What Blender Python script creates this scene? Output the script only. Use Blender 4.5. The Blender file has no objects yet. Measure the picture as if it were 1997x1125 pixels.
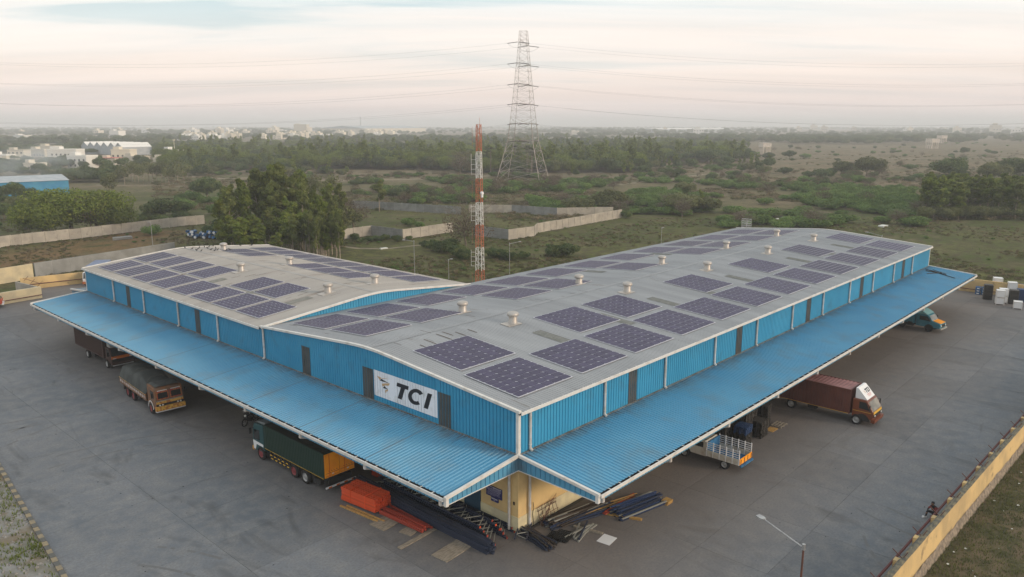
import bpy, math, random
from mathutils import Vector, Matrix, noise
rnd = random.Random(7)
R = math.radians
scene = bpy.context.scene
col = scene.collection

# ------------------------------------------------------------------ camera
# world axes: x runs back-right along the long hall, y runs back-left along the dock front, z up, metres
YAW, PITCH, FPX = 0.74156, -0.20898, 1503.9
CAM = Vector((-31.425, -28.278, 24.0))
FWD = Vector((math.cos(YAW)*math.cos(PITCH), math.sin(YAW)*math.cos(PITCH), math.sin(PITCH)))
RGT = Vector((math.sin(YAW), -math.cos(YAW), 0))
UPV = RGT.cross(FWD)
cam = bpy.data.cameras.new('camera'); cam_o = bpy.data.objects.new('camera', cam); col.objects.link(cam_o)
cam.sensor_width = 36; cam.lens = 36*FPX/1997; cam.clip_start = 0.5; cam.clip_end = 40000
cam_o.matrix_world = Matrix(((RGT.x, UPV.x, -FWD.x, CAM.x), (RGT.y, UPV.y, -FWD.y, CAM.y), (RGT.z, UPV.z, -FWD.z, CAM.z), (0, 0, 0, 1)))
scene.camera = cam_o

# ------------------------------------------------------------------ world, sun, exposure
SUN_AZ = Vector((0.36, -0.93))          # direction towards the sun on the ground plane
SUN_EL = R(17)
world = bpy.data.worlds.new('World'); scene.world = world; world.use_nodes = True
wt = world.node_tree; wn = wt.nodes; wl = wt.links; wn.clear()
def WN(t, **k):
    n = wn.new(t)
    for a, b in k.items(): setattr(n, a, b)
    return n
out = WN('ShaderNodeOutputWorld')
sky = WN('ShaderNodeTexSky', sky_type='NISHITA', sun_disc=False)
sky.sun_elevation = SUN_EL; sky.sun_rotation = math.atan2(SUN_AZ.x, SUN_AZ.y); sky.altitude = 50; sky.dust_density = 3.0; sky.air_density = 1.2
bg1 = WN('ShaderNodeBackground'); bg1.inputs[1].default_value = 0.09; wl.new(sky.outputs[0], bg1.inputs[0])
tc = WN('ShaderNodeTexCoord'); sep = WN('ShaderNodeSeparateXYZ'); wl.new(tc.outputs['Generated'], sep.inputs[0])
def WM(op, a, b=None, clamp=False):
    n = WN('ShaderNodeMath', operation=op, use_clamp=clamp)
    for i, v in enumerate((a, b)):
        if v is None: continue
        if isinstance(v, (int, float)): n.inputs[i].default_value = v
        else: wl.new(v, n.inputs[i])
    return n.outputs[0]
zc = WM('ADD', WM('ABSOLUTE', sep.outputs[2]), 0.10)
px = WM('DIVIDE', sep.outputs[0], zc); py = WM('DIVIDE', sep.outputs[1], zc)
# rotate into along-view / across-view so the streaks lie across the view
ca, sa = math.cos(YAW), math.sin(YAW)
al = WM('ADD', WM('MULTIPLY', px, ca), WM('MULTIPLY', py, sa)); ac = WM('SUBTRACT', WM('MULTIPLY', px, sa), WM('MULTIPLY', py, ca))
cmb = WN('ShaderNodeCombineXYZ'); wl.new(WM('MULTIPLY', al, 1.15), cmb.inputs[0]); wl.new(WM('MULTIPLY', ac, 0.30), cmb.inputs[1])
n1 = WN('ShaderNodeTexNoise'); n1.inputs['Scale'].default_value = 1.0; n1.inputs['Detail'].default_value = 7; n1.inputs['Roughness'].default_value = 0.55; n1.inputs['Distortion'].default_value = 0.5
wl.new(cmb.outputs[0], n1.inputs['Vector'])
r1 = WN('ShaderNodeValToRGB'); wl.new(n1.outputs[0], r1.inputs[0])
r1.color_ramp.elements[0].position = 0.38; r1.color_ramp.elements[0].color = (0.46, 0.60, 0.64, 1)
r1.color_ramp.elements[1].position = 0.62; r1.color_ramp.elements[1].color = (0.87, 0.815, 0.77, 1)
e = r1.color_ramp.elements.new(0.48); e.color = (0.735, 0.755, 0.745, 1)
# towards the horizon the cloud goes pinkish, then a pale blue-grey murk
r2 = WN('ShaderNodeValToRGB'); wl.new(sep.outputs[2], r2.inputs[0])
els = r2.color_ramp.elements; els[0].position = 0.0; els[0].color = (0.66, 0.61, 0.61, 1); els[1].position = 0.40; els[1].color = (0.78, 0.80, 0.80, 1)
for p, c in ((0.022, (0.78, 0.64, 0.60, 1)), (0.06, (0.84, 0.68, 0.60, 1)), (0.13, (0.88, 0.765, 0.70, 1))):
    e = els.new(p); e.color = c
mx = WN('ShaderNodeMixRGB', blend_type='MIX'); wl.new(WM('MULTIPLY', sep.outputs[2], 6.0, True), mx.inputs[0])
wl.new(r2.outputs[0], mx.inputs[1]); wl.new(r1.outputs[0], mx.inputs[2])
n2 = WN('ShaderNodeTexNoise'); n2.inputs['Scale'].default_value = 1.6; n2.inputs['Detail'].default_value = 5
cm2 = WN('ShaderNodeCombineXYZ'); wl.new(WM('MULTIPLY', al, 0.9), cm2.inputs[0]); wl.new(WM('MULTIPLY', ac, 0.16), cm2.inputs[1]); wl.new(cm2.outputs[0], n2.inputs['Vector'])
var = WM('ADD', WM('MULTIPLY', n2.outputs[0], 0.36), 0.82)
mv = WN('ShaderNodeMixRGB', blend_type='MULTIPLY'); mv.inputs[0].default_value = 1.0
wl.new(mx.outputs[0], mv.inputs[1]); wl.new(var, mv.inputs[2])
bg2 = WN('ShaderNodeBackground'); wl.new(mv.outputs[0], bg2.inputs[0]); bg2.inputs[1].default_value = 1.12
ms = WN('ShaderNodeMixShader'); ms.inputs[0].default_value = 0.84
wl.new(bg1.outputs[0], ms.inputs[1]); wl.new(bg2.outputs[0], ms.inputs[2]); wl.new(ms.outputs[0], out.inputs[0])

sun = bpy.data.lights.new('sun', 'SUN'); sun.energy = 1.45; sun.angle = R(12); sun.color = (1.0, 0.80, 0.60)
sun_o = bpy.data.objects.new('sun', sun); col.objects.link(sun_o)
sd = Vector((SUN_AZ.x*math.cos(SUN_EL), SUN_AZ.y*math.cos(SUN_EL), math.sin(SUN_EL))).normalized()
sun_o.rotation_euler = sd.to_track_quat('Z', 'Y').to_euler()
vs = scene.view_settings; scene.display_settings.display_device = 'sRGB'
vs.view_transform = 'Standard'; vs.look = 'None'; vs.exposure = 0.36; vs.gamma = 1.0; vs.use_curve_mapping = False
scene.cycles.volume_bounces = 1; scene.cycles.max_bounces = 6; scene.cycles.transparent_max_bounces = 12

# ------------------------------------------------------------------ materials
def mat(name, c, rough=0.7, metal=0.0, c2=None, scale=1.0, stretch=(1, 1, 1), lo=0.4, hi=0.62, bump=0.0, bscale=20.0,
        rand=0.0, detail=5.0, spec=0.4, c3=None, s3=0.2, lo3=0.55, hi3=0.7, coords='pos', trans=0.0):
    m = bpy.data.materials.new(name); m.use_nodes = True
    t = m.node_tree; N = t.nodes; L = t.links; b = N['Principled BSDF']
    b.inputs['Roughness'].default_value = rough; b.inputs['Metallic'].default_value = metal
    b.inputs['Specular IOR Level'].default_value = spec
    b.inputs['Base Color'].default_value = (*c, 1)
    if coords == 'pos':
        g = N.new('ShaderNodeNewGeometry'); src = g.outputs['Position']
    else:
        g = N.new('ShaderNodeTexCoord'); src = g.outputs['Object']
    last = None
    def noise_mix(base, c_to, sc, lo_, hi_, st, det):
        mp = N.new('ShaderNodeMapping'); mp.inputs['Scale'].default_value = st; L.new(src, mp.inputs[0])
        n = N.new('ShaderNodeTexNoise'); n.inputs['Scale'].default_value = sc; n.inputs['Detail'].default_value = det; L.new(mp.outputs[0], n.inputs['Vector'])
        mr = N.new('ShaderNodeMapRange'); mr.inputs[1].default_value = lo_; mr.inputs[2].default_value = hi_; L.new(n.outputs[0], mr.inputs[0])
        x = N.new('ShaderNodeMixRGB'); L.new(mr.outputs[0], x.inputs[0])
        if isinstance(base, tuple): x.inputs[1].default_value = (*base, 1)
        else: L.new(base, x.inputs[1])
        x.inputs[2].default_value = (*c_to, 1)
        return x.outputs[0]
    last = c
    if c2: last = noise_mix(last, c2, scale, lo, hi, stretch, detail)
    if c3: last = noise_mix(last, c3, s3, lo3, hi3, stretch, detail)
    if rand:
        oi = N.new('ShaderNodeObjectInfo'); mr = N.new('ShaderNodeMapRange'); mr.inputs[3].default_value = 1-rand; mr.inputs[4].default_value = 1+rand
        L.new(oi.outputs['Random'], mr.inputs[0])
        x = N.new('ShaderNodeMixRGB'); x.blend_type = 'MULTIPLY'; x.inputs[0].default_value = 1
        if isinstance(last, tuple): x.inputs[1].default_value = (*last, 1)
        else: L.new(last, x.inputs[1])
        L.new(mr.outputs[0], x.inputs[2]); last = x.outputs[0]
    if not isinstance(last, tuple): L.new(last, b.inputs['Base Color'])
    if bump:
        n = N.new('ShaderNodeTexNoise'); n.inputs['Scale'].default_value = bscale; n.inputs['Detail'].default_value = 4; L.new(src, n.inputs['Vector'])
        bp = N.new('ShaderNodeBump'); bp.inputs['Strength'].default_value = bump; bp.inputs['Distance'].default_value = 0.05
        L.new(n.outputs[0], bp.inputs['Height']); L.new(bp.outputs[0], b.inputs['Normal'])
    if trans:
        tr = N.new('ShaderNodeBsdfTranslucent'); mxs = N.new('ShaderNodeMixShader'); mxs.inputs[0].default_value = trans
        if isinstance(last, tuple): tr.inputs[0].default_value = (*last, 1)
        else: L.new(last, tr.inputs[0])
        L.new(b.outputs[0], mxs.inputs[1]); L.new(tr.outputs[0], mxs.inputs[2]); L.new(mxs.outputs[0], N['Material Output'].inputs[0])
    return m

M = {}
M['roof'] = mat('roof_zinc', (0.325, 0.335, 0.350), 0.5, 0.1, c2=(0.275, 0.285, 0.30), scale=0.5, stretch=(1, .15, 1), rand=0.05, c3=(0.20, 0.185, 0.17), s3=1.6, lo3=0.66, hi3=0.78)
M['roof_wing'] = mat('roof_zinc_weathered', (0.345, 0.33, 0.312), 0.55, 0.1, c2=(0.31, 0.295, 0.28), scale=0.5, stretch=(.15, 1, 1), rand=0.06, c3=(0.22, 0.19, 0.165), s3=1.2, lo3=0.60, hi3=0.78)
M['skylight'] = mat('skylight_sheet', (0.20, 0.20, 0.185), 0.5, c2=(0.15, 0.155, 0.14), scale=2)
M['stain'] = mat('roof_rust_dirt', (0.10, 0.08, 0.065), 0.9)
M['blue_wall'] = mat('blue_wall_sheet', (0.034, 0.255, 0.44), 0.45, 0, c2=(0.042, 0.28, 0.47), scale=0.35, rand=0.06, c3=(0.05, 0.20, 0.32), s3=0.8, lo3=0.55, hi3=0.85)
M['blue_canopy'] = mat('blue_canopy_sheet', (0.082, 0.285, 0.455), 0.45, 0, c2=(0.098, 0.31, 0.475), scale=0.25, rand=0.055, c3=(0.125, 0.25, 0.34), s3=0.55, lo3=0.48, hi3=0.80)
def grime(m, reach=1.5):       # dirt washed down the sheets from the foot of the wall above
    t = m.node_tree; N = t.nodes; L = t.links; b = N['Principled BSDF']; old = b.inputs['Base Color'].links[0].from_socket
    g = N.new('ShaderNodeNewGeometry'); sp = N.new('ShaderNodeSeparateXYZ'); L.new(g.outputs['Position'], sp.inputs[0])
    mn = N.new('ShaderNodeMath'); mn.operation = 'MINIMUM'; L.new(sp.outputs[0], mn.inputs[0]); L.new(sp.outputs[1], mn.inputs[1])
    mp = N.new('ShaderNodeMapping'); L.new(g.outputs['Position'], mp.inputs[0]); n = N.new('ShaderNodeTexNoise'); n.inputs['Scale'].default_value = .8; n.inputs['Detail'].default_value = 7; n.inputs['Roughness'].default_value = .65; L.new(mp.outputs[0], n.inputs['Vector'])
    ad = N.new('ShaderNodeMath'); ad.operation = 'MULTIPLY_ADD'; L.new(n.outputs[0], ad.inputs[0]); ad.inputs[1].default_value = 3.0; ad.inputs[2].default_value = -1.9
    su = N.new('ShaderNodeMath'); su.operation = 'ADD'; L.new(mn.outputs[0], su.inputs[0]); L.new(ad.outputs[0], su.inputs[1])
    mr = N.new('ShaderNodeMapRange'); mr.inputs[1].default_value = -reach; mr.inputs[2].default_value = .1; mr.inputs[4].default_value = .78; L.new(su.outputs[0], mr.inputs[0])
    x = N.new('ShaderNodeMixRGB'); L.new(mr.outputs[0], x.inputs[0]); L.new(old, x.inputs[1]); x.inputs[2].default_value = (0.105, 0.115, 0.12, 1); L.new(x.outputs[0], b.inputs['Base Color'])
grime(M['blue_canopy'])
M['white_trim'] = mat('white_trim', (0.66, 0.64, 0.61), 0.5, c2=(0.50, 0.46, 0.41), scale=1.5, lo=0.5, hi=0.75)
M['white_paint'] = mat('white_paint', (0.80, 0.81, 0.86), 0.45, c2=(0.60, 0.60, 0.60), scale=1.5, lo=0.55, hi=0.8)
M['dark'] = mat('dark_void', (0.02, 0.02, 0.022), 0.8)
M['flash'] = mat('dirty_flashing', (0.17, 0.19, 0.20), 0.7, c2=(0.10, 0.09, 0.08), scale=1.2)
M['window_strip'] = mat('smoked_sheet', (0.055, 0.058, 0.055), 0.4, c2=(0.085, 0.075, 0.065), scale=1.0)
M['cream'] = mat('yellow_plaster', (0.70, 0.50, 0.23), 0.85, c2=(0.60, 0.42, 0.20), scale=0.8, bump=.1)
M['plinth'] = mat('pale_plinth', (0.68, 0.60, 0.38), 0.85, c2=(0.52, 0.46, 0.31), scale=0.9)
M['pipe'] = mat('pvc_pipe', (0.60, 0.60, 0.60), 0.45, c2=(0.50, 0.45, 0.40), scale=2)
M['galv'] = mat('galvanised', (0.42, 0.42, 0.42), 0.4, 0.5, c2=(0.32, 0.32, 0.33), scale=3)
M['vent'] = mat('vent_aluminium', (0.44, 0.42, 0.40), 0.45, 0.35, c2=(0.42, 0.38, 0.34), scale=3)
M['cell'] = mat('solar_cell', (0.050, 0.043, 0.092), 0.45, 0, c2=(0.041, 0.036, 0.078), scale=3, rand=0.13, spec=0.2, c3=(0.060, 0.052, 0.105), s3=30, lo3=.5, hi3=.6)
M['frame'] = mat('solar_backing', (0.50, 0.51, 0.56), 0.45, 0.2)
M['concrete'] = None
M['rust'] = mat('rusty_steel', (0.14, 0.055, 0.035), 0.8, c2=(0.09, 0.045, 0.035), scale=4)
M['redpipe'] = mat('red_oxide_pipe', (0.10, 0.028, 0.028), 0.7)
M['yellow_wall'] = mat('ochre_wall', (0.66, 0.47, 0.22), 0.9, c2=(0.48, 0.35, 0.18), scale=0.5, bump=.2, c3=(0.22, 0.16, 0.10), s3=0.9, lo3=.62, hi3=.75)
M['cream_wall'] = mat('cream_compound_wall', (0.62, 0.52, 0.33), 0.9, c2=(0.48, 0.41, 0.28), scale=0.6, bump=.2)
M['rubble'] = mat('rubble_base', (0.30, 0.24, 0.18), 0.95, c2=(0.17, 0.14, 0.11), scale=4, bump=.8, bscale=6)
M['coping'] = mat('rough_coping', (0.085, 0.085, 0.075), 0.95, c2=(0.17, 0.15, 0.10), scale=3, bump=.6, bscale=10)
M['precast'] = mat('precast_panel', (0.42, 0.38, 0.32), 0.9, c2=(0.33, 0.30, 0.26), scale=0.6, rand=.10, c3=(0.24, 0.21, 0.18), s3=1.5, lo3=.6, hi3=.8)
M['precast_grey'] = mat('precast_panel_grey', (0.27, 0.27, 0.26), 0.9, c2=(0.21, 0.21, 0.20), scale=0.6, rand=.10)  # greyer copy puts shade into the enclosure sides' colour; also plain grey concrete
M['tyre'] = mat('tyre_rubber', (0.016, 0.016, 0.016), 0.85)
M['rim'] = mat('grey_rim', (0.33, 0.33, 0.33), 0.5, 0.3)
M['rim_red'] = mat('maroon_rim', (0.20, 0.035, 0.04), 0.6)
M['glass'] = mat('vehicle_glass', (0.02, 0.024, 0.026), 0.08, spec=0.6)
M['glass_pale'] = mat('windscreen_painted_reflection', (0.22, 0.21, 0.18), 0.12, spec=0.7, c2=(0.10, 0.10, 0.09), scale=.9)  # pale reflection put into the base colour of the glass
M['chassis'] = mat('black_chassis', (0.018, 0.018, 0.018), 0.7)
M['lamp_glass'] = mat('headlamp', (0.75, 0.74, 0.70), 0.2)
M['chrome'] = mat('chrome_strip', (0.7, 0.68, 0.62), 0.25, 0.6)
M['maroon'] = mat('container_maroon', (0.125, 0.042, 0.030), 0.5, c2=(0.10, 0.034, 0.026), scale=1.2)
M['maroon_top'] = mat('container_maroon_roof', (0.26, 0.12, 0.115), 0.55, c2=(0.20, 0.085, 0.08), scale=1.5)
M['cab_brown'] = mat('cab_brown', (0.16, 0.045, 0.02), 0.35)
M['brown_dark'] = mat('container_dark_brown', (0.052, 0.024, 0.018), 0.6)
M['orange'] = mat('orange_paint', (0.62, 0.15, 0.02), 0.5)
M['orange_door'] = mat('orange_door', (0.95, 0.37, 0.015), 0.5, c2=(0.88, 0.31, 0.015), scale=1.5)
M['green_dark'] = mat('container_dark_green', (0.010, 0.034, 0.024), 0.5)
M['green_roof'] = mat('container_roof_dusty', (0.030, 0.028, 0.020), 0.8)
M['teal'] = mat('cab_dark_teal', (0.018, 0.075, 0.085), 0.4)
M['stripe_y'] = mat('yellow_marking', (0.62, 0.36, 0.04), 0.6)
M['white'] = mat('plain_white', (0.72, 0.72, 0.73), 0.5)
M['pickup_white'] = mat('pickup_ivory', (0.56, 0.53, 0.46), 0.45, c2=(0.42, 0.35, 0.28), scale=2.0, lo=.5, hi=.7)
M['blue_int'] = mat('blue_bed_paint', (0.03, 0.16, 0.34), 0.6, c2=(0.02, 0.06, 0.12), scale=1.5, lo=.5, hi=.65)
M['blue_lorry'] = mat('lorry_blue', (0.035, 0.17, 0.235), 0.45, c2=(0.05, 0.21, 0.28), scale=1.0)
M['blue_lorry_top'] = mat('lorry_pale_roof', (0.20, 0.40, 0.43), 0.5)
M['tarp'] = mat('grey_tarpaulin', (0.075, 0.083, 0.08), 0.9, c2=(0.045, 0.05, 0.05), scale=0.8, bump=.6, bscale=3)
M['deco'] = mat('painted_lorry_brown', (0.15, 0.085, 0.05), 0.6, c2=(0.24, 0.10, 0.04), scale=3.0, lo=.45, hi=.6)
M['deco_gold'] = mat('painted_lorry_gold', (0.66, 0.38, 0.07), 0.5, c2=(0.42, 0.15, 0.04), scale=6.0, lo=.5, hi=.56)
M['deco_red'] = mat('painted_lorry_red', (0.33, 0.04, 0.03), 0.6, c2=(0.45, 0.18, 0.04), scale=8.0, lo=.5, hi=.55)
M['red_cab'] = mat('red_cab', (0.42, 0.06, 0.025), 0.45)
M['black_plastic'] = mat('black_plastic', (0.040, 0.036, 0.032), 0.6, rand=.35)
M['blue_plastic'] = mat('blue_plastic', (0.02, 0.05, 0.13), 0.6)
M['rack_orange'] = mat('rack_orange', (0.66, 0.085, 0.025), 0.55, rand=.18)
M['rack_red'] = mat('rack_red', (0.34, 0.05, 0.03), 0.6, rand=.15)
M['navy'] = mat('navy_steel', (0.024, 0.032, 0.058), 0.5, rand=.25)
M['navy_bright'] = mat('navy_blue_steel', (0.022, 0.045, 0.12), 0.45, rand=.3)
M['steel_grey'] = mat('grey_steel', (0.26, 0.26, 0.235), 0.5, rand=.2)
M['wood'] = mat('weathered_board', (0.30, 0.26, 0.21), 0.9, c2=(0.20, 0.17, 0.13), scale=3, stretch=(1, 4, 1), bump=.3)
M['wood_y'] = mat('yellow_plywood', (0.46, 0.27, 0.08), 0.85, c2=(0.34, 0.20, 0.07), scale=4)
M['wood_dark'] = mat('dark_timber', (0.055, 0.042, 0.034), 0.9, rand=.4)
M['sign_blue'] = mat('sign_blue', (0.03, 0.03, 0.13), 0.5)
M['ink'] = mat('black_print', (0.012, 0.013, 0.018), 0.6)
M['tan_print'] = mat('tan_print', (0.55, 0.36, 0.20), 0.6)
M['red_print'] = mat('red_print', (0.5, 0.10, 0.08), 0.6)
M['mast_red'] = mat('mast_red', (0.50, 0.16, 0.085), 0.6)
M['mast_white'] = mat('mast_white', (0.72, 0.70, 0.68), 0.5)
M['pylon'] = mat('pylon_steel', (0.36, 0.32, 0.29), 0.6, 0.2)
M['insulator'] = mat('insulator_dark', (0.06, 0.045, 0.045), 0.5)
M['cable'] = mat('cable', (0.16, 0.155, 0.16), 0.6)
M['bark'] = mat('bark', (0.20, 0.165, 0.125), 0.9, c2=(0.11, 0.09, 0.07), scale=3)
M['bark_pale'] = mat('pale_bark', (0.36, 0.30, 0.23), 0.9, c2=(0.24, 0.19, 0.15), scale=3)
def leaf(name, a, b, c):
    return mat(name, a, 0.75, c2=b, scale=0.35, lo=.38, hi=.6, c3=c, s3=1.1, lo3=.5, hi3=.68, rand=.22, spec=.2, trans=.35)
M['leaf_euc'] = leaf('eucalyptus_leaf', (0.155, 0.182, 0.052), (0.105, 0.132, 0.040), (0.215, 0.228, 0.066))
M['leaf_bright'] = leaf('bright_leaf', (0.165, 0.215, 0.036), (0.108, 0.145, 0.030), (0.235, 0.255, 0.050))
M['leaf_dark'] = leaf('dark_leaf', (0.100, 0.142, 0.048), (0.066, 0.100, 0.038), (0.160, 0.182, 0.060))
M['leaf_scrub'] = leaf('scrub_leaf', (0.135, 0.215, 0.055), (0.095, 0.160, 0.044), (0.195, 0.250, 0.068))
M['leaf_olive'] = leaf('olive_leaf', (0.160, 0.175, 0.068), (0.105, 0.120, 0.050), (0.205, 0.200, 0.085))
M['leaf_grass'] = leaf('grass_blade', (0.125, 0.135, 0.046), (0.085, 0.092, 0.034), (0.175, 0.150, 0.070))
M['leaf_straw'] = leaf('straw', (0.22, 0.175, 0.105), (0.15, 0.12, 0.075), (0.26, 0.21, 0.125))
M['leaf_dry'] = leaf('dry_twig', (0.135, 0.100, 0.066), (0.090, 0.070, 0.050), (0.17, 0.13, 0.085))
M['leaf_palm'] = leaf('palm_leaf', (0.109, 0.113, 0.058), (0.072, 0.080, 0.043), (0.145, 0.138, 0.072))
M['house'] = mat('pale_render', (0.66, 0.60, 0.50), 0.85, rand=.18)
M['house_w'] = mat('white_render', (0.74, 0.72, 0.68), 0.8, rand=.08)
M['win_dark'] = mat('dark_window', (0.05, 0.05, 0.055), 0.4)
M['asb'] = mat('asbestos_roof', (0.33, 0.37, 0.40), 0.7, c2=(0.42, 0.44, 0.46), scale=.5)
M['tankc'] = mat('water_tank_concrete', (0.68, 0.60, 0.52), 0.85, c2=(0.55, 0.48, 0.42), scale=.7)
M['tarp_blue'] = mat('blue_grey_tarpaulin', (0.20, 0.24, 0.34), 0.8, c2=(0.15, 0.18, 0.27), scale=1)
M['drum_blue'] = mat('drum_blue', (0.02, 0.10, 0.24), 0.5, rand=.3)
M['skin'] = mat('skin', (0.16, 0.08, 0.05), 0.6)
M['shirt'] = mat('maroon_shirt', (0.16, 0.03, 0.03), 0.85)
M['trousers'] = mat('black_trousers', (0.02, 0.02, 0.024), 0.9)
M['crow'] = mat('crow_feathers', (0.02, 0.02, 0.022), 0.6)
M['kerb_y'] = mat('kerb_yellow', (0.27, 0.215, 0.135), 0.85, c2=(0.21, 0.18, 0.13), scale=4)
M['kerb_k'] = mat('kerb_black', (0.10, 0.10, 0.095), 0.85, c2=(0.10, 0.10, 0.09), scale=4)
M['litter'] = mat('litter_white', (0.62, 0.62, 0.58), 0.7)

# ------------------------------------------------------------------ mesh building
class MB:
    def __init__(s): s.v = []; s.f = []; s.m = []
    def add(s, vs, fs, mi=0):
        o = len(s.v); s.v += [tuple(p) for p in vs]
        s.f += [tuple(i+o for i in f) for f in fs]; s.m += [mi]*len(fs); return s
    def box(s, x0, x1, y0, y1, z0, z1, mi=0):
        vs = [(x0, y0, z0), (x1, y0, z0), (x1, y1, z0), (x0, y1, z0), (x0, y0, z1), (x1, y0, z1), (x1, y1, z1), (x0, y1, z1)]
        return s.add(vs, [(0, 3, 2, 1), (4, 5, 6, 7), (0, 1, 5, 4), (1, 2, 6, 5), (2, 3, 7, 6), (3, 0, 4, 7)], mi)
    def obox(s, p0, p1, w, h, mi=0, up=Vector((0, 0, 1))):
        p0 = Vector(p0); p1 = Vector(p1); d = (p1-p0).normalized()
        if abs(d.dot(up)) > .98: up = Vector((1, 0, 0))
        a = d.cross(up).normalized()*w/2; b = a.cross(d).normalized()*h/2
        vs = [p0-a-b, p0+a-b, p0+a+b, p0-a+b, p1-a-b, p1+a-b, p1+a+b, p1-a+b]
        return s.add(vs, [(0, 1, 2, 3), (7, 6, 5, 4), (0, 4, 5, 1), (1, 5, 6, 2), (2, 6, 7, 3), (3, 7, 4, 0)], mi)
    def tube(s, p0, p1, r, n=6, mi=0, r1=None, caps=True):
        p0 = Vector(p0); p1 = Vector(p1); d = (p1-p0).normalized(); r1 = r if r1 is None else r1
        up = Vector((0, 0, 1)) if abs(d.z) < .95 else Vector((1, 0, 0))
        a = d.cross(up).normalized(); b = d.cross(a)
        vs = [p0+(a*math.cos(t)+b*math.sin(t))*r for t in [2*math.pi*i/n for i in range(n)]] + [p1+(a*math.cos(t)+b*math.sin(t))*r1 for t in [2*math.pi*i/n for i in range(n)]]
        fs = [(i, (i+1) % n, n+(i+1) % n, n+i) for i in range(n)]
        if caps: fs += [tuple(range(n-1, -1, -1)), tuple(range(n, 2*n))]
        return s.add(vs, fs, mi)
    def path(s, pts, r, n=6, mi=0):
        for a, b in zip(pts[:-1], pts[1:]): s.tube(a, b, r, n, mi)
        return s
    def prism(s, poly, a0, a1, axis='y', mi=0):
        n = len(poly); ar = sum(poly[i][0]*poly[(i+1) % n][1]-poly[(i+1) % n][0]*poly[i][1] for i in range(n))
        if (ar > 0) == (axis == 'y'): poly = poly[::-1]
        def P(p, a):
            return {'y': (p[0], a, p[1]), 'x': (a, p[0], p[1]), 'z': (p[0], p[1], a)}[axis]
        vs = [P(p, a0) for p in poly]+[P(p, a1) for p in poly]
        fs = [tuple(range(n-1, -1, -1)), tuple(range(n, 2*n))]+[(i, (i+1) % n, n+(i+1) % n, n+i) for i in range(n)]
        return s.add(vs, fs, mi)
    def lathe(s, prof, n=14, mi=0, c=(0, 0, 0)):
        vs = []; fs = []
        for (r, z) in prof: vs += [(c[0]+r*math.cos(2*math.pi*i/n), c[1]+r*math.sin(2*math.pi*i/n), c[2]+z) for i in range(n)]
        for k in range(len(prof)-1):
            fs += [(k*n+i, k*n+(i+1) % n, (k+1)*n+(i+1) % n, (k+1)*n+i) for i in range(n)]
        fs.append(tuple(range((len(prof)-1)*n, len(prof)*n)))
        return s.add(vs, fs, mi)
    def grid(s, P, nu, nv, mi=0):      # P(i,j) -> point
        o = len(s.v); s.v += [tuple(P(i, j)) for i in range(nu) for j in range(nv)]
        for i in range(nu-1):
            for j in range(nv-1):
                s.f.append((o+i*nv+j, o+(i+1)*nv+j, o+(i+1)*nv+j+1, o+i*nv+j+1)); s.m.append(mi)
        return s
    def mesh(s, name, mats):
        me = bpy.data.meshes.new(name); me.from_pydata(s.v, [], s.f)
        for m in (mats if isinstance(mats, (list, tuple)) else [mats]): me.materials.append(M[m] if isinstance(m, str) else m)
        if any(s.m): me.polygons.foreach_set('material_index', s.m)
        me.update(); return me
    def build(s, name, mats, parent=None, smooth=False, loc=None):
        me = s.mesh(name, mats)
        if smooth: me.polygons.foreach_set('use_smooth', [True]*len(me.polygons))
        return link(name, me, parent, loc)
def link(name, me, parent=None, loc=None, rz=0, scale=None):
    o = bpy.data.objects.new(name, me); col.objects.link(o)
    if parent is not None: o.parent = parent
    if loc is not None: o.location = loc
    if rz: o.rotation_euler.z = rz
    if scale is not None: o.scale = scale if hasattr(scale, '__len__') else (scale,)*3
    return o
def tag(o, label, cat, group=None, kind=None):
    o['label'] = label; o['category'] = cat
    if group: o['group'] = group
    if kind: o['kind'] = kind
    return o
def struct(o): o['kind'] = 'structure'; return o
def stuff(o, label=None, cat=None):
    o['kind'] = 'stuff'
    if label: o['label'] = label
    if cat: o['category'] = cat
    return o
def thing(name, label, cat, loc=(0, 0, 0), rz=0, group=None):
    o = bpy.data.objects.new(name, None); col.objects.link(o); o.location = loc; o.rotation_euler.z = rz; o.empty_display_size = .3
    return tag(o, label, cat, group)
def copy_tree(o, parent=None):
    c = o.copy(); col.objects.link(c); c.parent = parent
    for ch in list(o.children): copy_tree(ch, c)
    return c
def dup(o, loc, rz=None, label=None, group=None):
    c = copy_tree(o); c.location = loc
    if rz is not None: c.rotation_euler.z = rz
    if label: c['label'] = label
    if group: c['group'] = group
    return c
ORD = ['first', 'second', 'third', 'fourth', 'fifth', 'sixth', 'seventh', 'eighth', 'ninth', 'tenth', 'eleventh', 'twelfth', 'thirteenth']
def ground_at(px, py, z=0.0):          # a point of the photograph (1997 px wide) put on the ground
    d = FWD*FPX + RGT*(px-998.5) - UPV*(py-562.5)
    return CAM + d*((z-CAM.z)/d.z)
M['ridge'] = mat('ridge_capping', (0.25, 0.26, 0.275), 0.55, 0.1)

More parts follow.
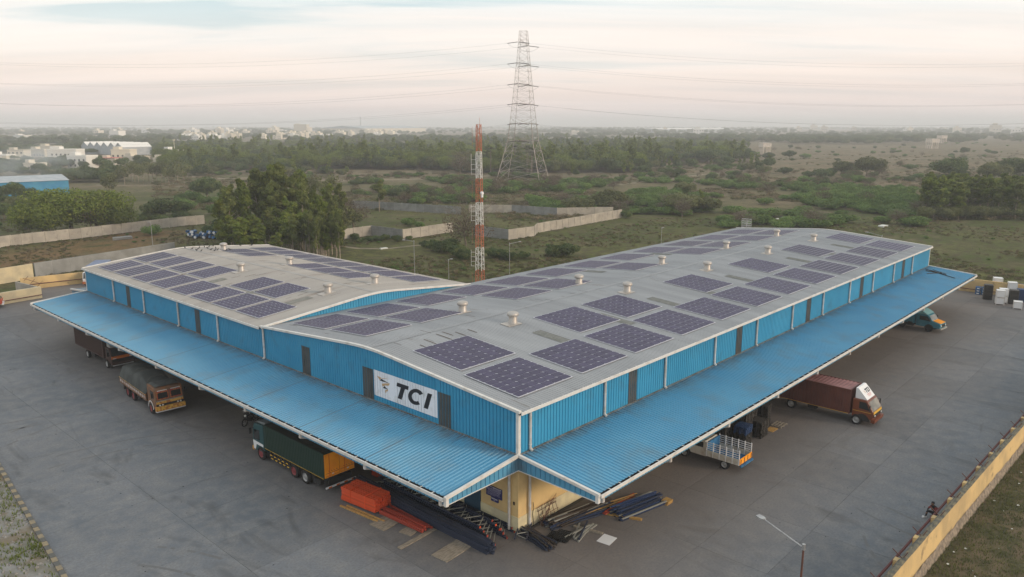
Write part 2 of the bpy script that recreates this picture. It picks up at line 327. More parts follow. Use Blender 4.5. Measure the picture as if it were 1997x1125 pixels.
# ================================================================== setting: ground, yard, verge
def ground_material():
    m = bpy.data.materials.new('field'); m.use_nodes = True; t = m.node_tree; N = t.nodes; L = t.links; b = N['Principled BSDF']
    b.inputs['Roughness'].default_value = 0.95; b.inputs['Specular IOR Level'].default_value = .1
    g = N.new('ShaderNodeNewGeometry')
    def nz(scale, st=(1, 1, 1), det=6, rot=0, rough=.5):
        mp = N.new('ShaderNodeMapping'); mp.inputs['Scale'].default_value = st; mp.inputs['Rotation'].default_value = (0, 0, rot); L.new(g.outputs['Position'], mp.inputs[0])
        n = N.new('ShaderNodeTexNoise'); n.inputs['Scale'].default_value = scale; n.inputs['Detail'].default_value = det; n.inputs['Roughness'].default_value = rough; L.new(mp.outputs[0], n.inputs['Vector'])
        return n.outputs[0]
    def mr(v, a, b_):
        n = N.new('ShaderNodeMapRange'); n.inputs[1].default_value = a; n.inputs[2].default_value = b_; L.new(v, n.inputs[0]); return n.outputs[0]
    def mix(f, a, b_):
        n = N.new('ShaderNodeMixRGB'); L.new(f, n.inputs[0])
        for i, c in ((1, a), (2, b_)):
            if isinstance(c, tuple): n.inputs[i].default_value = (*c, 1)
            else: L.new(c, n.inputs[i])
        return n.outputs[0]
    def mth(op, a, b_, cl=False):
        n = N.new('ShaderNodeMath'); n.operation = op; n.use_clamp = cl
        for i, v in ((0, a), (1, b_)):
            if isinstance(v, (int, float)): n.inputs[i].default_value = v
            else: L.new(v, n.inputs[i])
        return n.outputs[0]
    rot = -(YAW)
    grass = mix(mr(nz(0.05, (1, 1, 1)), .4, .62), (0.078, 0.098, 0.026), (0.130, 0.130, 0.044))
    grass = mix(mr(nz(0.5), .45, .65), grass, (0.080, 0.068, 0.038))
    earth = mix(mr(nz(0.03, (1, 2.2, 1), rot=rot), .4, .6), (0.225, 0.168, 0.108), (0.165, 0.135, 0.080))
    earth = mix(mr(nz(0.25), .52, .7), earth, (0.095, 0.088, 0.046))
    sp = N.new('ShaderNodeSeparateXYZ'); L.new(g.outputs['Position'], sp.inputs[0])
    # how dry: far fields drier, a sandy patch behind the far wall on the left
    d = mth('ADD', mth('MULTIPLY', sp.outputs[0], math.cos(YAW)), mth('MULTIPLY', sp.outputs[1], math.sin(YAW)))
    dist = mr(d, 150, 420)
    dry = mth('ADD', mth('MULTIPLY', dist, 0.72), mth('SUBTRACT', mth('MULTIPLY', nz(0.012, (1, 1.6, 1), 6, rot), 1.5), 0.62), True)
    c = mix(mr(dry, .25, .6), grass, earth)
    # bare orange earth inside the left compound wall
    def blob(cx, cy, r):
        dx = mth('SUBTRACT', sp.outputs[0], cx); dy = mth('SUBTRACT', sp.outputs[1], cy)
        q = mth('SQRT', mth('ADD', mth('MULTIPLY', dx, dx), mth('MULTIPLY', dy, dy)), 0)
        return mr(mth('ADD', q, mth('MULTIPLY', nz(.12), r*.9)), r*1.45, r*.9)
    for cx, cy, r in ((28, 140, 17), (10, 132, 16), (40, 150, 12)):
        c = mix(mth('MULTIPLY', blob(cx, cy, r), .75), c, (0.20, 0.115, 0.055))
    c = mix(mr(nz(.16, det=8, rough=.65), .50, .64), c, mix(mr(nz(.07), .45, .55), (0.060, 0.066, 0.020), (0.150, 0.122, 0.068)))
    c = mix(mr(nz(2.5, det=8), .5, .75), c, (0.05, 0.05, 0.026))
    hs = N.new('ShaderNodeHueSaturation'); L.new(c, hs.inputs['Color']); L.new(mth('ADD', mth('MULTIPLY', nz(.9, det=8, rough=.7), .9), .52), hs.inputs['Value'])
    L.new(hs.outputs[0], b.inputs['Base Color'])
    bp = N.new('ShaderNodeBump'); bp.inputs['Strength'].default_value = .5; bp.inputs['Distance'].default_value = .4; L.new(nz(1.2, det=8, rough=.65), bp.inputs['Height']); L.new(bp.outputs[0], b.inputs['Normal'])
    return m
M['field'] = ground_material()
g = MB()
ctr = CAM+FWD*0; S = 12000
g.add([(-S, -S, -.16), (S, -S, -.16), (S, S, -.16), (-S, S, -.16)], [(0, 1, 2, 3)])
struct(g.build('ground', 'field'))

def yard_material():
    m = bpy.data.materials.new('yard_concrete'); m.use_nodes = True; t = m.node_tree; N = t.nodes; L = t.links; b = N['Principled BSDF']
    b.inputs['Roughness'].default_value = 0.8; b.inputs['Specular IOR Level'].default_value = .3
    g = N.new('ShaderNodeNewGeometry'); oi = N.new('ShaderNodeObjectInfo')
    def nz(scale, st=(1, 1, 1), det=6, rough=.5, dist=0):
        mp = N.new('ShaderNodeMapping'); mp.inputs['Scale'].default_value = st; L.new(g.outputs['Position'], mp.inputs[0])
        n = N.new('ShaderNodeTexNoise'); n.inputs['Scale'].default_value = scale; n.inputs['Detail'].default_value = det; n.inputs['Roughness'].default_value = rough; n.inputs['Distortion'].default_value = dist; L.new(mp.outputs[0], n.inputs['Vector'])
        return n.outputs[0]
    def mr(v, a, b_, c=0, d=1):
        n = N.new('ShaderNodeMapRange'); n.inputs[1].default_value = a; n.inputs[2].default_value = b_; n.inputs[3].default_value = c; n.inputs[4].default_value = d; L.new(v, n.inputs[0]); return n.outputs[0]
    def mix(f, a, b_, bl='MIX'):
        n = N.new('ShaderNodeMixRGB'); n.blend_type = bl
        if isinstance(f, float): n.inputs[0].default_value = f
        else: L.new(f, n.inputs[0])
        for i, c in ((1, a), (2, b_)):
            if isinstance(c, tuple): n.inputs[i].default_value = (*c, 1)
            else: L.new(c, n.inputs[i])
        return n.outputs[0]
    c = mix(mr(nz(.10), .35, .65), (0.108, 0.126, 0.150), (0.155, 0.168, 0.190))
    c = mix(mr(nz(.9, det=8, rough=.6), .4, .75), c, (0.205, 0.208, 0.212))
    c = mix(mr(nz(.35, (1, .35, 1), 7, .6, 1.2), .56, .74), c, (0.072, 0.078, 0.086))       # old tyre soiling
    c = mix(mr(nz(.5, (.25, 1.3, 1), 7, .6, .8), .62, .80), c, (0.080, 0.080, 0.082))
    # brown dust lying along the docks
    sp = N.new('ShaderNodeSeparateXYZ'); L.new(g.outputs['Position'], sp.inputs[0])
    def mth(op, a, b_, cl=False):
        n = N.new('ShaderNodeMath'); n.operation = op; n.use_clamp = cl
        for i, v in ((0, a), (1, b_)):
            if isinstance(v, (int, float)): n.inputs[i].default_value = v
            else: L.new(v, n.inputs[i])
        return n.outputs[0]
    yy = mth('ADD', sp.outputs[1], mth('MULTIPLY', nz(.12), 7.0))
    d1 = mth('MULTIPLY', mr(yy, -12.5, -2.0), mr(sp.outputs[0], -9, -1))
    c = mix(mth('MULTIPLY', d1, .66), c, (0.170, 0.132, 0.105))
    c = mix(mr(nz(7, det=8, rough=.7), .42, .8), c, (0.10, 0.10, 0.10))
    rn = mr(oi.outputs['Random'], 0, 1, .90, 1.08)
    c = mix(1.0, c, rn, 'MULTIPLY')
    L.new(c, b.inputs['Base Color'])
    bp = N.new('ShaderNodeBump'); bp.inputs['Strength'].default_value = .15; bp.inputs['Distance'].default_value = .02; L.new(nz(12, det=6), bp.inputs['Height']); L.new(bp.outputs[0], b.inputs['Normal'])
    return m
M['yard'] = yard_material()
M['joint'] = mat('joint_filler', (0.085, 0.08, 0.075), 0.9)
def kerb_x(y): return -19.9+(y-15.1)*0.094
def wall_y(x): return -19.12-(x-11.5)*0.034      # outer foot of the compound wall on the right
yb = MB()
yp = [(kerb_x(-40), -40), (6, -40), (6, wall_y(6)+.2), (96, wall_y(96)+.2), (96, 14), (84, 14), (84, 0), (0, 0), (0, 67.7), (14, 67.7), (14, 101), (kerb_x(101), 101)]
yb.prism(yp, -0.12, -0.035, 'z')
yard = struct(yb.build('yard', 'joint'))
def slab(poly):
    cx = sum(p[0] for p in poly)/len(poly); cy = sum(p[1] for p in poly)/len(poly)
    b = MB(); b.prism([(p[0]-cx, p[1]-cy) for p in poly], -0.034, 0.0, 'z'); b.build('slab', 'yard', yard, loc=(cx, cy, 0))
G_ = 0.007
slab_mesh = {}
def rect_slab(x0, x1, y0, y1):
    k = (round(x1-x0, 3), round(y1-y0, 3))
    if k not in slab_mesh:
        b = MB(); w, h = k[0]/2-G_, k[1]/2-G_; b.box(-w, w, -h, h, -0.034, 0.0); slab_mesh[k] = b.mesh('slab', 'yard')
    link('slab', slab_mesh[k], yard, ((x0+x1)/2, (y0+y1)/2, 0))
SV = 4.2
for j in range(-8, 25):                      # dock side: strips across the yard
    y0 = -0.3+j*SV; y1 = y0+SV
    if y1 > 101: break
    if y0 < -34: continue
    slab([(kerb_x(y0)+.02, y0+G_), (-12.9-G_, y0+G_), (-12.9-G_, y1-G_), (kerb_x(y1)+.02, y1-G_)])
    rect_slab(-12.9, -6.4, y0, y1); 
    if y0 >= -0.4 and y1 < 68: rect_slab(-6.4, 0.1, y0, y1)
    if y0 > 66: rect_slab(-6.4, 1, y0, y1); rect_slab(1, 13.5, y0, y1)
for i in range(0, 17):                       # long side: strips from the wall to the dock
    x0 = -6.4+i*6.2; x1 = x0+6.2
    if x1 > 96.3: x1 = 95.9
    for (y0, y1) in ((-4.5, -0.3), (-8.7, -4.5), (-12.9, -8.7)):
        rect_slab(x0, x1, y0, y1)
    if x0 > 5.5: slab([(x0+G_, wall_y(x0)+.3), (x1-G_, wall_y(x1)+.3), (x1-G_, -12.9-G_), (x0+G_, -12.9-G_)])
    else:
        rect_slab(x0, x1, -17.1, -12.9)
        rect_slab(x0, x1, -21.3, -17.1) if x0 < -1 else slab([(x0+G_, -18.8), (x1-G_, -18.8), (x1-G_, -17.1-G_), (x0+G_, -17.1-G_)])
        if x0 < -1:
            for k in range(3): rect_slab(x0, x1, -25.5-4.2*k, -21.3-4.2*k)
rect_slab(84.2, 95.8, 0.2, 13.8)

# verge: broken rubble ground left of the kerb, and the grass strip outside the right-hand wall
M['verge'] = mat('broken_verge', (0.25, 0.245, 0.24), 0.95, c2=(0.16, 0.15, 0.12), scale=.9, bump=.8, bscale=3, c3=(0.16, 0.11, 0.055), s3=.35, lo3=.5, hi3=.62, detail=9)
M['verge_grass'] = mat('outer_grass', (0.066, 0.060, 0.026), 0.95, c2=(0.13, 0.095, 0.055), scale=.6, bump=.9, bscale=5, c3=(0.035, 0.04, 0.018), s3=1.6, detail=9)
def bumpy(name, x0f, x1f, y0, y1, n, m, z, amp, mt):
    b = MB()
    def P(i, j):
        t = i/(n-1); y = y0+(y1-y0)*j/(m-1); x = x0f(y)*(1-t)+x1f(y)*t
        e = min(1, t*6, (1-t)*6)
        return (x, y, z+amp*e*(noise.noise(Vector((x*.7, y*.7, 0)))+.6*noise.noise(Vector((x*2.3, y*2.3, 3)))))
    b.grid(P, n, m)
    me = b.mesh(name, mt)
    for p in me.polygons: p.use_smooth = True
    return struct(link(name, me))
bumpy('verge', lambda y: -60, lambda y: kerb_x(y)-.28, -38, 101, 60, 140, 0.02, .12, 'verge')
b = MB()
def P(i, j):
    x = 4+i*.8; t = j/24; y = wall_y(x)-.15-t*28
    return (x, y, -0.01+.14*min(1, t*12)*(noise.noise(Vector((x*.8, y*.8, 0)))+.5*noise.noise(Vector((x*2.5, y*2.5, 3)))))
b.grid(P, 120, 25)
outer = struct(b.build('grass_verge', 'verge_grass', smooth=True))
# kerb of black and yellow stones
kerb = struct(MB().prism([(kerb_x(-36)-.30, -36), (kerb_x(-36)-.02, -36), (kerb_x(101)-.02, 101), (kerb_x(101)-.30, 101)], -.1, -.02, 'z').build('kerb', 'joint'))
ks = [MB().box(-.14, .14, -.265, .265, -.02, .12).mesh('kerb_stone', k) for k in ('kerb_y', 'kerb_k')]
for i in range(150):
    y = 6+i*.56
    o = link('kerb_stone', ks[i % 2], kerb, (kerb_x(y)-.16, y, rnd.uniform(-.015, .01)), -math.atan(0.094)+rnd.uniform(-.03, .03))
# loose stones and tufts
def scatter(name, n, area, size, mt, kind_label, cat, flat=.6, par=None):
    b = MB()
    for _ in range(n):
        x, y, z = area(); s = rnd.uniform(*size); a = rnd.uniform(0, 6.28)
        pts = []
        for k in range(5): q = a+k*1.256+rnd.uniform(-.3, .3); pts.append((x+s*math.cos(q)*rnd.uniform(.6, 1), y+s*math.sin(q)*rnd.uniform(.5, 1), z))
        top = [(x+(p[0]-x)*.6, y+(p[1]-y)*.6, z+s*flat*rnd.uniform(.5, 1)) for p in pts]
        b.add(pts+top, [(5, 6, 7, 8, 9)]+[(k, (k+1) % 5, 5+(k+1) % 5, 5+k) for k in range(5)])
    return stuff(b.build(name, mt), kind_label, cat)
def verge_pt():
    y = rnd.uniform(8, 42); x = kerb_x(y)-.4-abs(rnd.gauss(0, 3)); return x, y, .02
scatter('loose_stones', 900, verge_pt, (.03, .16), mat('verge_stone', (0.27, 0.26, 0.25), .9, c2=(.17, .15, .13), scale=5), 'grey stones and rubble strewn beside the striped kerb', 'rubble')
def lawn_pt():
    x = rnd.uniform(8, 50); y = wall_y(x)-.4-rnd.uniform(0, 9); return x, y, .06
scatter('litter', 150, lawn_pt, (.03, .13), 'litter', 'white scraps of litter on the grass outside the wall', 'litter', flat=.3)
def tufts(name, n, area, h, mt, label, cat):
    b = MB()
    for _ in range(n):
        x, y, z = area()
        for k in range(5):
            a = rnd.uniform(0, 6.28); hh = h*rnd.uniform(.5, 1.2); w = hh*.10; dx, dy = math.cos(a), math.sin(a); l = rnd.uniform(.1, .6)*hh
            b.add([(x-dy*w, y+dx*w, z), (x+dy*w, y-dx*w, z), (x+dx*l, y+dy*l, z+hh)], [(0, 1, 2)])
    return stuff(b.build(name, mt), label, cat)
tufts('weeds', 1300, lambda: (lambda y: (kerb_x(y)-.35-abs(rnd.gauss(0, 2.6))*rnd.choice((1, 1, .3)), y, 0.0))(rnd.choice([rnd.gauss(12, 1.6), rnd.gauss(19.5, 1.0), rnd.gauss(28, 3), rnd.uniform(8, 45)])), .22, 'leaf_bright', 'green weeds growing in the broken ground beside the kerb', 'weeds')
tufts('grass', 17000, lambda: (lambda x: (x, wall_y(x)-.12-abs(rnd.gauss(0, 5)), -.02))(rnd.uniform(7, 60)), .17, 'leaf_olive', 'rough grass growing outside the compound wall', 'grass')

M['track'] = mat('bare_track', (0.24, 0.19, 0.13), 0.95, c2=(0.16, 0.135, 0.085), scale=.3)
def track(pts, w):
    P_ = [ground_at(*p) for p in pts]; b = MB(); L_ = []
    for p, q in zip(P_[:-1], P_[1:]):
        for k in range(6): L_.append(p.lerp(q, k/6))
    L_.append(P_[-1]); L_ = [p+Vector((noise.noise(p*.03)*3, noise.noise(p*.03+Vector((9, 0, 0)))*3, 0)) for p in L_]; vs = []
    for i, p in enumerate(L_):
        dd = (L_[min(i+1, len(L_)-1)]-L_[max(i-1, 0)]).normalized(); n_ = Vector((-dd.y, dd.x, 0))*w*(.5+.25*noise.noise(p*.1)); vs += [(p.x-n_.x, p.y-n_.y, -.155), (p.x+n_.x, p.y+n_.y, -.155)]
    b.add(vs, [(2*i, 2*i+2, 2*i+3, 2*i+1) for i in range(len(L_)-1)]); struct(b.build('dirt_track', 'track'))
track([(1150, 362), (1240, 356), (1330, 345), (1460, 331)], 3.5); track([(1320, 300), (1480, 305), (1700, 309), (2010, 306)], 4); track([(180, 360), (300, 361), (430, 365), (500, 362)], 2.5)
track([(360, 343), (440, 347), (520, 345)], 6); track([(560, 349), (700, 352), (860, 347), (960, 342), (1080, 346)], 7); track([(620, 470), (700, 482), (760, 485), (830, 478)], 1.2)
# tyre marks on the concrete
b = MB()
for k in range(14):
    if k < 7: cx, cy = rnd.uniform(2, 60), rnd.uniform(-30, -8)
    else: cx, cy = rnd.uniform(-30, -6), rnd.uniform(2, 70)
    r_ = rnd.uniform(7, 22); a0 = rnd.uniform(0, 6.28); sp_ = rnd.uniform(.3, 1.1)
    for off in (0, 1.9):
        for j in range(16):
            t0, t1 = a0+sp_*j/16, a0+sp_*(j+1)/16; w = .09
            if rnd.random() < .25: continue
            q = [(cx+(r_+off+s)*math.cos(t), cy+(r_+off+s)*math.sin(t), .0045) for t, s in ((t0, -w), (t0, w), (t1, w), (t1, -w))]
            if all((kerb_x(p[1])+.3 < p[0] < 94 and p[1] > -18 and (p[0] < -.3 or p[1] < -.3)) for p in q): b.add(q, [(0, 1, 2, 3)])
stuff(b.build('tyre_marks', mat('tyre_rubber_film', (0.112, 0.114, 0.118), .8, c2=(0.125, 0.128, 0.132), scale=3)), 'faint curved tyre marks on the concrete yard', 'tyre marks')
b = MB()
for k in range(260):
    x, y = (rnd.uniform(-17, -.8), rnd.uniform(2, 90)) if k % 2 else (rnd.uniform(5, 90), rnd.uniform(-17.5, -.8)); s = rnd.uniform(.015, .07); a0 = rnd.uniform(0, 6.28)
    b.add([(x+s*math.cos(a0+q), y+s*math.sin(a0+q)*.7, .002) for q in (0, 1.3, 2.6, 3.9, 5.1)]+[(x, y, .002+s*.5)], [(i, (i+1) % 5, 5) for i in range(5)])
stuff(b.build('yard_litter', 'dark'), 'small dark bits of debris scattered over the concrete yard', 'debris')

# ================================================================== the warehouse (an L of two halls)
W1, L1, W2, L2 = 28.3, 84.0, 23.48, 67.66
ZE, ZR, ZC, ZO, DC = 7.77, 8.86, 5.05, 4.50, 5.76
wh = thing('warehouse', 'blue and grey L-shaped warehouse with solar roof and wraparound dock canopy', 'warehouse')
def roof_z(v, W, z0=ZE, zr=ZR):
    s = (zr-z0)/(W/2); d = abs(v-W/2); z = z0+s*(W/2-d)
    if d < 2.2: z -= s*(2.2-d)**2/(4.4)
    return z
def sheet_profile(width, pitch=.25):
    pr = []
    n = int(round(width/pitch))
    for i in range(n):
        u = i*pitch; pr += [(u, 0), (u+.15, 0), (u+.175, .028), (u+.225, .028)]
    pr.append((n*pitch, 0)); return pr
def roof_sheet_mesh(W, name, mt, along):
    st = [-.25, 3, 7, W/2-2.3, W/2-1.6, W/2-1, W/2-.5, W/2, W/2+.5, W/2+1, W/2+1.6, W/2+2.3, W-7, W-3, W+.25]
    pr = sheet_profile(1.0); b = MB()
    def P(i, j):
        u, h = pr[i]; v = st[j]; z = roof_z(v, W)+h
        return (u, v, z) if along == 'x' else (v, u, z)
    if along == 'x': b.grid(P, len(pr), len(st))
    else: b.grid(lambda j, i: P(i, j), len(st), len(pr))
    me = b.mesh(name, mt)
    return me
def ridge(W, a0, a1, along, name, mt):
    b = MB()
    for k in range(int((a1-a0)/3)+1):
        s = a0+k*3; e = min(a1, s+2.98)
        for sg in (-1, 1):
            z0 = roof_z(W/2, W)+.036; z1 = roof_z(W/2+.22, W)+.033
            q = [(s, W/2, z0), (e, W/2, z0), (e, W/2+sg*.22, z1), (s, W/2+sg*.22, z1)]
            if sg < 0: q = q[::-1]
            if along == 'y': q = [(p[1], p[0], p[2]) for p in q][::-1]
            b.add(q, [(0, 1, 2, 3)])
    return b.build(name, mt, wh)
roofA = ridge(W1, 0.0, L1, 'x', 'roof', 'ridge')
roofB = ridge(W2, W1+.1, L2, 'y', 'roof', 'roof_wing')
ma = roof_sheet_mesh(W1, 'roof_sheet', 'roof', 'x')
for i in range(84): link('roof_sheet', ma, roofA, (i*1.0, 0, rnd.uniform(0, .010)))
mb_ = roof_sheet_mesh(W2, 'roof_sheet', 'roof_wing', 'y')
for i in range(40): link('roof_sheet', mb_, roofB, (0, W1-.1+i*.9865, rnd.uniform(0, .012)), scale=(1, .9865, 1))
# rust-stained laps: thin dirt streaks lying along the sheet joints
b = MB()
for _ in range(95):
    u = rnd.randrange(1, 84)+rnd.choice((0, .0, .25, .5)); v = rnd.choice([rnd.uniform(1, 27), W1/2+rnd.uniform(-2.5, 4)]); l = rnd.uniform(.3, 1.3); w = rnd.uniform(.015, .035)
    b.add([(u-w, v, roof_z(v, W1)+.042), (u+w, v, roof_z(v, W1)+.042), (u+w, v+l, roof_z(v+l, W1)+.042), (u-w, v+l, roof_z(v+l, W1)+.042)], [(0, 1, 2, 3)])
for u, v0, l in ((4.05, 11.0, 1.9), (5.6, 11.2, 2.1), (7.0, 11.2, 1.5), (3.0, 10.9, 1.2), (8.2, 11.6, 1.0), (6.3, 12.2, 1.2)):
    for k in range(4):
        v = v0+l*k/4; w = .05; e = v+l/4; b.add([(u-w, v, roof_z(v, W1)+.045), (u+w, v, roof_z(v, W1)+.045), (u+w, e, roof_z(e, W1)+.045), (u-w, e, roof_z(e, W1)+.045)], [(0, 1, 2, 3)])
stuff(b.build('rust_streaks', 'stain', roofA))
b = MB()
for _ in range(150):
    u = W1+rnd.uniform(.5, 38.5); v = rnd.uniform(.5, 22.5); l = rnd.uniform(.4, 1.6); w = rnd.uniform(.015, .04); r_ = lambda q: roof_z(q, W2)+.045
    b.add([(v, u-w, r_(v)), (v+l, u-w, r_(v+l)), (v+l, u+w, r_(v+l)), (v, u+w, r_(v))], [(0, 1, 2, 3)])
stuff(b.build('rust_streaks', 'stain', roofB))
# skylight sheets
def skylight(u0, v0, v1, along='x', w=.95, W=W1):
    b = MB(); pr = sheet_profile(w+.05, .25)
    def P(i, j):
        u, h = pr[i]; v = v0+(v1-v0)*j/3; z = roof_z(v, W)+h+.05
        return (u0+u, v, z) if along == 'x' else (v, u0+u, z)
    if along == 'x': b.grid(P, len(pr), 4)
    else: b.grid(lambda j, i: P(i, j), 4, len(pr))
    b.build('skylight', 'skylight', roofA if along == 'x' else roofB)
for u, a, c in ((11.5, 5.7, 9.0), (19.2, 5.4, 8.8), (27.4, 5.7, 9.0), (42.1, 5.8, 8.9), (57.3, 5.9, 8.9), (71.5, 6.1, 8.9), (35.0, 19.6, 22.9), (50.2, 20.6, 23.3), (34.0, 5.7, 7.2), (64.8, 5.7, 7.0)): skylight(u, a, c)
for u, a, c in ((46.2, 3.8, 6.4), (31.8, 4.8, 7.2), (38.6, 4.0, 5.6), (56.5, 15.0, 17.6)): skylight(u, a, c, 'y', W=W2)

# ribbed vertical cladding
def cladding(name, mt, p0, dr, length, nrm, zb, zt, pitch=.29, d=.045, parent=wh, group_mesh=None):
    """p0 (x,y) start, dr unit along, nrm outward; zb, zt numbers or functions of distance"""
    fb = zb if callable(zb) else (lambda s: zb); ft = zt if callable(zt) else (lambda s: zt)
    st = []; s = 0
    while s < length-.01:
        st += [(s, d), (min(length, s+pitch-.06), d), (min(length, s+pitch-.045), 0), (min(length, s+pitch-.012), 0)]; s += pitch
    st = [q for q in st if q[0] <= length]; st.append((length, d))
    b = MB(); vs = []
    for s, h in st:
        x = p0[0]+dr[0]*s+nrm[0]*h; y = p0[1]+dr[1]*s+nrm[1]*h; vs += [(x, y, fb(s)), (x, y, ft(s))]
    fl = (dr[0]*nrm[1]-dr[1]*nrm[0]) > 0
    fs = [((2*i+2, 2*i, 2*i+1, 2*i+3) if fl else (2*i, 2*i+2, 2*i+3, 2*i+1)) for i in range(len(st)-1)]
    b.add(vs, fs); return b.build(name, mt, parent)
# core walls: yellow masonry below, sheeting above
b = MB(); b.box(.02, L1-.02, .02, .22, 0, 4.9); b.box(.02, .22, .22, L2-.02, 0, 4.9); b.box(.22, W2, L2-.22, L2-.02, 0, 4.9)
b.box(L1-.22, L1-.02, .22, W1, 0, 4.9); b.box(W2, L1-.22, W1-.2, W1-.02, 0, 4.9); b.box(W2-.2, W2, W1-.02, L2-.22, 0, 4.9)
b.build('masonry_wall', 'cream', wh)
b = MB(); b.box(-.015, 15, -.015, .02, 0, .98); b.box(-.015, .02, .02, 12, 0, .98); b.build('plinth', 'plinth', wh)
fb = MB()                                       # dark sheet liner behind the cladding
fb.box(.05, L1-.05, .03, .06, 4.9, ZE-.05); fb.box(.03, .06, .06, L2-.05, 4.9, ZE-.1)
fb.box(L1-.06, L1-.03, .05, W1, 4.9, ZE-.1); fb.box(W2, L1, W1-.06, W1-.03, 4.9, ZE-.1); fb.box(W2-.06, W2-.03, W1, L2-.1, 4.9, ZE-.1); fb.box(.06, W2-.06, L2-.06, L2-.03, 4.9, ZE-.1)
fb.build('wall_liner', 'dark', wh)
BR = 7.5; P0 = .89
bays = [0]+[P0+k*BR for k in range(1, 11)]+[L1]
for a, c in zip(bays[:-1], bays[1:]):
    cladding('wall_panel', 'blue_wall', (a, 0), (1, 0), c-a, (0, -1), ZC-.15, ZE-.02)
gz = lambda s: roof_z(max(0, s), W1)-.03
gs = [0, 6.9, 13.6, 21.4, W1]
for a, c in zip(gs[:-1], gs[1:]):
    cladding('wall_panel', 'blue_wall', (0, a), (0, 1), c-a, (-1, 0), ZC-.15, lambda s, a=a: gz(s+a))
BL = [W1]+[28.07+7.81*k for k in range(1, 5)]+[L2]
for a, c in zip(BL[:-1], BL[1:]):
    cladding('wall_panel', 'blue_wall', (0, a), (0, 1), c-a, (-1, 0), ZC-.15, ZE-.02)
cladding('wall_panel', 'blue_wall', (W2, W1-.02), (-1, 0), W2, (0, -1), lambda s: ZE-.1, lambda s: roof_z(W2-s, W2)-.02+.0)   # wing gable over the valley
cladding('wall_panel', 'blue_wall', (L1, 0), (0, 1), W1, (1, 0), ZC-.15, lambda s: gz(s))
cladding('wall_panel', 'blue_wall', (0, L2), (1, 0), W2, (0, 1), ZC-.15, lambda s: roof_z(s, W2)-.03)
cladding('wall_panel', 'blue_wall', (L1, W1), (-1, 0), L1-W2, (0, 1), ZC-.15, ZE-.02)
cladding('wall_panel', 'blue_wall', (W2, W1), (0, 1), L2-W1, (1, 0), ZC-.15, ZE-.02)
# smoked translucent strips
for u, zt in ((11.27, 7.62), (27.2, 7.62), (41.9, 7.62), (56.85, 7.62), (71.9, 7.62)):
    cladding('window_strip', 'window_strip', (u, -.035), (1, 0), 1.02, (0, -1), ZC, zt, pitch=.255, d=.035)
for v, w in ((21.45, 1.1), (13.6, 1.2), (5.7, 1.15), (39.4, .95), (55.1, .95)):
    cladding('window_strip', 'window_strip', (-.035, v), (0, 1), w, (-1, 0), ZC, 7.33, pitch=.27, d=.035)
for u in (33, 62): cladding('window_strip', 'window_strip', (u, W1+.035), (1, 0), 1.02, (0, 1), ZC, 7.3, pitch=.255, d=.035)
# flashing where canopy meets wall, corner trims, verge (rake) trims
b = MB(); b.box(-.03, L1, -.16, -.04, ZC-.03, ZC+.06); b.box(-.16, -.04, 0, L2, ZC-.03, ZC+.06)
b.build('flashing', 'flash', wh)
def trim(pts, w=.16, h=.18, mt='white_trim', name='corner_trim'):
    b = MB()
    for a, c in zip(pts[:-1], pts[1:]): b.obox(a, c, w, h)
    return b.build(name, mt, wh)
b = MB(); b.box(-.075, .02, -.075, .13, 4.10, ZE); b.box(.02, .13, -.075, -.02, 4.10, ZE); b.build('corner_trim', 'white_trim', wh)
b = MB(); b.box(L1-.12, L1+.07, -.07, .1, ZC-.1, ZE); b.build('corner_trim', 'white_trim', wh)
b = MB(); b.box(-.07, .1, L2-.12, L2+.07, ZC-.1, ZE); b.build('corner_trim', 'white_trim', wh)
def rake(W, fixed, along, rng=None):
    vs = [-.25, 4, 8, W/2-2.3, W/2-1.2, W/2-.5, W/2, W/2+.5, W/2+1.2, W/2+2.3, W-8, W-4, W+.25]
    f = (lambda v: (fixed, v, roof_z(v, W)+.02)) if along == 'y' else (lambda v: (v, fixed, roof_z(v, W)+.02))
    trim([f(v) for v in vs], .20, .16, name='verge_trim')
rake(W1, -.10, 'y'); rake(W1, L1+.1, 'y'); rake(W2, W1-.16, 'x'); rake(W2, L2+.1, 'x')
b = MB(); b.box(W2-.1, W2+.1, W1-.2, W1-.05, ZE-.1, ZE+.1); b.build('valley_cap', 'white_trim', wh)
# gutters: an open box channel with straps
def gutter(p0, p1, nrm, z, inner=.05, w=.24, h=.17, step=1.0, name='gutter'):
    p0 = Vector((*p0, 0)); p1 = Vector((*p1, 0)); n = Vector((*nrm, 0)); d = (p1-p0).normalized(); L = (p1-p0).length; b = MB()
    def bar(o0, o1, z0, z1, mi):
        c = (o0+o1)/2; q0 = p0+n*c; q1 = p1+n*c; q0.z = q1.z = (z0+z1)/2; b.obox(q0, q1, o1-o0, z1-z0, mi)
    bar(inner, inner+.02, z-h, z-.01, 1); bar(inner+.02, inner+w-.05, z-h, z-h+.02, 1); bar(inner+w-.05, inner+w+.02, z-h, z+.02, 0)
    k = 0
    while k*step < L:
        q = p0+d*(k*step); a = q+n*inner; c = q+n*(inner+w-.05); a.z = c.z = z+.0; b.obox(a, c, .045, .015, 0); k += 1
    return b.build(name, ['white_trim', 'dark'], wh)
gutter((-.1, 0), (L1+.1, 0), (0, -1), ZE-.01, inner=.10)
gutter((0, W1+.1), (0, L2+.2), (-1, 0), ZE-.01, inner=.10)
gutter((W2, L1), (W2, L1+.01), (1, 0), ZE-.01) if False else None
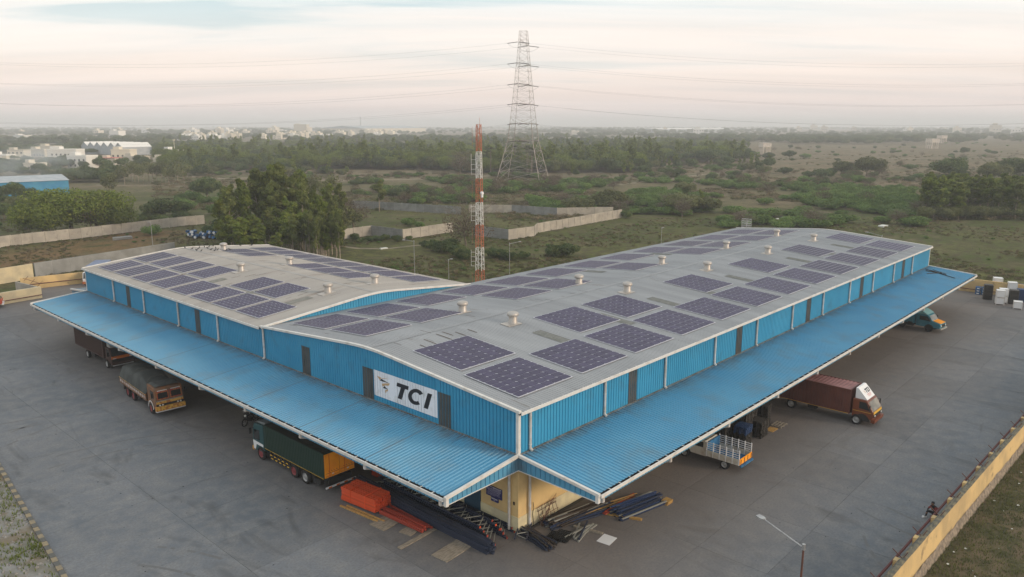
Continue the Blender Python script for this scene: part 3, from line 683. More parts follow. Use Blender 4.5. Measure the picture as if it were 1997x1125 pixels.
# downpipes
def downpipe(x, y, zt, zb, nrm, foot=True):
    b = MB(); r = .085; b.tube((x, y, zb+.1), (x, y, zt), r, 8)
    for z in [zb+.35+1.15*k for k in range(int((zt-zb)/1.15))]: b.tube((x, y, z), (x, y, z+.05), r+.015, 8)
    if foot: b.tube((x, y, zb+.12), (x+nrm[0]*.16, y+nrm[1]*.16, zb+.02), r+.01, 8)
    b.build('downpipe', 'pipe', wh, smooth=False)
for k in range(11): downpipe(P0+k*BR, -.15, ZE-.1, ZC+.05, (0, -1))
for k in range(0, 5): downpipe(-.15, 28.07+7.81*k, ZE-.1, ZC+.05, (-1, 0))
downpipe(-.13, .62, 4.15, 0, (-1, 0), False); downpipe(.9, -.13, 4.15, 0, (0, -1), False)
downpipe(14.5, -.13, 4.15, 0, (0, -1), False)
# lower wall openings
for x in (8.2, 15.6, 23.2, 30.7, 38.2, 45.7, 53.2, 60.7, 68.2): MB().box(x, x+4.2, -.03, .02, .0, 3.6).build('roller_shutter', 'galv', wh)
for y in (7.5, 17, 24.5, 32, 40, 48, 56): MB().box(-.03, .02, y, y+4.2, 0, 3.6).build('roller_shutter', 'galv', wh)
b = MB(); b.box(-.04, .01, 3.15, 4.6, 0, 2.3); b.build('door', mat('dark_blue_door', (.02, .06, .10), .5), wh)

# canopies
def canopy(length, along, seams, z0=ZC, z1=ZO, depth=DC):
    tot = []
    for a, c in zip(seams[:-1], seams[1:]):
        b = MB(); pr = []
        n_ = round((c-a)/.30); pt = (c-a)/n_
        for q in range(n_): u = a+q*pt; pr += [(u+.001, 0), (u+pt-.10, 0), (u+pt-.078, .055), (u+pt-.035, .055), (u+pt-.015, 0)]
        pr = pr
        pr.append((c+.012, 0))
        def P(i, j):
            s, h = pr[i]; t = (0.02, .33, .66, 1.0)[j]; d = depth*t; z = z0+(z1-z0)*t+h
            return (s, -d, z) if along == 'x' else (-d, s, z)
        if along == 'x': b.grid(lambda i, j: P(i, j), len(pr), 4)
        else: b.grid(lambda i, j: P(len(pr)-1-i, j), len(pr), 4)
        me = b.build('canopy_sheet', 'blue_canopy', canopy_o[along])
    if along == 'y':
        for s in seams[1:-1]: b = MB(); z = lambda t: z0+(z1-z0)*t+.062; b.add([(-.1, s-.03, z(.02)), (-.1, s+.03, z(.02)), (-depth, s+.03, z(1)), (-depth, s-.03, z(1))], [(0, 1, 2, 3)]); b.build('seam_strip', 'seam', canopy_o[along])
canopy_o = {}
M['seam'] = mat('rusty_seam', (.12, .16, .19), .8)
for along, L in (('x', L1), ('y', L2)):
    b = MB(); s0, s1 = .02, L-.02
    n = int(L/7.5)
    for k in range(n+1):
        s = .15+k*(L-.3)/n
        if along == 'x': b.obox((s, -.1, ZC-.28), (s, -DC+.1, ZO-.16), .1, .25)
        else: b.obox((-.1, s, ZC-.28), (-DC+.1, s, ZO-.16), .1, .25)
    for t in (.25, .5, .75, .97):
        z = ZC+(ZO-ZC)*t-.1
        if along == 'x': b.box(s0, s1, -DC*t-.03, -DC*t+.03, z-.08, z+.06)
        else: b.box(-DC*t-.03, -DC*t+.03, s0, s1, z-.08, z+.06)
    canopy_o[along] = b.build('canopy', 'galv', wh)
seamx = [0]+[P0+k*BR for k in range(1, 11)]+[L1]
seamy = [0]+[7.1, 14.2, 21.1]+[28.07+7.81*k for k in range(0, 5)]+[L2]
canopy(L1, 'x', seamx); canopy(L2, 'y', seamy)
def canopy_extra(fn): pass
gutter((0, -DC), (L1+.05, -DC), (0, -1), ZO+.01, inner=-.02, w=.27, h=.17, step=.98)
gutter((-DC, 0), (-DC, L2+.05), (-1, 0), ZO+.01, inner=-.02, w=.27, h=.17, step=.98)
cladding('fascia', 'blue_canopy', (0, -DC-.02), (1, 0), L1, (0, -1), 4.08, ZO-.16)
cladding('fascia', 'blue_canopy', (-DC-.02, 0), (0, 1), L2, (-1, 0), 4.08, ZO-.16)
for (a, dr, nr) in (((0, -.03), (-1, 0), (0, -1)), ((-.03, 0), (0, -1), (-1, 0)), ((L1, 0), (0, -1), (1, 0)), ((0, L2), (-1, 0), (0, 1))):
    off = lambda v, k: (v[0]*k, v[1]*k)
    cladding('fascia', 'blue_canopy', a, dr, DC+.1, nr, 4.10, lambda s: ZC-.08-(ZC-ZO)*s/DC, pitch=.36)
for pts in ([(-.05, -.12, ZC+.03), (-DC-.22, -.12, ZO+.05)], [(-.12, -.05, ZC+.03), (-.12, -DC-.22, ZO+.05)], [(L1+.08, 0, ZC+.03), (L1+.08, -DC-.2, ZO+.05)], [(0, L2+.08, ZC+.03), (-DC-.2, L2+.08, ZO+.05)]):
    trim(pts, .17, .17, name='canopy_edge_trim')
trim([(-.06, -.06, 4.10), (-DC-.1, -.06, 4.08)], .06, .05, name='canopy_edge_trim'); trim([(-.06, -.06, 4.10), (-.06, -DC-.1, 4.08)], .06, .05, name='canopy_edge_trim')
trim([(-DC-.07, -.07, ZO), (-DC-.07, -.07, 4.05)], .2, .2, name='canopy_edge_trim'); trim([(-.07, -DC-.07, ZO), (-.07, -DC-.07, 4.05)], .2, .2, name='canopy_edge_trim')
def outlet(x, y, nrm):
    b = MB(); b.tube((x, y, ZO-.12), (x, y, 3.98), .11, 8); b.tube((x, y, 4.02), (x-nrm[0]*.4, y-nrm[1]*.4, 3.88), .10, 8)
    b.build('gutter_outlet', 'pipe', wh)
for u in (.35, 7.3, 14.8, 22.6, 30.2, 37.6, 45.3, 52.9, 60.4, 67.9, 75.4, 82.9): outlet(u, -DC-.10, (0, -1))
for v in (.35, 7.0, 13.9, 21.0, 27.9, 35.7, 43.5, 51.4, 59.2, 66.8): outlet(-DC-.10, v, (-1, 0))
# short canopy on the far end of the wing
b = MB()
for k in range(int(W2/.27)-1):
    u = .1+k*.27; z0, z1 = ZC-.1, 4.5
    for (a, c, h0, h1) in ((0, .19, 0, 0), (.19, .215, 0, .03), (.215, .255, .03, .03), (.255, .27, .03, 0)):
        b.add([(u+a, L2, z0+h0), (u+c, L2, z0+h1), (u+c, L2+5.2, z1+h1), (u+a, L2+5.2, z1+h0)], [(0, 1, 2, 3)])
b.build('canopy_sheet', 'blue_canopy', canopy_o['y'])
cladding('fascia', 'blue_canopy', (0, L2+.1), (0, 1), 5.1, (-1, 0), 4.1, lambda s: ZC-.15-(.55)*s/5.2)
trim([(-.1, L2+.15, ZC-.03), (-.1, L2+5.4, 4.54)], .15, .15, name='canopy_edge_trim')
# grime line where the canopy sheets meet the wall, ribbed like the sheet beneath
b = MB()
for _ in range(500):
    s = rnd.uniform(.2, L1-.3); l = abs(rnd.gauss(0, .38)); w = rnd.uniform(.01, .03); z = lambda d: ZC+(ZO-ZC)*d/DC+.035
    b.add([(s-w, -.16, z(.16)), (s+w, -.16, z(.16)), (s+w*.3, -.16-l, z(.16+l)), (s-w*.3, -.16-l, z(.16+l))], [(0, 3, 2, 1)])
for _ in range(500):
    s = rnd.uniform(.2, L2-.3); l = abs(rnd.gauss(0, .5)); w = rnd.uniform(.01, .035)
    b.add([(-.16, s-w, z(.16)), (-.16, s+w, z(.16)), (-.16-l, s+w*.3, z(.16+l)), (-.16-l, s-w*.3, z(.16+l))], [(0, 1, 2, 3)])
stuff(b.build('grime_streaks', mat('canopy_grime', (.10, .14, .17), .9), wh))

# ------------------------------------------------------------------ painted company sign on the gable
sg = cladding('company_sign', 'white_paint', (-.045, 6.95), (0, 1), 6.55, (-1, 0), lambda s: 5.50, lambda s: 7.36, pitch=.27, d=.02, parent=None)
tag(sg, 'white company sign with black letters and bird emblem on the blue gable wall', 'sign')
def sgp(s, t, k=0): return (-.075-k, 13.5-6.55*s, 7.36-1.86*t)
def on_sign(polys, mt, name):
    b = MB()
    for poly in polys:
        n = len(poly); fr = [sgp(*p) for p in poly]
        nx = sum((fr[i][1]*fr[(i+1) % n][2]-fr[(i+1) % n][1]*fr[i][2]) for i in range(n))
        if nx > 0: fr = fr[::-1]
        b.add(fr+[(p[0]+.02, p[1], p[2]) for p in fr], [tuple(range(n))]+[(i, i+n, (i+1) % n+n, (i+1) % n) for i in range(n)])
    o = b.build(name, mt, sg); return o
T = [(.395, .22), (.575, .245), (.560, .385), (.510, .38), (.445, .83), (.385, .81), (.455, .37), (.378, .36)]
T = [(.388, .20), (.572, .20), (.560, .345), (.510, .345), (.452, .80), (.388, .80), (.446, .345), (.376, .345)]
I = [(.862, .20), (.925, .20), (.858, .80), (.795, .80)]
Cc = []
def cpt(ang, rx, ry, cx=.672, cy=.50): s = cx+rx*math.cos(ang); t = cy-ry*math.sin(ang); return (s+(.5-t)*.10, t)
for k in range(15): Cc.append(cpt(R(42)+R(272)*k/14, .118, .315, .680))
for k in range(15): Cc.append(cpt(R(314)-R(272)*k/14, .062, .175, .680))
cs = []
for k in range(14): cs.append([Cc[k], Cc[k+1], Cc[28-k], Cc[29-k]])
on_sign([T[:3]+T[3:7]+[T[7]]], 'ink', 'letter'); on_sign([I], 'ink', 'letter')
on_sign([[T[0], T[1], T[2], T[7]]], 'ink', 'lettering') if False else None
on_sign([Cc], 'ink', 'letter')
def zp(x, y):
    s = (x-95)/985; top = 155+345*s; bot = 575+355*s; return (s, (y-top)/(bot-top))
tan_ = [[(150, 262), (225, 298), (190, 330)], [(225, 298), (262, 303), (345, 320), (240, 309)], [(228, 392), (285, 388), (280, 402), (262, 440), (228, 428)], [(285, 388), (352, 388), (348, 412), (275, 402)], [(275, 402), (348, 412), (330, 428), (280, 420)], [(275, 500), (308, 486), (300, 515), (290, 548), (278, 530)], [(308, 486), (326, 490), (318, 520), (302, 515)]]
blk_ = [[(190, 336), (222, 312), (262, 340), (345, 385), (240, 356)], [(240, 462), (268, 434), (320, 488)]]
on_sign([[zp(*p) for p in q] for q in tan_], 'tan_print', 'emblem'); on_sign([[zp(*p) for p in q] for q in blk_], 'ink', 'emblem')

# blue notice boards on the corner wall (the print is too small to read: pale rows of lettering)
def notice(y0, y1, z0, z1, rows, label):
    o = MB().box(-.05, .018, y0, y1, z0, z1).build('notice_board', 'sign_blue'); tag(o, label, 'sign')
    MB().box(-.056, -.051, y0+.02, y1-.02, z1-.05, z1-.03).build('print', 'white', o)
    b = MB()
    for (z, h, a, c) in rows:
        y = y1-.06-(y1-y0-.12)*a; ye = y1-.06-(y1-y0-.12)*c
        while y > ye:
            w = rnd.uniform(.03, .11); b.box(-.055, -.0505, max(ye, y-w), y, z-h/2, z+h/2); y -= w+.025
    stuff(b.build('print', mat('pale_print', (.45, .42, .52), .6), o))
notice(1.32, 2.62, 1.68, 2.36, [(2.27, .045, .45, 1), (2.19, .035, 0, 1), (2.12, .035, 0, 1), (2.04, .03, .1, .95), (1.97, .018, .05, .9), (1.91, .018, .05, .9), (1.85, .018, .05, .95), (1.79, .018, .05, .6)], 'dark blue notice board with rows of pale writing on the corner wall')
notice(1.62, 2.22, 1.40, 1.645, [(1.60, .02, 0, 1), (1.56, .035, 0, 1), (1.47, .04, .38, .6)], 'small dark blue sign hung under the larger notice board')
b = MB(); b.box(-.06, -.01, .28, .36, 1.75, 1.95); tag(b.build('switch_box', 'dark'), 'small black box on the wall beside the corner downpipe', 'box')

# ------------------------------------------------------------------ solar arrays
ARR = [ # hall, row name, list of (u0,u1), v0, v1
 ('x', 'eave row, right slope of the long roof', [(1.4, 6.6), (7.7, 12.9), (14.0, 19.2), (20.5, 25.8), (27.0, 32.3), (33.7, 39.0), (40.5, 45.8), (47.4, 52.8), (54.4, 59.8), (61.5, 67.0), (68.6, 74.2), (75.7, 81.4)], 1.25, 5.9),
 ('x', 'ridge row, right slope of the long roof', [(1.8, 7.0), (14.5, 19.8), (20.9, 26.2), (34.2, 39.6), (47.9, 53.4), (61.9, 67.4), (76.1, 82.0)], 6.65, 11.4),
 ('x', 'ridge row, far slope of the long roof', [(1.95, 6.3), (7.3, 11.8), (18.6, 23.5), (24.6, 29.7), (37.7, 42.6), (51.8, 57.3), (59.4, 65.0), (67.3, 72.8), (75.0, 80.8)], 16.95, 21.5),
 ('x', 'back eave row, far slope of the long roof', [(1.9, 6.2), (7.2, 11.7), (12.8, 17.4), (18.4, 23.2), (24.5, 29.5), (30.9, 36.0), (37.6, 42.7), (44.5, 49.8), (51.7, 57.2), (59.2, 64.8), (67.1, 72.8), (75.2, 81.0)], 22.25, 26.8),
 ('y', 'eave row, near slope of the wing roof', [(c-1.95, c+1.95) for c in (32.5, 36.95, 41.35, 45.95, 50.55, 55.1, 59.65, 64.2)], .95, 4.6),
 ('y', 'ridge row, near slope of the wing roof', [(c-1.95, c+1.95) for c in (36.85, 41.4, 50.75, 55.5, 60.3, 65.0)], 5.15, 8.85),
 ('y', 'ridge row, far slope of the wing roof', [(c-1.8, c+1.8) for c in (37.9, 41.95, 45.95, 57.8, 61.7)], 14.3, 18.0),
 ('y', 'back eave row, far slope of the wing roof', [(c-1.85, c+1.85) for c in (33.25, 37.5, 41.7, 45.9, 50.15, 54.2, 58.4, 62.6)], 18.95, 22.6)]
NU, NV = 6, 8
for hall, row, us, v0, v1 in ARR:
    W = W1 if hall == 'x' else W2; sl = (ZR-ZE)/(W/2)
    near = (v0+v1)/2 < W/2
    for k, (u0, u1) in enumerate(us):
        cu, cv = (u0+u1)/2, (v0+v1)/2; zc = ZE+sl*(cv if near else W-cv)+.10
        lab = f'{ORD[k]} solar array from the {"gable" if hall=="x" else "valley"}, {row}'
        root = thing('solar_array', lab, 'solar array', ((cu, cv, zc) if hall == 'x' else (cv, cu, zc)), 0, 'solar arrays on the warehouse roof')
        a = math.atan(sl)*(1 if near else -1)
        if hall == 'x': root.rotation_euler = (a, 0, 0)
        else: root.rotation_euler = (0, -a, 0)
        du, dv = u1-u0, v1-v0
        sx, sy = (du, dv) if hall == 'x' else (dv, du)
        nx, ny = (NU, NV) if hall == 'x' else (NV, NU)
        MB().box(-sx/2-.05, sx/2+.05, -sy/2-.05, sy/2+.05, -.045, -.012).build('backing_frame', 'frame', root)
        key = ('c', round(sx, 2), round(sy, 2))
        if key not in slab_mesh:
            w = sx/nx/2-.023; h = sy/ny/2-.023; c = .052
            poly = [(-w+c, -h), (w-c, -h), (w, -h+c), (w, h-c), (w-c, h), (-w+c, h), (-w, h-c), (-w, -h+c)]
            bb = MB(); bb.prism(poly, -.011, .006, 'z'); slab_mesh[key] = bb.mesh('panel', 'cell')
        dist = (Vector(root.location)-CAM).length
        if dist < 92:
            for i in range(nx):
                for j in range(ny):
                    link('panel', slab_mesh[key], root, (-sx/2+(i+.5)*sx/nx, -sy/2+(j+.5)*sy/ny, 0))
        else:
            bb = MB(); w = sx/nx/2-.023; h = sy/ny/2-.023; c = .052
            for i in range(nx):
                for j in range(ny):
                    X = -sx/2+(i+.5)*sx/nx; Y = -sy/2+(j+.5)*sy/ny
                    poly = [(-w+c, -h), (w-c, -h), (w, -h+c), (w, h-c), (w-c, h), (-w+c, h), (-w, h-c), (-w, -h+c)]
                    bb.add([(X+p[0], Y+p[1], .006) for p in poly], [tuple(range(8))])
            stuff(bb.build('panel_field', 'cell', root))

# ------------------------------------------------------------------ roof ventilators
def ventilator(label, loc, rot):
    t = thing('roof_ventilator', label, 'roof vent', loc, 0, 'mushroom ventilators along the roof ridges')
    b = MB(); b.box(-.95, .55, -.5, .5, -.02, .015); o = b.build('base_plate', 'vent', t); o.rotation_euler = rot
    b = MB(); b.lathe([(.36, -.1), (.36, .15), (.33, .2), (.33, .55), (.30, .62)], 16); b.build('duct', 'vent', t, smooth=True)
    b = MB(); b.lathe([(.30, .56), (.44, .60), (.47, .68), (.46, .80), (.40, .88), (.25, .93), (.05, .95)], 16); b.build('cowl', 'vent', t, smooth=True)
    return t
v0 = None
slA = math.atan((ZR-ZE)/(W1/2)); slB = math.atan((ZR-ZE)/(W2/2))
def vent_at(x, y, W, v, label, rot):
    global v0
    z = roof_z(v, W)+.05
    if v0 is None: v0 = ventilator(label, (x, y, z), rot); return
    c = dup(v0, (x, y, z), 0, label)
    for ch in c.children:
        if ch.name.startswith('base_plate'): ch.rotation_euler = rot
for k, u in enumerate((12.1, 28.0, 43.2, 58.2, 72.4)):
    vent_at(u, 11.5, W1, 11.5, f'mushroom roof vent, {ORD[k]} from the near gable on the right slope of the long roof', (slA, 0, 0))
for k, u in enumerate((12.1, 28.0, 43.3, 58.6, 73.6)):
    vent_at(u, 17.2, W1, 17.2, f'mushroom roof vent, {ORD[k]} from the near gable on the far slope of the long roof', (-slA, 0, 0))
for k, v in enumerate((32.1, 48.2)):
    vent_at(9.0, v, W2, 9.0, f'mushroom roof vent, {ORD[k]} from the valley on the near slope of the wing roof', (0, -slB, 0))
for k, v in enumerate((32.4, 47.9, 63.0)):
    vent_at(14.7, v, W2, 14.7, f'mushroom roof vent, {ORD[k]} from the valley on the far slope of the wing roof', (0, slB, 0))
# crows on the wing roof
cb = MB(); cb.lathe([(.02, -.14), (.06, -.06), (.075, .02), (.05, .10), (.02, .13)], 8)
cm = MB()
for v in cb.v: cm.v.append((v[2]*1.1, v[1], v[0]*.9+.14+v[2]*.45))
cm.f = cb.f; cm.m = cb.m; cm.box(-.30, -.12, -.03, .03, .07, .10); cm.lathe([(.01, -.04), (.045, 0), (.02, .045)], 8, c=(.15, 0, .25)); cm.tube((.18, 0, .25), (.25, 0, .24), .012, 4, r1=.003)
cm.tube((.0, -.03, .0), (.02, -.03, .1), .008, 4); cm.tube((0, .03, 0), (.02, .03, .1), .008, 4)
crow_me = cm.mesh('crow', 'crow')
for (px_, py_) in ((361, 485), (375, 487), (383, 490), (386, 488), (389, 485), (393, 491), (399, 484), (405, 486), (408, 483), (412, 489), (419, 491), (421, 486), (425, 489), (448, 488), (416, 481), (491, 478), (468, 479), (441, 490)):
    p = ground_at(px_, py_, 8.55); v = p.x
    z = roof_z(min(max(v, 0), W2), W2); p = ground_at(px_, py_, z)
    if not (0 < p.x < W2): continue
    y = min(p.y, L2-.2)
    o = link('crow', crow_me, None, (p.x, y, roof_z(p.x, W2)+.03), rnd.uniform(0, 6.28)); tag(o, 'black crow perched on the far end of the wing roof', 'bird', 'crows on the roof')
# scrap left on the far end of the canopy, and the dish frame on the roof edge
b = MB()
for p, q in (((80.9, -.5), (78.7, -4.6)), ((81.3, -1.3), (80.2, -3.2)), ((79.8, -.8), (80.3, -2.2)), ((78.2, -1.4), (80.4, -2.6)), ((80.6, -1.2), (79.9, -2.8)), ((80.0, -1.5), (79.6, -3.4))):
    zz = lambda y: ZC+(ZO-ZC)*(-y)/DC+.08+rnd.uniform(0, .08); b.tube((*p, zz(p[1])), (*q, zz(q[1])), .045, 5)
tag(b.build('scrap_rods', 'wood_dark'), 'tangle of dark rods left on the far end of the canopy', 'scrap')
t = thing('grid_dish', 'pale grid dish aerial standing on the far back edge of the roof', 'aerial', (83.6, 26.6, roof_z(26.6, W1)))
b = MB()
for i in range(9): y = -.8+i*.2; b.obox((0, y, .15), (-.15*(1-abs(y)), y, .15+1.4), .025, .025)
for z in (.15, .5, .85, 1.2, 1.55): b.obox((0, -.8, z), (0, .8, z), .03, .03)
b.build('reflector', 'white', t); b = MB(); b.tube((.1, 0, 0), (.1, 0, 1.0), .04, 6); b.tube((0, 0, .85), (-.7, 0, .85), .02, 5); b.build('mount', 'galv', t)
o = MB().box(L1+.05, L1+.6, .2, .9, 6.95, 7.0); o = o.build('wall_lamp', 'white'); tag(o, 'flat white wall lamp on the far corner of the long hall', 'wall lamp')

# ================================================================== vehicles (local axes: +x forward, y left, origin on the ground under the middle)
def wheels(t, xs, half, r, rim='rim', w=.26, dual=False, name='wheel'):
    for x in xs:
        for s in (-1, 1):
            y = s*(half-w/2)
            b = MB(); n = 18
            prof = [(r*.62, -w/2), (r*.93, -w/2), (r, -w*.36), (r, w*.36), (r*.93, w/2), (r*.62, w/2)]
            vs = []; 
            for (rr, yy) in prof: vs += [(rr*math.cos(2*math.pi*i/n), yy, rr*math.sin(2*math.pi*i/n)) for i in range(n)]
            fs = [(k*n+i, k*n+(i+1) % n, (k+1)*n+(i+1) % n, (k+1)*n+i) for k in range(5) for i in range(n)]
            b.add(vs, fs); o = b.build(name, 'tyre', t, loc=(x, y, r))
            b = MB(); d = w*.18
            for sg in (-1, 1):
                ring = [(r*.63*math.cos(2*math.pi*i/12), sg*(w/2-.01), r*.63*math.sin(2*math.pi*i/12)) for i in range(12)]
                inn = [(r*.45*math.cos(2*math.pi*i/12), sg*(w/2-.07), r*.45*math.sin(2*math.pi*i/12)) for i in range(12)]
                hub = [(r*.2*math.cos(2*math.pi*i/12), sg*(w/2-.02), r*.2*math.sin(2*math.pi*i/12)) for i in range(12)]
                b.add(ring+inn+hub, [(i, (i+1) % 12, 12+(i+1) % 12, 12+i) for i in range(12)]+[(12+i, 12+(i+1) % 12, 24+(i+1) % 12, 24+i) for i in range(12)]+[tuple(range(24, 36))])
            b.build('rim', rim, o)
def container(t, x0, x1, w, z0, z1, side, top, name='container', pitch=.24, door=None):
    """corrugated box body"""
    b = MB(); h = w/2
    def side_wall(y, sg):
        s = x0+.06; st = [(x0, 0), (s, 0)]
        while s < x1-.06-pitch:
            st += [(s+.02, -.03), (s+pitch*.45, -.03), (s+pitch*.45+.03, 0), (s+pitch, 0)]; s += pitch
        st.append((x1, 0)); vs = []
        for (xx, d) in st: vs += [(xx, y+sg*d, z0+.1), (xx, y+sg*d, z1-.08)]
        fs = [((2*i, 2*i+2, 2*i+3, 2*i+1) if sg < 0 else (2*i+2, 2*i, 2*i+1, 2*i+3)) for i in range(len(st)-1)]
        b.add(vs, fs)
    side_wall(-h, -1); side_wall(h, 1)
    # front and rear
    s = -h+.05; st = [(-h, 0)]
    while s < h-.05-pitch: st += [(s, 0), (s+.02, -.025), (s+pitch*.45, -.025), (s+pitch*.45+.03, 0)]; s += pitch
    st.append((h, 0)); vs = []
    for (yy, d) in st: vs += [(x1+d, yy, z0+.1), (x1+d, yy, z1-.08)]
    b.add(vs, [(2*i, 2*i+2, 2*i+3, 2*i+1) for i in range(len(st)-1)])
    b.box(x0, x0+.03, -h+.02, h-.02, z0+.1, z1-.05)
    for y in (-h, h-.08):
        b.box(x0, x1+.015, y-.01, y+.09, z1-.09, z1+.0); b.box(x0, x1+.015, y-.01, y+.09, z0, z0+.12)
    for x in (x0-.015, x1-.06):
        for y in (-h-.012, h-.068): b.box(x, x+.08, y, y+.08, z0, z1+.002)
        b.box(x, x+.08, -h+.068, h-.068, z1-.09, z1+.001); b.box(x, x+.08, -h+.068, h-.068, z0, z0+.12)
    b.box(x0+.04, x1-.06, -h+.08, h-.08, z0+.02, z0+.08)
    o = b.build(name, side, t)
    b = MB(); s = x0+.07; st = [(s, 0)]
    while s < x1-.1-pitch*1.3: st += [(s+.03, .028), (s+pitch*.6, .028), (s+pitch*.6+.04, 0), (s+pitch*1.3, 0)]; s += pitch*1.3
    st.append((x1-.06, 0)); vs = []
    for (xx, d) in st: vs += [(xx, -h+.09, z1-.04+d), (xx, h-.09, z1-.04+d)]
    b.add(vs, [(2*i, 2*i+2, 2*i+3, 2*i+1) for i in range(len(st)-1)]); b.build('container_roof', top, o)
    return o
def chassis(t, x0, x1, z=.75, w=.8):
    b = MB()
    for y in (-w/2, w/2-.1): b.box(x0, x1, y, y+.1, z-.12, z+.12)
    for k in range(6): x = x0+.3+(x1-x0-.6)*k/5; b.box(x, x+.08, -w/2+.1, w/2-.1, z-.06, z+.06)
    b.tube(((x0+x1)/2-.5, .75, .62), ((x0+x1)/2+.6, .75, .62), .24, 10); b.box((x0+x1)/2-.2, (x0+x1)/2+.5, -1.05, -.55, .42, .9)
    b.build('chassis', 'chassis', t)
def cab(t, prof, w, paint, glass='glass', wind=None, side_win=None, name='cab'):
    """prof: side view polygon (x,z); wind: (p_low, p_high) of the windscreen; side_win: polygon"""
    h = w/2; b = MB(); b.prism(prof, -h, h, 'y'); o = b.build(name, paint, t)
    bev = o.modifiers.new('bevel', 'BEVEL'); bev.width = .05; bev.segments = 2; bev.limit_method = 'ANGLE'
    if wind:
        (xa, za), (xb, zb) = wind; d = Vector((xb-xa, 0, zb-za)).normalized(); n = Vector((d.z, 0, -d.x))*.012
        m_ = .10
        A = Vector((xa, 0, za))+n; B = Vector((xb, 0, zb))+n
        MB().add([(A.x, -h+m_, A.z), (A.x, h-m_, A.z), (B.x, h-m_-.05, B.z), (B.x, -h+m_+.05, B.z)], [(0, 1, 2, 3)]).build('windscreen', glass, o)
    if side_win:
        for s in (-1, 1):
            poly = [(p[0], s*(h+.008), p[1]) for p in side_win]
            MB().add(poly, [tuple(range(len(poly)))]).build('side_window', 'glass', o)
    return o
def lights(t, x, y, z, r=.09, sq=False):
    for s in (-1, 1):
        b = MB(); b.tube((x-.03, s*y, z), (x+.035, s*y, z), r, 10); b.build('headlight', 'lamp_glass', t)
def mirrors(t, x, w, z):
    for s in (-1, 1):
        b = MB(); b.path([(x-.1, s*w, z+.25), (x+.12, s*(w+.18), z+.25), (x+.12, s*(w+.18), z-.2)], .015, 5); b.box(x+.07, x+.13, s*(w+.2)-.09, s*(w+.2)+.09, z-.2, z+.22); b.build('mirror', 'chassis', t)

# --- 1 brown container lorry nosing out on the right
t = thing('container_lorry', 'brown container lorry with a white headboard nosing out from under the right canopy', 'lorry', (32.62, -5.0, 0), R(-90))
chassis(t, -4.6, 4.6)
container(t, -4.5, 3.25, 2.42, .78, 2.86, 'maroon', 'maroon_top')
MB().box(-4.4, 3.2, -1.225, -1.212, .80, .83).build('side_stripe', 'stripe_y', t)
c_ = cab(t, [(3.42, .62), (5.02, .62), (5.10, .95), (5.06, 1.28), (4.62, 2.02), (4.45, 2.14), (3.42, 2.14)], 2.1, 'cab_brown', 'glass_pale', ((5.04, 1.30), (4.63, 2.02)), [(3.95, 1.42), (4.78, 1.36), (4.48, 1.98), (3.95, 1.98)])
MB().add([(5.115, -.95, 1.08), (5.115, .95, 1.08), (5.085, .95, 1.29), (5.085, -.95, 1.29)], [(0, 1, 2, 3)]).build('yellow_band', 'stripe_y', c_)
b = MB(); b.box(5.07, 5.13, -.98, .98, .84, 1.06); b.build('grille', 'chassis', c_)
b = MB(); b.box(4.95, 5.26, -1.08, 1.08, .42, .68); b.box(5.0, 5.2, -.9, -.8, .3, .42); b.box(5.0, 5.2, .8, .9, .3, .42); b.build('bumper', 'cab_brown', t)
lights(t, 5.13, .75, .95, .08)
MB().box(3.5, 4.95, -1.07, -1.055, 1.16, 1.19).build('side_stripe', 'stripe_y', c_)
for s in (-1, 1): b = MB(); b.prism([(3.72+.55-.55*math.cos(R(a)), .42+.58*math.sin(R(a))) for a in range(0, 181, 20)]+[(4.72, .42), (4.27+.45, .42)][:0], s*1.06-.03, s*1.06+.03, 'y'); b.build('wheel_arch', 'chassis', t)
hb = MB(); hb.prism([(3.55, 2.16), (4.50, 2.16), (3.72, 3.02), (3.55, 3.02)], -.88, .88, 'y'); hbo = hb.build('headboard', 'white', t)
# lettering on the sloping headboard face
d = Vector((3.72-4.50, 0, 3.02-2.16)); n_ = Vector((.86, 0, .78)).normalized()*.012
def hp(s, q): p = Vector((4.50, 0, 2.16))+d*(1-q)+n_; return (p.x, -.88+1.76*s, p.z)
def flat(polys, mt, name, par, fn):
    b = MB()
    for p in polys: b.add([fn(*k) for k in p][::-1], [tuple(range(len(p)))])
    b.build(name, mt, par)
for q in ([(.40, .26), (.62, .26), (.61, .34), (.55, .34), (.52, .58), (.45, .58), (.48, .34), (.40, .34)], [(.65, .26), (.80, .26), (.79, .34), (.71, .34), (.69, .50), (.77, .50), (.76, .58), (.61, .58)], [(.84, .26), (.91, .26), (.87, .58), (.80, .58)]): flat([q], 'ink', 'letter', hbo, hp)
flat([[(.22, .34), (.34, .36), (.28, .42)], [(.26, .44), (.35, .44), (.31, .54)]], 'tan_print', 'emblem', hbo, hp)
flat([[(.34, .66), (.80, .66), (.80, .69), (.34, .69)], [(.38, .74), (.76, .74), (.76, .765), (.38, .765)], [(.38, .82), (.72, .82), (.72, .84), (.38, .84)]], 'red_print', 'small_print', hbo, hp)
mirrors(t, 4.75, 1.06, 1.6); wheels(t, (-1.6, 3.85), 1.18, .43)
MB().box(-1.9, -1.2, -1.2, 1.2, .9, .94).build('mudguard', 'chassis', t)

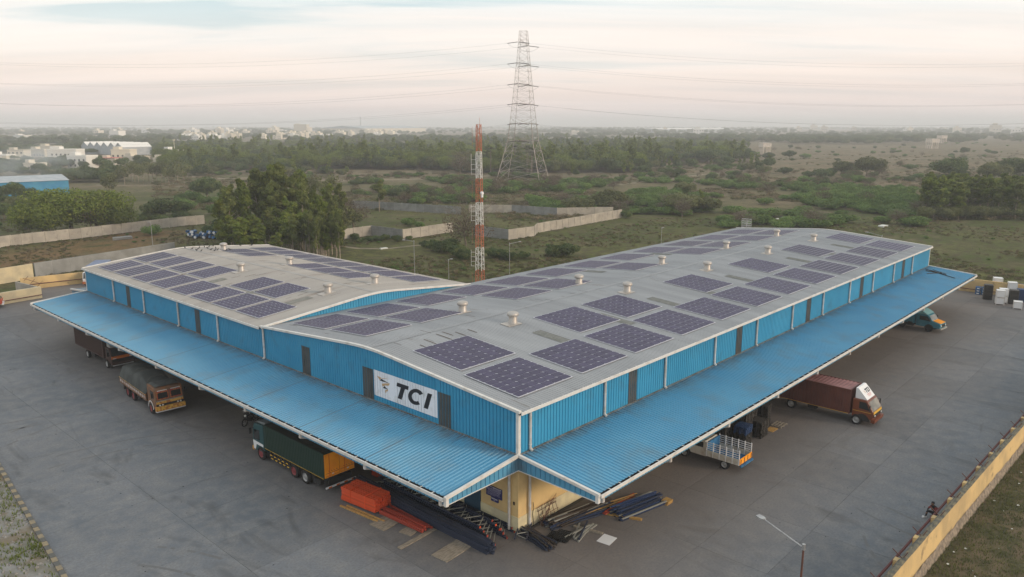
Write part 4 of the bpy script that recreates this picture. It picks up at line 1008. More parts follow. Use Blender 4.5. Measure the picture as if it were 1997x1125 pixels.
# --- 2 green container lorry with orange doors
t = thing('container_lorry', 'dark green container lorry with orange rear doors beside the left canopy', 'lorry', (-3.78, 17.2, 0), R(90))
chassis(t, -4.4, 4.3)
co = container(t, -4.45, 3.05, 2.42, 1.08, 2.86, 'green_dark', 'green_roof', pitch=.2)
b = MB()
for y0, y1 in ((-1.17, -.02), (.02, 1.17)):
    b = MB(); b.box(-4.50, -4.455, y0, y1, 1.14, 2.80); o = b.build('rear_door', 'orange_door', t)
    b = MB(); b.box(-4.508, -4.502, y0+.04, y1-.04, 1.42, 1.45); b.box(-4.508, -4.502, y0+.04, y1-.04, 1.22, 1.24)
    for k in range(4):
        s = y0+.15+k*.2; b.add([(-4.509, s, 1.5), (-4.509, s+.04, 1.5), (-4.509, s+.14, 1.62), (-4.509, s+.10, 1.62)], [(0, 3, 2, 1)])
    b.build('red_marking', 'deco_red', o)
    b = MB(); b.box(-4.53, -4.505, (y0+y1)/2+.2, (y0+y1)/2+.23, 1.16, 2.78); b.build('lock_bar', 'orange', o)
    MB().box(-4.515, -4.505, (y0+y1)/2-.12, (y0+y1)/2+.02, 1.30, 1.37).build('tail_lamp', 'lamp_glass', o)
MB().box(-4.4, 3.0, 1.214, 1.225, 1.08, 1.11).build('side_stripe', 'stripe_y', t)
rb = MB(); rb.box(-4.62, -4.55, -1.2, 1.2, .42, .52); o = rb.build('rear_bumper', 'white', t)
b = MB()
for k in range(4): b.box(-4.635, -4.622, -1.1+k*.62, -.85+k*.62, .42, .52)
b.build('orange_stripes', 'orange', o)
b = MB(); b.box(-4.5, -4.4, -.9, .9, .52, .98); b.build('rear_frame', 'chassis', t)
for s in (-1, 1):
    b = MB(); b.box(-.2, 2.45, s*1.14, s*1.18, .5, .60); b.box(-.2, 2.45, s*1.14, s*1.18, .72, .82)
    for k in range(6): b.box(-.2+k*.5, -.12+k*.5, s*1.10, s*1.17, .45, 1.05)
    o = b.build('side_guard', 'chassis', t)
    b = MB()
    for k in range(5): b.box(-.12+k*.52, .14+k*.52, s*1.185 if s > 0 else -1.192, s*1.192 if s > 0 else -1.185, .51, .59); b.box(.02+k*.52, .28+k*.52, min(s*1.185, s*1.192), max(s*1.185, s*1.192), .73, .81)
    b.build('yellow_marking', 'stripe_y', o)
c_ = cab(t, [(3.22, .55), (4.72, .55), (4.80, 1.2), (4.70, 2.2), (4.50, 2.62), (3.30, 2.72), (3.22, 2.6)], 2.3, 'teal', 'glass', ((4.79, 1.35), (4.68, 2.25)), [(3.75, 1.45), (4.62, 1.38), (4.55, 2.15), (3.75, 2.25)])
b = MB()
for s in (-1, 1):
    y = s*1.162; b.add([(3.3, y, 1.05), (4.25, y, 1.05), (4.40, y, .62), (4.66, y, .62), (4.72, y, 1.30), (3.3, y, 1.25)], [(0, 1, 5), (1, 4, 5), (1, 2, 3, 4)])
b.build('white_chevron', 'white', c_)
b = MB(); b.box(4.72, 4.95, -1.12, 1.12, .45, .75); b.build('bumper', 'deco_gold', t); lights(t, 4.97, .8, .62, .08)
b = MB(); b.prism([(3.2, 2.74), (4.6, 2.68), (4.3, 2.80), (3.1, 2.95)], -1.0, 1.0, 'y'); b.build('sun_visor', 'flash', t)
mirrors(t, 4.6, 1.16, 2.0); wheels(t, (-2.1, -.7), 1.2, .5, 'rim'); wheels(t, (3.65,), 1.2, .5, 'rim_red')
for o in t.children:
    if o.name.startswith('wheel') and abs(o.location.x+.7) < .01: o.children[0].data = o.children[0].data.copy(); o.children[0].data.materials[0] = M['rim_red']
b = MB(); b.box(-3.9, -3.1, .85, 1.15, .45, .8); b.build('tool_box', 'chassis', t)

# --- 3 painted lorry with tarpaulin
t = thing('painted_lorry', 'old painted lorry with gold front and grey tarpaulin load by the left canopy', 'lorry', (-5.05, 39.6, 0), R(-90-4))
chassis(t, -4.0, 4.2, .72)
b = MB(); b.box(-4.2, 2.7, -1.2, 1.2, .92, 1.0)
for s in (-1, 1): b.box(-4.2, 2.7, s*1.2-.03, s*1.2+.03, .92, 1.50)
b.box(-4.23, -4.2, -1.2, 1.2, .92, 1.5); o = b.build('load_bed', 'deco', t)
b = MB()
for s in (-1, 1):
    y = s*1.237
    for k in range(13):
        x = -4.1+k*.52; pts = [(x+.05, y, 1.12), (x+.2, y, 1.06), (x+.42, y, 1.10), (x+.47, y, 1.30), (x+.3, y, 1.38), (x+.1, y, 1.33)]
        b.add(pts, [tuple(range(6))])
b.v = [tuple(v) for v in b.v]
pl_m = (mat('painted_letters', (.52, .48, .46), .7, c2=(.30, .14, .10), scale=5, lo=.5, hi=.6))
for f in b.f: q = MB(); q.add([b.v[i] for i in f], [tuple(range(6))]); q.build('painted_letter', pl_m, o)
b = MB()
for s in (-1, 1): b.box(-4.2, 2.7, s*1.245-.006, s*1.245+.006, 1.42, 1.47)
b.build('gold_rail', 'deco_gold', o)
def tarp_pt(i, j):
    x = -4.25+i*(6.9)/27; t_ = j/16; a = math.pi*t_; y = -1.26*math.cos(a); 
    hz = 2.85-.25*abs(math.sin(x*.7))+.12*math.sin(x*2.1); end = min(1, (x+4.25)*1.5+.35, (2.7-x)*1.6+.35)
    z = 1.36+(hz-1.36)*min(1, end)*min(1, (1-abs(2*t_-1))*2.6)*(.86+.14*(1-abs(2*t_-1)))+.05*noise.noise(Vector((x*2.2, y*3, 1)))
    return (x, y*(1-.10*math.sin(a)), z)
b = MB(); b.grid(tarp_pt, 28, 17); b.build('tarpaulin', 'tarp', t, smooth=True)
c_ = cab(t, [(2.85, .6), (4.78, .6), (4.86, 1.45), (4.74, 2.30), (4.55, 2.46), (2.85, 2.50)], 2.25, 'deco', None, None, [(3.65, 1.50), (4.35, 1.45), (4.35, 2.1), (3.65, 2.1)])
b = MB()
for s in (-1, 1):
    ys = sorted((s*.06, s*1.02)); b.add([(4.872, ys[0], 1.50), (4.872, ys[1], 1.50), (4.77, ys[1], 2.18), (4.77, ys[0], 2.18)], [(0, 1, 2, 3)])
b.build('windscreen_surround', 'deco_red', c_)
for s in (-1, 1):
    ys = sorted((s*.14, s*.94)); MB().add([(4.878, ys[0], 1.58), (4.878, ys[1], 1.58), (4.798, ys[1], 2.06), (4.798, ys[0], 2.06)], [(0, 1, 2, 3)]).build('windscreen', 'glass', c_)
    MB().add([(4.79, ys[0], 2.22), (4.79, ys[1], 2.22), (4.775, ys[1], 2.27), (4.775, ys[0], 2.27)], [(0, 1, 2, 3)]).build('white_strip', 'white', c_)
b = MB(); b.box(4.84, 4.90, -1.1, 1.1, 1.34, 1.40); b.build('chrome_band', 'chrome', c_)
b = MB(); b.box(4.83, 4.885, -1.1, 1.1, 1.12, 1.32); b.build('painted_panel', 'deco_gold', c_)
b = MB(); b.box(4.82, 4.89, -1.1, 1.1, .93, 1.10); b.build('grille', 'chassis', c_); lights(t, 4.9, .85, 1.02, .07); lights(t, 4.9, .62, 1.02, .07)
b = MB(); b.box(4.75, 5.02, -1.2, 1.2, .55, .90); b.build('bumper', 'deco_gold', t); MB().box(4.76, 5.04, -1.2, 1.2, .47, .52).build('bumper_lip', 'white', t)
for s in (-1, 1): b = MB(); b.prism([(3.55-.62*math.cos(R(a))+.0, .5+.66*math.sin(R(a))) for a in range(0, 181, 15)]+[(4.10, .5)]+[(3.55-.55*math.cos(R(a)), .5+.58*math.sin(R(a))) for a in range(180, -1, -15)], s*1.13, s*1.15, 'y'); b.build('wheel_arch', 'white', t)
for k in range(6):
    b = MB(); x = -3.8+k*1.15; z = 2.66+.1*(k % 2); b.path([(x, -1.24, 1.45), (x+.1, -.98, 2.2), (x+.15, -.5, z), (x+.1, .5, z), (x, .98, 2.2), (x-.1, 1.24, 1.45)], .014, 4); b.build('rope', 'coping', t)
# rolled tarpaulin and roof rack on the cab
b = MB(); b.grid(lambda i, j: (2.9+i*.18, -1.0+j*.2, 2.52+.16*abs(noise.noise(Vector((i*.5, j*.6, 2))))+(.06 if 0 < i < 9 and 0 < j < 10 else -.02)), 10, 11); b.build('roof_sheet_roll', 'tarp', t, smooth=True)
wheels(t, (-2.25, -.8), 1.2, .48, 'rim_red'); wheels(t, (3.55,), 1.16, .48, 'rim_red'); mirrors(t, 4.6, 1.14, 1.9)
b = MB(); b.box(-3.6, -3.55, -1.1, 1.1, .35, .85); b.build('mud_flap', 'chassis', t)

# --- 4 brown box lorry, far left
t = thing('container_lorry', 'dark brown box lorry with orange nose half under the far left canopy', 'lorry', (-2.95, 56.0, 0), R(-90))
chassis(t, -4.4, 4.3)
container(t, -4.5, 3.4, 2.4, .95, 3.02, 'brown_dark', 'brown_dark', pitch=.2)
c_ = cab(t, [(3.55, .6), (4.95, .6), (5.05, .95), (5.0, 1.35), (4.62, 2.05), (4.4, 2.15), (3.55, 2.15)], 2.15, 'brown_dark', 'glass', ((4.99, 1.40), (4.62, 2.06)), [(3.9, 1.42), (4.72, 1.38), (4.48, 2.0), (3.9, 2.0)])
MB().box(4.9, 5.08, -1.06, 1.06, 1.10, 1.36).build('orange_panel', 'orange', c_); MB().box(5.0, 5.09, -1.0, 1.0, .86, 1.08).build('grille', 'chassis', c_)
MB().box(4.9, 5.2, -1.1, 1.1, .55, .8).build('bumper', 'brown_dark', t); MB().box(5.0, 5.14, -1.0, 1.0, .42, .47).build('bumper_lip', 'white', t)
for s in (-1, 1): MB().box(5.085, 5.10, s*.8-.16, s*.8+.16, 1.12, 1.18).build('headlight', 'lamp_glass', t)
b = MB(); b.prism([(3.62, 2.16), (4.52, 2.16), (3.78, 3.0), (3.62, 3.0)], -.9, .9, 'y'); b.build('headboard', mat('dusty_headboard', (.36, .35, .34), .7), t)
wheels(t, (-1.3, 3.9), 1.18, .45); mirrors(t, 4.7, 1.08, 1.6)

# --- 5 white pickup with stake sides
t = thing('pickup_truck', 'ivory pickup truck with slatted blue bed backed out from the right canopy', 'pickup truck', (17.35, -3.3, 0), R(90))
b = MB(); 
for y in (-.35, .27): b.box(-2.6, 2.3, y, y+.08, .42, .56)
b.build('chassis', 'chassis', t)
b = MB(); b.box(-2.75, -.22, -.92, .92, .62, .70); b.box(-.26, -.20, -.92, .92, .70, 1.65); o = b.build('bed_floor', 'blue_int', t)
for s in (-1, 1):
    y = s*.93
    b = MB(); b.box(-2.75, -.2, y-.02, y+.02, .62, 1.08); o = b.build('side_board', 'pickup_white', t)
    b = MB()
    for k in range(4): b.box(-2.74, -.2, y-.012, y+.012, 1.18+k*.155, 1.225+k*.155)
    for k in range(6): x = -2.74+k*.5; b.box(x, x+.055, y-.035, y+.035, .62, 1.74)
    b.build('stake_rail', 'white' if s > 0 else 'white', o)
b = MB(); b.box(-2.79, -2.75, -.92, .92, .68, 1.10); tg = b.build('tailgate', 'orange_door', t)
b = MB(); 
for k in range(4): b.box(-2.82, -2.79, -.8+k*.52, -.76+k*.52, .70, 1.05)
b.build('hinge', 'rust', tg)
b = MB(); b.box(-2.92, -2.80, -.93, .93, .50, .62); b.build('rear_bumper', 'blue_int', t)
c_ = cab(t, [(-.14, .5), (2.30, .5), (2.36, .92), (2.22, 1.06), (1.16, 1.14), (.74, 1.62), (.55, 1.67), (-.06, 1.67), (-.14, 1.5)], 1.75, 'pickup_white', 'glass', ((1.14, 1.17), (.76, 1.60)), [(.10, 1.14), (.95, 1.14), (.66, 1.55), (.10, 1.55)])
b = MB(); b.box(1.25, 2.15, -.55, .55, 1.05, 1.155); b.build('bonnet_panel', 'orange', c_)
b = MB(); b.box(2.28, 2.45, -.86, .86, .42, .62); b.build('bumper', 'chassis', t); lights(t, 2.36, .62, .82, .09)
b = MB()
for k in range(3): b.tube((-.05, -.7, 1.72+k*0), (.6, -.7, 1.72), .02, 5); 
for k in range(4): b.tube((-.05+k*.2, -.7, 1.74), (-.05+k*.2, .7, 1.74), .018, 5)
b.tube((-.05, .7, 1.72), (.6, .7, 1.72), .02, 5); b.build('roof_rack', 'chassis', t)
for s in (-1, 1):
    b = MB(); b.prism([(1.6-.50*math.cos(R(a)), .42+.46*math.sin(R(a))) for a in range(0, 181, 15)], s*.875-.01, s*.875+.03 if s > 0 else s*.875+.01, 'y'); b.build('wheel_arch', 'chassis', t)
wheels(t, (-1.62, 1.6), .93, .36, 'rim', .2); mirrors(t, 1.0, .85, 1.25)

# --- 6 small blue lorry with a bonnet
t = thing('small_lorry', 'small blue lorry with an orange bonnet at the far end of the right canopy', 'lorry', (68.25, -2.9, 0), R(-90-6))
chassis(t, -2.8, 2.6, .6, .7)
b = MB(); h = 1.0; b.box(-3.0, .55, -h, h, .75, .82)
for s in (-1, 1):
    b.box(-3.0, .55, s*h-.02, s*h+.02, .75, 2.05)
    for k in range(7): b.box(-3.0+k*.55, -2.94+k*.55, s*(h+.04)-.03, s*(h+.04)+.03, .75, 2.08)
b.box(.50, .55, -h, h, .82, 2.05); b.box(-3.0, -2.95, -h, h, .82, 2.0); b.build('load_body', 'blue_lorry', t)
c_ = cab(t, [(.65, .55), (3.30, .55), (3.42, .85), (3.36, 1.14), (2.50, 1.33), (2.06, 1.92), (1.8, 2.02), (.65, 2.02)], 1.85, 'blue_lorry', 'glass_pale', ((2.49, 1.36), (2.08, 1.91)), [(1.05, 1.32), (2.25, 1.30), (1.95, 1.82), (1.05, 1.82)])
MB().prism([(2.52, 1.34), (3.38, 1.13), (3.40, 1.17), (2.52, 1.39)], -.72, .72, 'y').build('bonnet', 'orange_door', c_)
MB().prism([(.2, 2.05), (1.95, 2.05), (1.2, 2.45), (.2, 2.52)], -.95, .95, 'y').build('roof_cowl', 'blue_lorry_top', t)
b = MB(); b.box(3.38, 3.55, -.9, .9, .45, .62); b.build('bumper', 'chrome', t); lights(t, 3.42, .62, .88, .1); MB().box(3.40, 3.45, -.45, .45, .72, 1.02).build('grille', 'chassis', c_)
for s in (-1, 1): b = MB(); b.prism([(2.2-.52*math.cos(R(a)), .42+.5*math.sin(R(a))) for a in range(0, 181, 15)], s*.93-.01, s*.93+.03, 'y'); b.build('wheel_arch', 'chassis', t)
wheels(t, (-.85, 2.2), .98, .40, 'chassis', .24); mirrors(t, 2.2, .92, 1.5)

# --- 7 red light lorry entering at the far left, 8 lorry with grey-blue tarpaulin behind the wing
t = thing('light_truck', 'red light truck with white roof at the far left edge of the yard', 'truck', (-5.2, 91.6, 0), R(-18))
cab(t, [(.5, .5), (2.2, .5), (2.3, .95), (2.2, 1.15), (1.55, 1.85), (.5, 1.9)], 1.8, 'red_cab', 'glass', ((2.19, 1.18), (1.56, 1.84)), [(.8, 1.2), (1.85, 1.15), (1.5, 1.7), (.8, 1.7)])
MB().box(.45, 1.5, -.85, .85, 1.905, 2.02).build('roof_panel', 'white', t); b = MB(); b.box(-2.6, .4, -.95, .95, .7, 1.5); b.build('load_bed', 'red_cab', t)
MB().box(2.2, 2.4, -.9, .9, .4, .6).build('bumper', 'white', t); lights(t, 2.3, .7, .85); wheels(t, (-1.4, 1.5), .95, .40, 'rim', .22)
t = thing('covered_lorry', 'lorry covered with a grey-blue tarpaulin parked behind the wing of the warehouse', 'lorry', (12.4, 99.6, 0), R(-128))
b = MB(); b.prism([(-2.4, .9), (2.4, .9), (2.4, 2.75), (-2.4, 3.0)], -1.15, 1.15, 'y'); b.build('tarpaulin', 'tarp_blue', t)
cab(t, [(2.5, .5), (3.9, .5), (4.0, 1.1), (3.7, 2.1), (2.5, 2.15)], 2.1, 'white', 'glass', ((3.98, 1.2), (3.72, 2.05)), [(2.8, 1.2), (3.7, 1.2), (3.55, 1.9), (2.8, 1.9)])
MB().box(3.9, 4.15, -1.05, 1.05, .4, .75).build('bumper', 'deco_red', t); chassis(t, -2.4, 3.8); wheels(t, (-1.4, 3.0), 1.1, .45)

# --- motorcycles by the dock
def motorcycle(loc, rz, label):
    t = thing('motorcycle', label, 'motorcycle', loc, rz, 'motorcycles parked under the left canopy')
    for x in (-.62, .66):
        b = MB(); n = 20; r_ = .3
        for k in range(n):
            a0, a1 = 2*math.pi*k/n, 2*math.pi*(k+1)/n; b.tube((x+r_*math.cos(a0), 0, r_+r_*math.sin(a0)), (x+r_*math.cos(a1), 0, r_+r_*math.sin(a1)), .045, 5, caps=False)
        o = b.build('wheel', 'tyre', t); b = MB()
        for k in range(6): a0 = math.pi*k/3; b.tube((x, 0, r_), (x+.27*math.cos(a0), 0, r_+.27*math.sin(a0)), .012, 4)
        b.build('spokes', 'galv', o)
    b = MB(); b.path([(.66, 0, .3), (.45, 0, .85), (-.1, 0, .75), (-.62, 0, .3)], .03, 6); b.path([(.45, 0, .8), (.2, 0, .35), (-.3, 0, .35), (-.62, 0, .3)], .03, 6); b.box(-.15, .25, -.13, .13, .28, .55); b.tube((-.6, .16, .3), (.1, .16, .28), .04, 6); b.build('frame', 'chassis', t)
    b = MB(); b.lathe([(.02, -.28), (.12, -.2), (.15, 0), (.10, .2), (.03, .26)], 10); b2 = MB(); b2.v = [(v[2]+.18, v[0], v[1]*.8+.84) for v in b.v]; b2.f = b.f; b2.m = b.m; b2.build('fuel_tank', 'ink', t, smooth=True)
    b = MB(); b.box(-.65, -.05, -.13, .13, .76, .86); b.build('seat', 'chassis', t)
    b = MB(); b.path([(.4, -.36, 1.02), (.48, -.12, .98), (.48, .12, .98), (.4, .36, 1.02)], .018, 6); b.build('handlebar', 'chassis', t)
    MB().tube((.52, 0, .86), (.60, 0, .86), .09, 10).build('headlight', 'lamp_glass', t)
    for s in (-1, 1): b = MB(); b.tube((.42, s*.3, 1.0), (.38, s*.36, 1.18), .01, 4); b.box(.36, .38, s*.36-.06, s*.36+.06, 1.16, 1.24); b.build('mirror', 'galv', t)
motorcycle((-1.9, 27.9, 0), R(200), 'black motorcycle parked beyond the nose of the green lorry')
motorcycle((-1.2, 29.3, 0), R(215), 'black motorcycle parked deeper under the left canopy')
motorcycle((-.9, 27.2, 0), R(195), 'black motorcycle nearest the dock wall under the left canopy')

# ================================================================== things lying about the yard
def pallet_mesh(mt, w=1.15, d=.98, h=.145):
    b = MB()
    for k in range(7): y = -d/2+k*(d-.10)/6; b.box(-w/2, w/2, y, y+.10, h-.03, h)
    for k in range(3): y = -d/2+k*(d-.10)/2; b.box(-w/2, w/2, y, y+.10, 0, .025)
    for x in (-w/2, -.07, w/2-.14):
        for y in (-d/2, -.07, d/2-.14): b.box(x, x+.14, y, y+.14, .025, h-.03)
    return b.mesh('pallet', mt)
pal_me = pallet_mesh('black_plastic'); pal_b = pallet_mesh('blue_plastic')
def pallet_stack(x, y, n, where, me=pal_me, z0=0, rz=0, colour='black'):
    for k in range(n):
        o = link('pallet', me, None, (x+rnd.uniform(-.03, .03), y+rnd.uniform(-.03, .03), z0+k*.15), rz+rnd.uniform(-.04, .04))
        tag(o, f'{colour} plastic pallet in the {where}', 'pallet', where)
pallet_stack(21.3, -3.9, 7, 'low pallet stack just behind the pickup truck', rz=.05)
pallet_stack(21.3, -3.9, 4, 'blue-topped low pallet stack behind the pickup truck', pal_b, z0=7*.15, rz=.05, colour='blue')
pallet_stack(20.6, -2.6, 12, 'pallet stack in deep shade behind the pickup bed')
pallet_stack(22.6, -3.3, 15, 'tall pallet stack second from the pickup truck')
pallet_stack(23.9, -4.0, 9, 'short front pallet stack beside the yellow board')
pallet_stack(24.2, -2.9, 15, 'tall pallet stack behind the yellow board')
pallet_stack(25.9, -3.4, 13, 'pallet stack nearest the brown container lorry', rz=.2)
pallet_stack(22.2, -1.9, 14, 'pallet stack close to the dock wall behind the others')
tag(MB().box(-.5, .5, -.32, .32, 0, .04).build('plywood_board', 'wood_y', loc=(25.75, -4.25, 0)), 'yellow plywood board on the ground by the pallet stacks', 'board')
b = MB()
for y in (-.45, -.2, .05, .3): b.box(-.6, .6, y, y+.12, .10, .13)
for x in (-.6, -.05, .5): b.box(x, x+.1, -.45, .42, 0, .10)
tag(b.build('wooden_pallet', 'wood', loc=(27.0, -4.3, 0)), 'single wooden pallet lying beside the pallet stacks', 'pallet')

def folding_bin(x, y, z, rz, label, sc=1.0):
    t = thing('folding_bin', label, 'storage bin', (x, y, z), rz, 'white storage bins in the far corner of the yard')
    w, d, h = 1.1*sc, .95*sc, .95*sc
    MB().box(-w/2, w/2, -d/2, d/2, .10, h).build('panel_box', 'white', t)
    b = MB()
    for sx in (-1, 1):
        for sy in (-1, 1): b.box(sx*w/2-.04, sx*w/2+.04, sy*d/2-.04, sy*d/2+.04, 0, h+.03)
    for sx in (-1, 1): b.box(sx*w/2-.035, sx*w/2+.035, -d/2+.04, d/2-.04, h-.04, h+.025)
    for sy in (-1, 1): b.box(-w/2+.04, w/2-.04, sy*d/2-.035, sy*d/2+.035, h-.04, h+.025)
    b.build('frame', 'white_trim', t)
def P2(px_, py_, z=0): q = ground_at(px_, py_, z); return q.x, q.y
x, y = P2(1947, 594); 
folding_bin(x+.5, y, 0, .3, 'lower white bin of the stack standing nearest in the far yard corner'); folding_bin(x+.5, y, 1.0, .3, 'upper white bin of the stack standing nearest in the far yard corner')
folding_bin(x+1.9, y-.1, 0, .3, 'lower white bin just behind the nearest white stack'); folding_bin(x+1.9, y-.1, 1.0, .3, 'upper white bin just behind the nearest white stack')
x, y = P2(1945, 574); folding_bin(x+.8, y+.3, 0, .3, 'lower white bin of the rearmost stack against the ochre wall', 1.15); folding_bin(x+.8, y+.3, 1.2, .3, 'upper white bin of the rearmost stack against the ochre wall', 1.15)
x, y = P2(1968, 582); folding_bin(x+1.2, y, 0, .3, 'lower white bin right of the rearmost stack', 1.1); folding_bin(x+1.2, y, 1.12, .3, 'upper white bin right of the rearmost stack', 1.1)
x, y = P2(1983, 602); folding_bin(x+.3, y, 0, .2, 'single low white bin at the right edge of the photo', 1.0)
def crate_stack(px_, py_, n, label, mt='black_plastic', w=1.1):
    x, y = P2(px_, py_); t = thing('crate_stack', label, 'crate stack', (x, y, 0), .3, 'dark crate stacks in the far corner of the yard')
    for k in range(n):
        b = MB(); b.box(-w/2, w/2, -w/2, w/2, 0, .06); b.box(-w/2+.05, w/2-.05, -w/2+.05, w/2-.05, .06, .14); b.build('crate', mt, t, loc=(0, 0, k*.15))
crate_stack(1925, 583, 14, 'tall black crate stack left of the white bins'); crate_stack(1975, 592, 13, 'tall black crate stack right of the white bins')
crate_stack(1990, 588, 12, 'dark crate stack at the right edge behind the low white bin', 'blue_plastic'); crate_stack(1993, 574, 10, 'rearmost dark crate stack by the ochre wall')
x, y = P2(1906, 573); t = thing('blue_crates', 'blue crates with white ends standing by the ochre wall', 'crates', (x, y, 0), .25)
for i in range(2):
    for k in range(3):
        o = MB().box(-.5, .5, -.3, .3, 0, .33).build('crate', 'drum_blue', t, loc=(i*.1, -i*.72, k*.36)); MB().box(-.51, -.502, -.16, .16, .1, .24).build('white_end', 'white', o)

# orange rack beams, bundled
t = thing('beam_bundle', 'strapped bundle of bright orange rack beams beside the left canopy', 'beam bundle', (-3.9, 9.75, .12), R(-90+6))
bm = MB().box(-1.55, 1.55, -.066, .066, 0, .098).mesh('beam', 'rack_orange')
for i in range(8):
    for k in range(8): link('beam', bm, t, (rnd.uniform(-.06, .06), -.64+i*.183, k*.112), rnd.uniform(-.01, .01))
for x in (-.7, .65): MB().box(x, x+.05, -.73, .73, 0, .93).build('strap', 'rack_orange', t)
for k in range(2):
    o = MB().box(-1.7, 1.7, -.06, .06, 0, .09).build('timber_batten', 'wood_y', loc=(-5.05+.28*k, 9.0-.3*k, 0)); o.rotation_euler.z = R(-84); tag(o, ['yellow timber batten lying outermost beside the orange beams', 'yellow timber batten lying next to the orange beam bundle'][k], 'batten')
rbm = MB().box(-1.9, 1.9, -.055, .055, 0, .11).mesh('rack_beam', 'rack_red')
for k in range(9):
    o = link('rack_beam', rbm, None, (-4.05+.17*(k % 6)+rnd.uniform(-.03, .03), 6.0+rnd.uniform(-.3, .3), .10+.12*(k//6)), R(-88)+rnd.uniform(-.05, .05)); tag(o, 'dull red rack beam in the loose heap beyond the orange bundle', 'beam', 'loose red rack beams')
o = MB().box(-.3, .3, -.3, .3, 0, .5).build('red_box', 'rack_orange', loc=(-.75, 12.6, 0)); tag(o, 'orange-red box under the canopy behind the truss frames', 'box')
def board(x0, y0, w, l, rz, label, mt='wood', z=.0, th=.05):
    o = MB().box(-w/2, w/2, -l/2, l/2, 0, th).build('board', mt, loc=(x0, y0, z)); o.rotation_euler.z = rz; tag(o, label, 'board')
board(-4.75, 6.85, 1.25, 1.3, R(5), 'square weathered board beside the red rack beams')
board(-4.35, 5.0, .7, .9, R(10), 'small weathered board under the end of the red rack beams')
board(-4.5, 4.0, 2.9, .32, R(3), 'long narrow plank lying in front of the red rack beams')
board(-4.05, 1.5, 2.15, 1.2, R(4), 'large weathered board lying alone nearest the camera')
board(3.0, -4.35, 1.0, .85, R(8), 'white sheet lying on the concrete right of the corner', 'white', .0, .02)
board(5.9, -3.55, .22, 2.3, R(22), 'timber bearer lying under the navy beam bundle', 'wood_y', 0, .10)
board(3.1, -2.9, .20, 1.9, R(14), 'pale timber bearer beside the black gratings', 'wood', 0, .10)
b = MB(); 
for k in range(5): b.box(-.3+k*.03, .35+k*.02, -.25, .28, k*.04, k*.04+.03)
tag(b.build('offcut_pile', 'wood_y', loc=(9.3, -4.55, 0)), 'small pile of yellow board offcuts beside the navy beams', 'offcuts')

# navy rack uprights: stacked posts, then braced frames lying on them
def upright_frame(x, y0, y1, z, w, label, steps=13, lean=0.0):
    t = thing('rack_upright', label, 'rack frame', (x, y0, z), 0, 'braced rack frames lying at the corner')
    L = y1-y0
    for s in (0, 1): b = MB(); b.box(s*w-.045, s*w+.045, 0, L, 0, .10); b.build('post', 'navy', t)
    for k in range(steps):
        a, c = L*k/steps+.1, L*(k+1)/steps-.05; b = MB(); p, q = (0, w) if k % 2 == 0 else (w, 0)
        b.obox((p, a, .07), (q, c, .07), .045, .045); b.build('brace', 'steel_grey', t)
    for s in (0, 1): b = MB(); b.box(s*w-.06, s*w+.06, -.03, -.005, 0, .12); b.build('foot_plate', 'rack_red' if (steps+int(z*50)+s) % 3 else 'rack_orange', t)
for k in range(5): upright_frame(-2.0+.05*k, .05+.35*k, 12.0-.5*k+(.8 if k == 4 else 0), .02+.13*k, 1.05, f'braced rack frame, {ORD[k]} from the bottom of the long outer pile', 12)
for k in range(3): upright_frame(-.88+.04*k, .2+.25*k, 8.6-.6*k, .02+.13*k, .75, f'braced rack frame, {ORD[k]} from the bottom of the short pile by the wall', 9)
pm = MB().box(-.055, .055, 0, 12.6, 0, .10).mesh('rack_post', 'navy')
for i in range(6):
    for k in range(6):
        if k > 3 and i in (0, 5): continue
        o = link('rack_post', pm, None, (-2.95+.125*i+rnd.uniform(-.01, .01), -.35+rnd.uniform(-.25, .25), .02+k*.105), rnd.uniform(-.006, .006)); tag(o, 'long navy rack post in the stacked row along the outer side', 'rack post', 'stacked navy rack posts')
# leaning short frame end at the corner
t = thing('rack_upright', 'short rack frame leaning over at the near end of the pile by the corner', 'rack frame', (-1.0, -.6, .25), R(-58), 'braced rack frames lying at the corner')
for s in (0, .7): b = MB(); b.box(-.04, .04, 0, 2.0, 0, .09); b.v = [(v[0]+s, v[1], v[2]) for v in b.v]; b.build('post', 'navy', t)
for k in range(4): b = MB(); b.obox((0 if k % 2 else .7, .45*k+.1, .05), (.7 if k % 2 else 0, .45*k+.5, .05), .035, .035); b.build('brace', 'steel_grey', t)
# heaps of loose sections: (name, mat, n, base point, direction deg, length, spread, height, label, group)
def heap(name, mts, n, x, y, ang, L, spread, h, label, group, jit=6, tube=False, w=.09):
    ms_ = []
    for mt in mts:
        for l in (L, L*.8): ms_.append((MB().box(-l/2, l/2, -w/2, w/2, 0, w*.8) if not tube else MB().tube((-l/2, 0, w/2), (l/2, 0, w/2), w/2, 6)).mesh(name, mt))
    for k in range(n):
        a = R(ang+rnd.uniform(-jit, jit)); s = rnd.uniform(-spread, spread); zz = rnd.uniform(0, 1)*h*(1-(abs(s)/spread)**2*.7); o = link(name, rnd.choice(ms_), None, (x-math.sin(R(ang))*s+rnd.uniform(-.2, .2)*math.cos(a), y+math.cos(R(ang))*s, zz), a)
        o.rotation_euler.y = rnd.uniform(-.03, .03); tag(o, label, 'steel section', group)
heap('steel_section', ['navy_bright', 'navy', 'steel_grey', 'navy_bright'], 54, 7.5, -3.45, -12, 3.9, .80, .48, 'navy or grey steel section in the tidy bundle on bearers right of the corner', 'bundle of navy sections right of the corner', 2.0)
heap('steel_section', ['rack_red', 'rack_orange'], 5, 6.85, -2.55, 2, 3.4, .18, .22, 'orange-red beam lying along the back of the navy bundle', 'orange beams behind the navy bundle', 2.5)
heap('steel_section', ['navy_bright', 'navy', 'steel_grey', 'wood_dark'], 46, 4.1, -1.45, -13, 5.0, .62, .50, 'dark steel section in the untidy heap along the corner wall', 'untidy heap of sections along the right wall', 6)
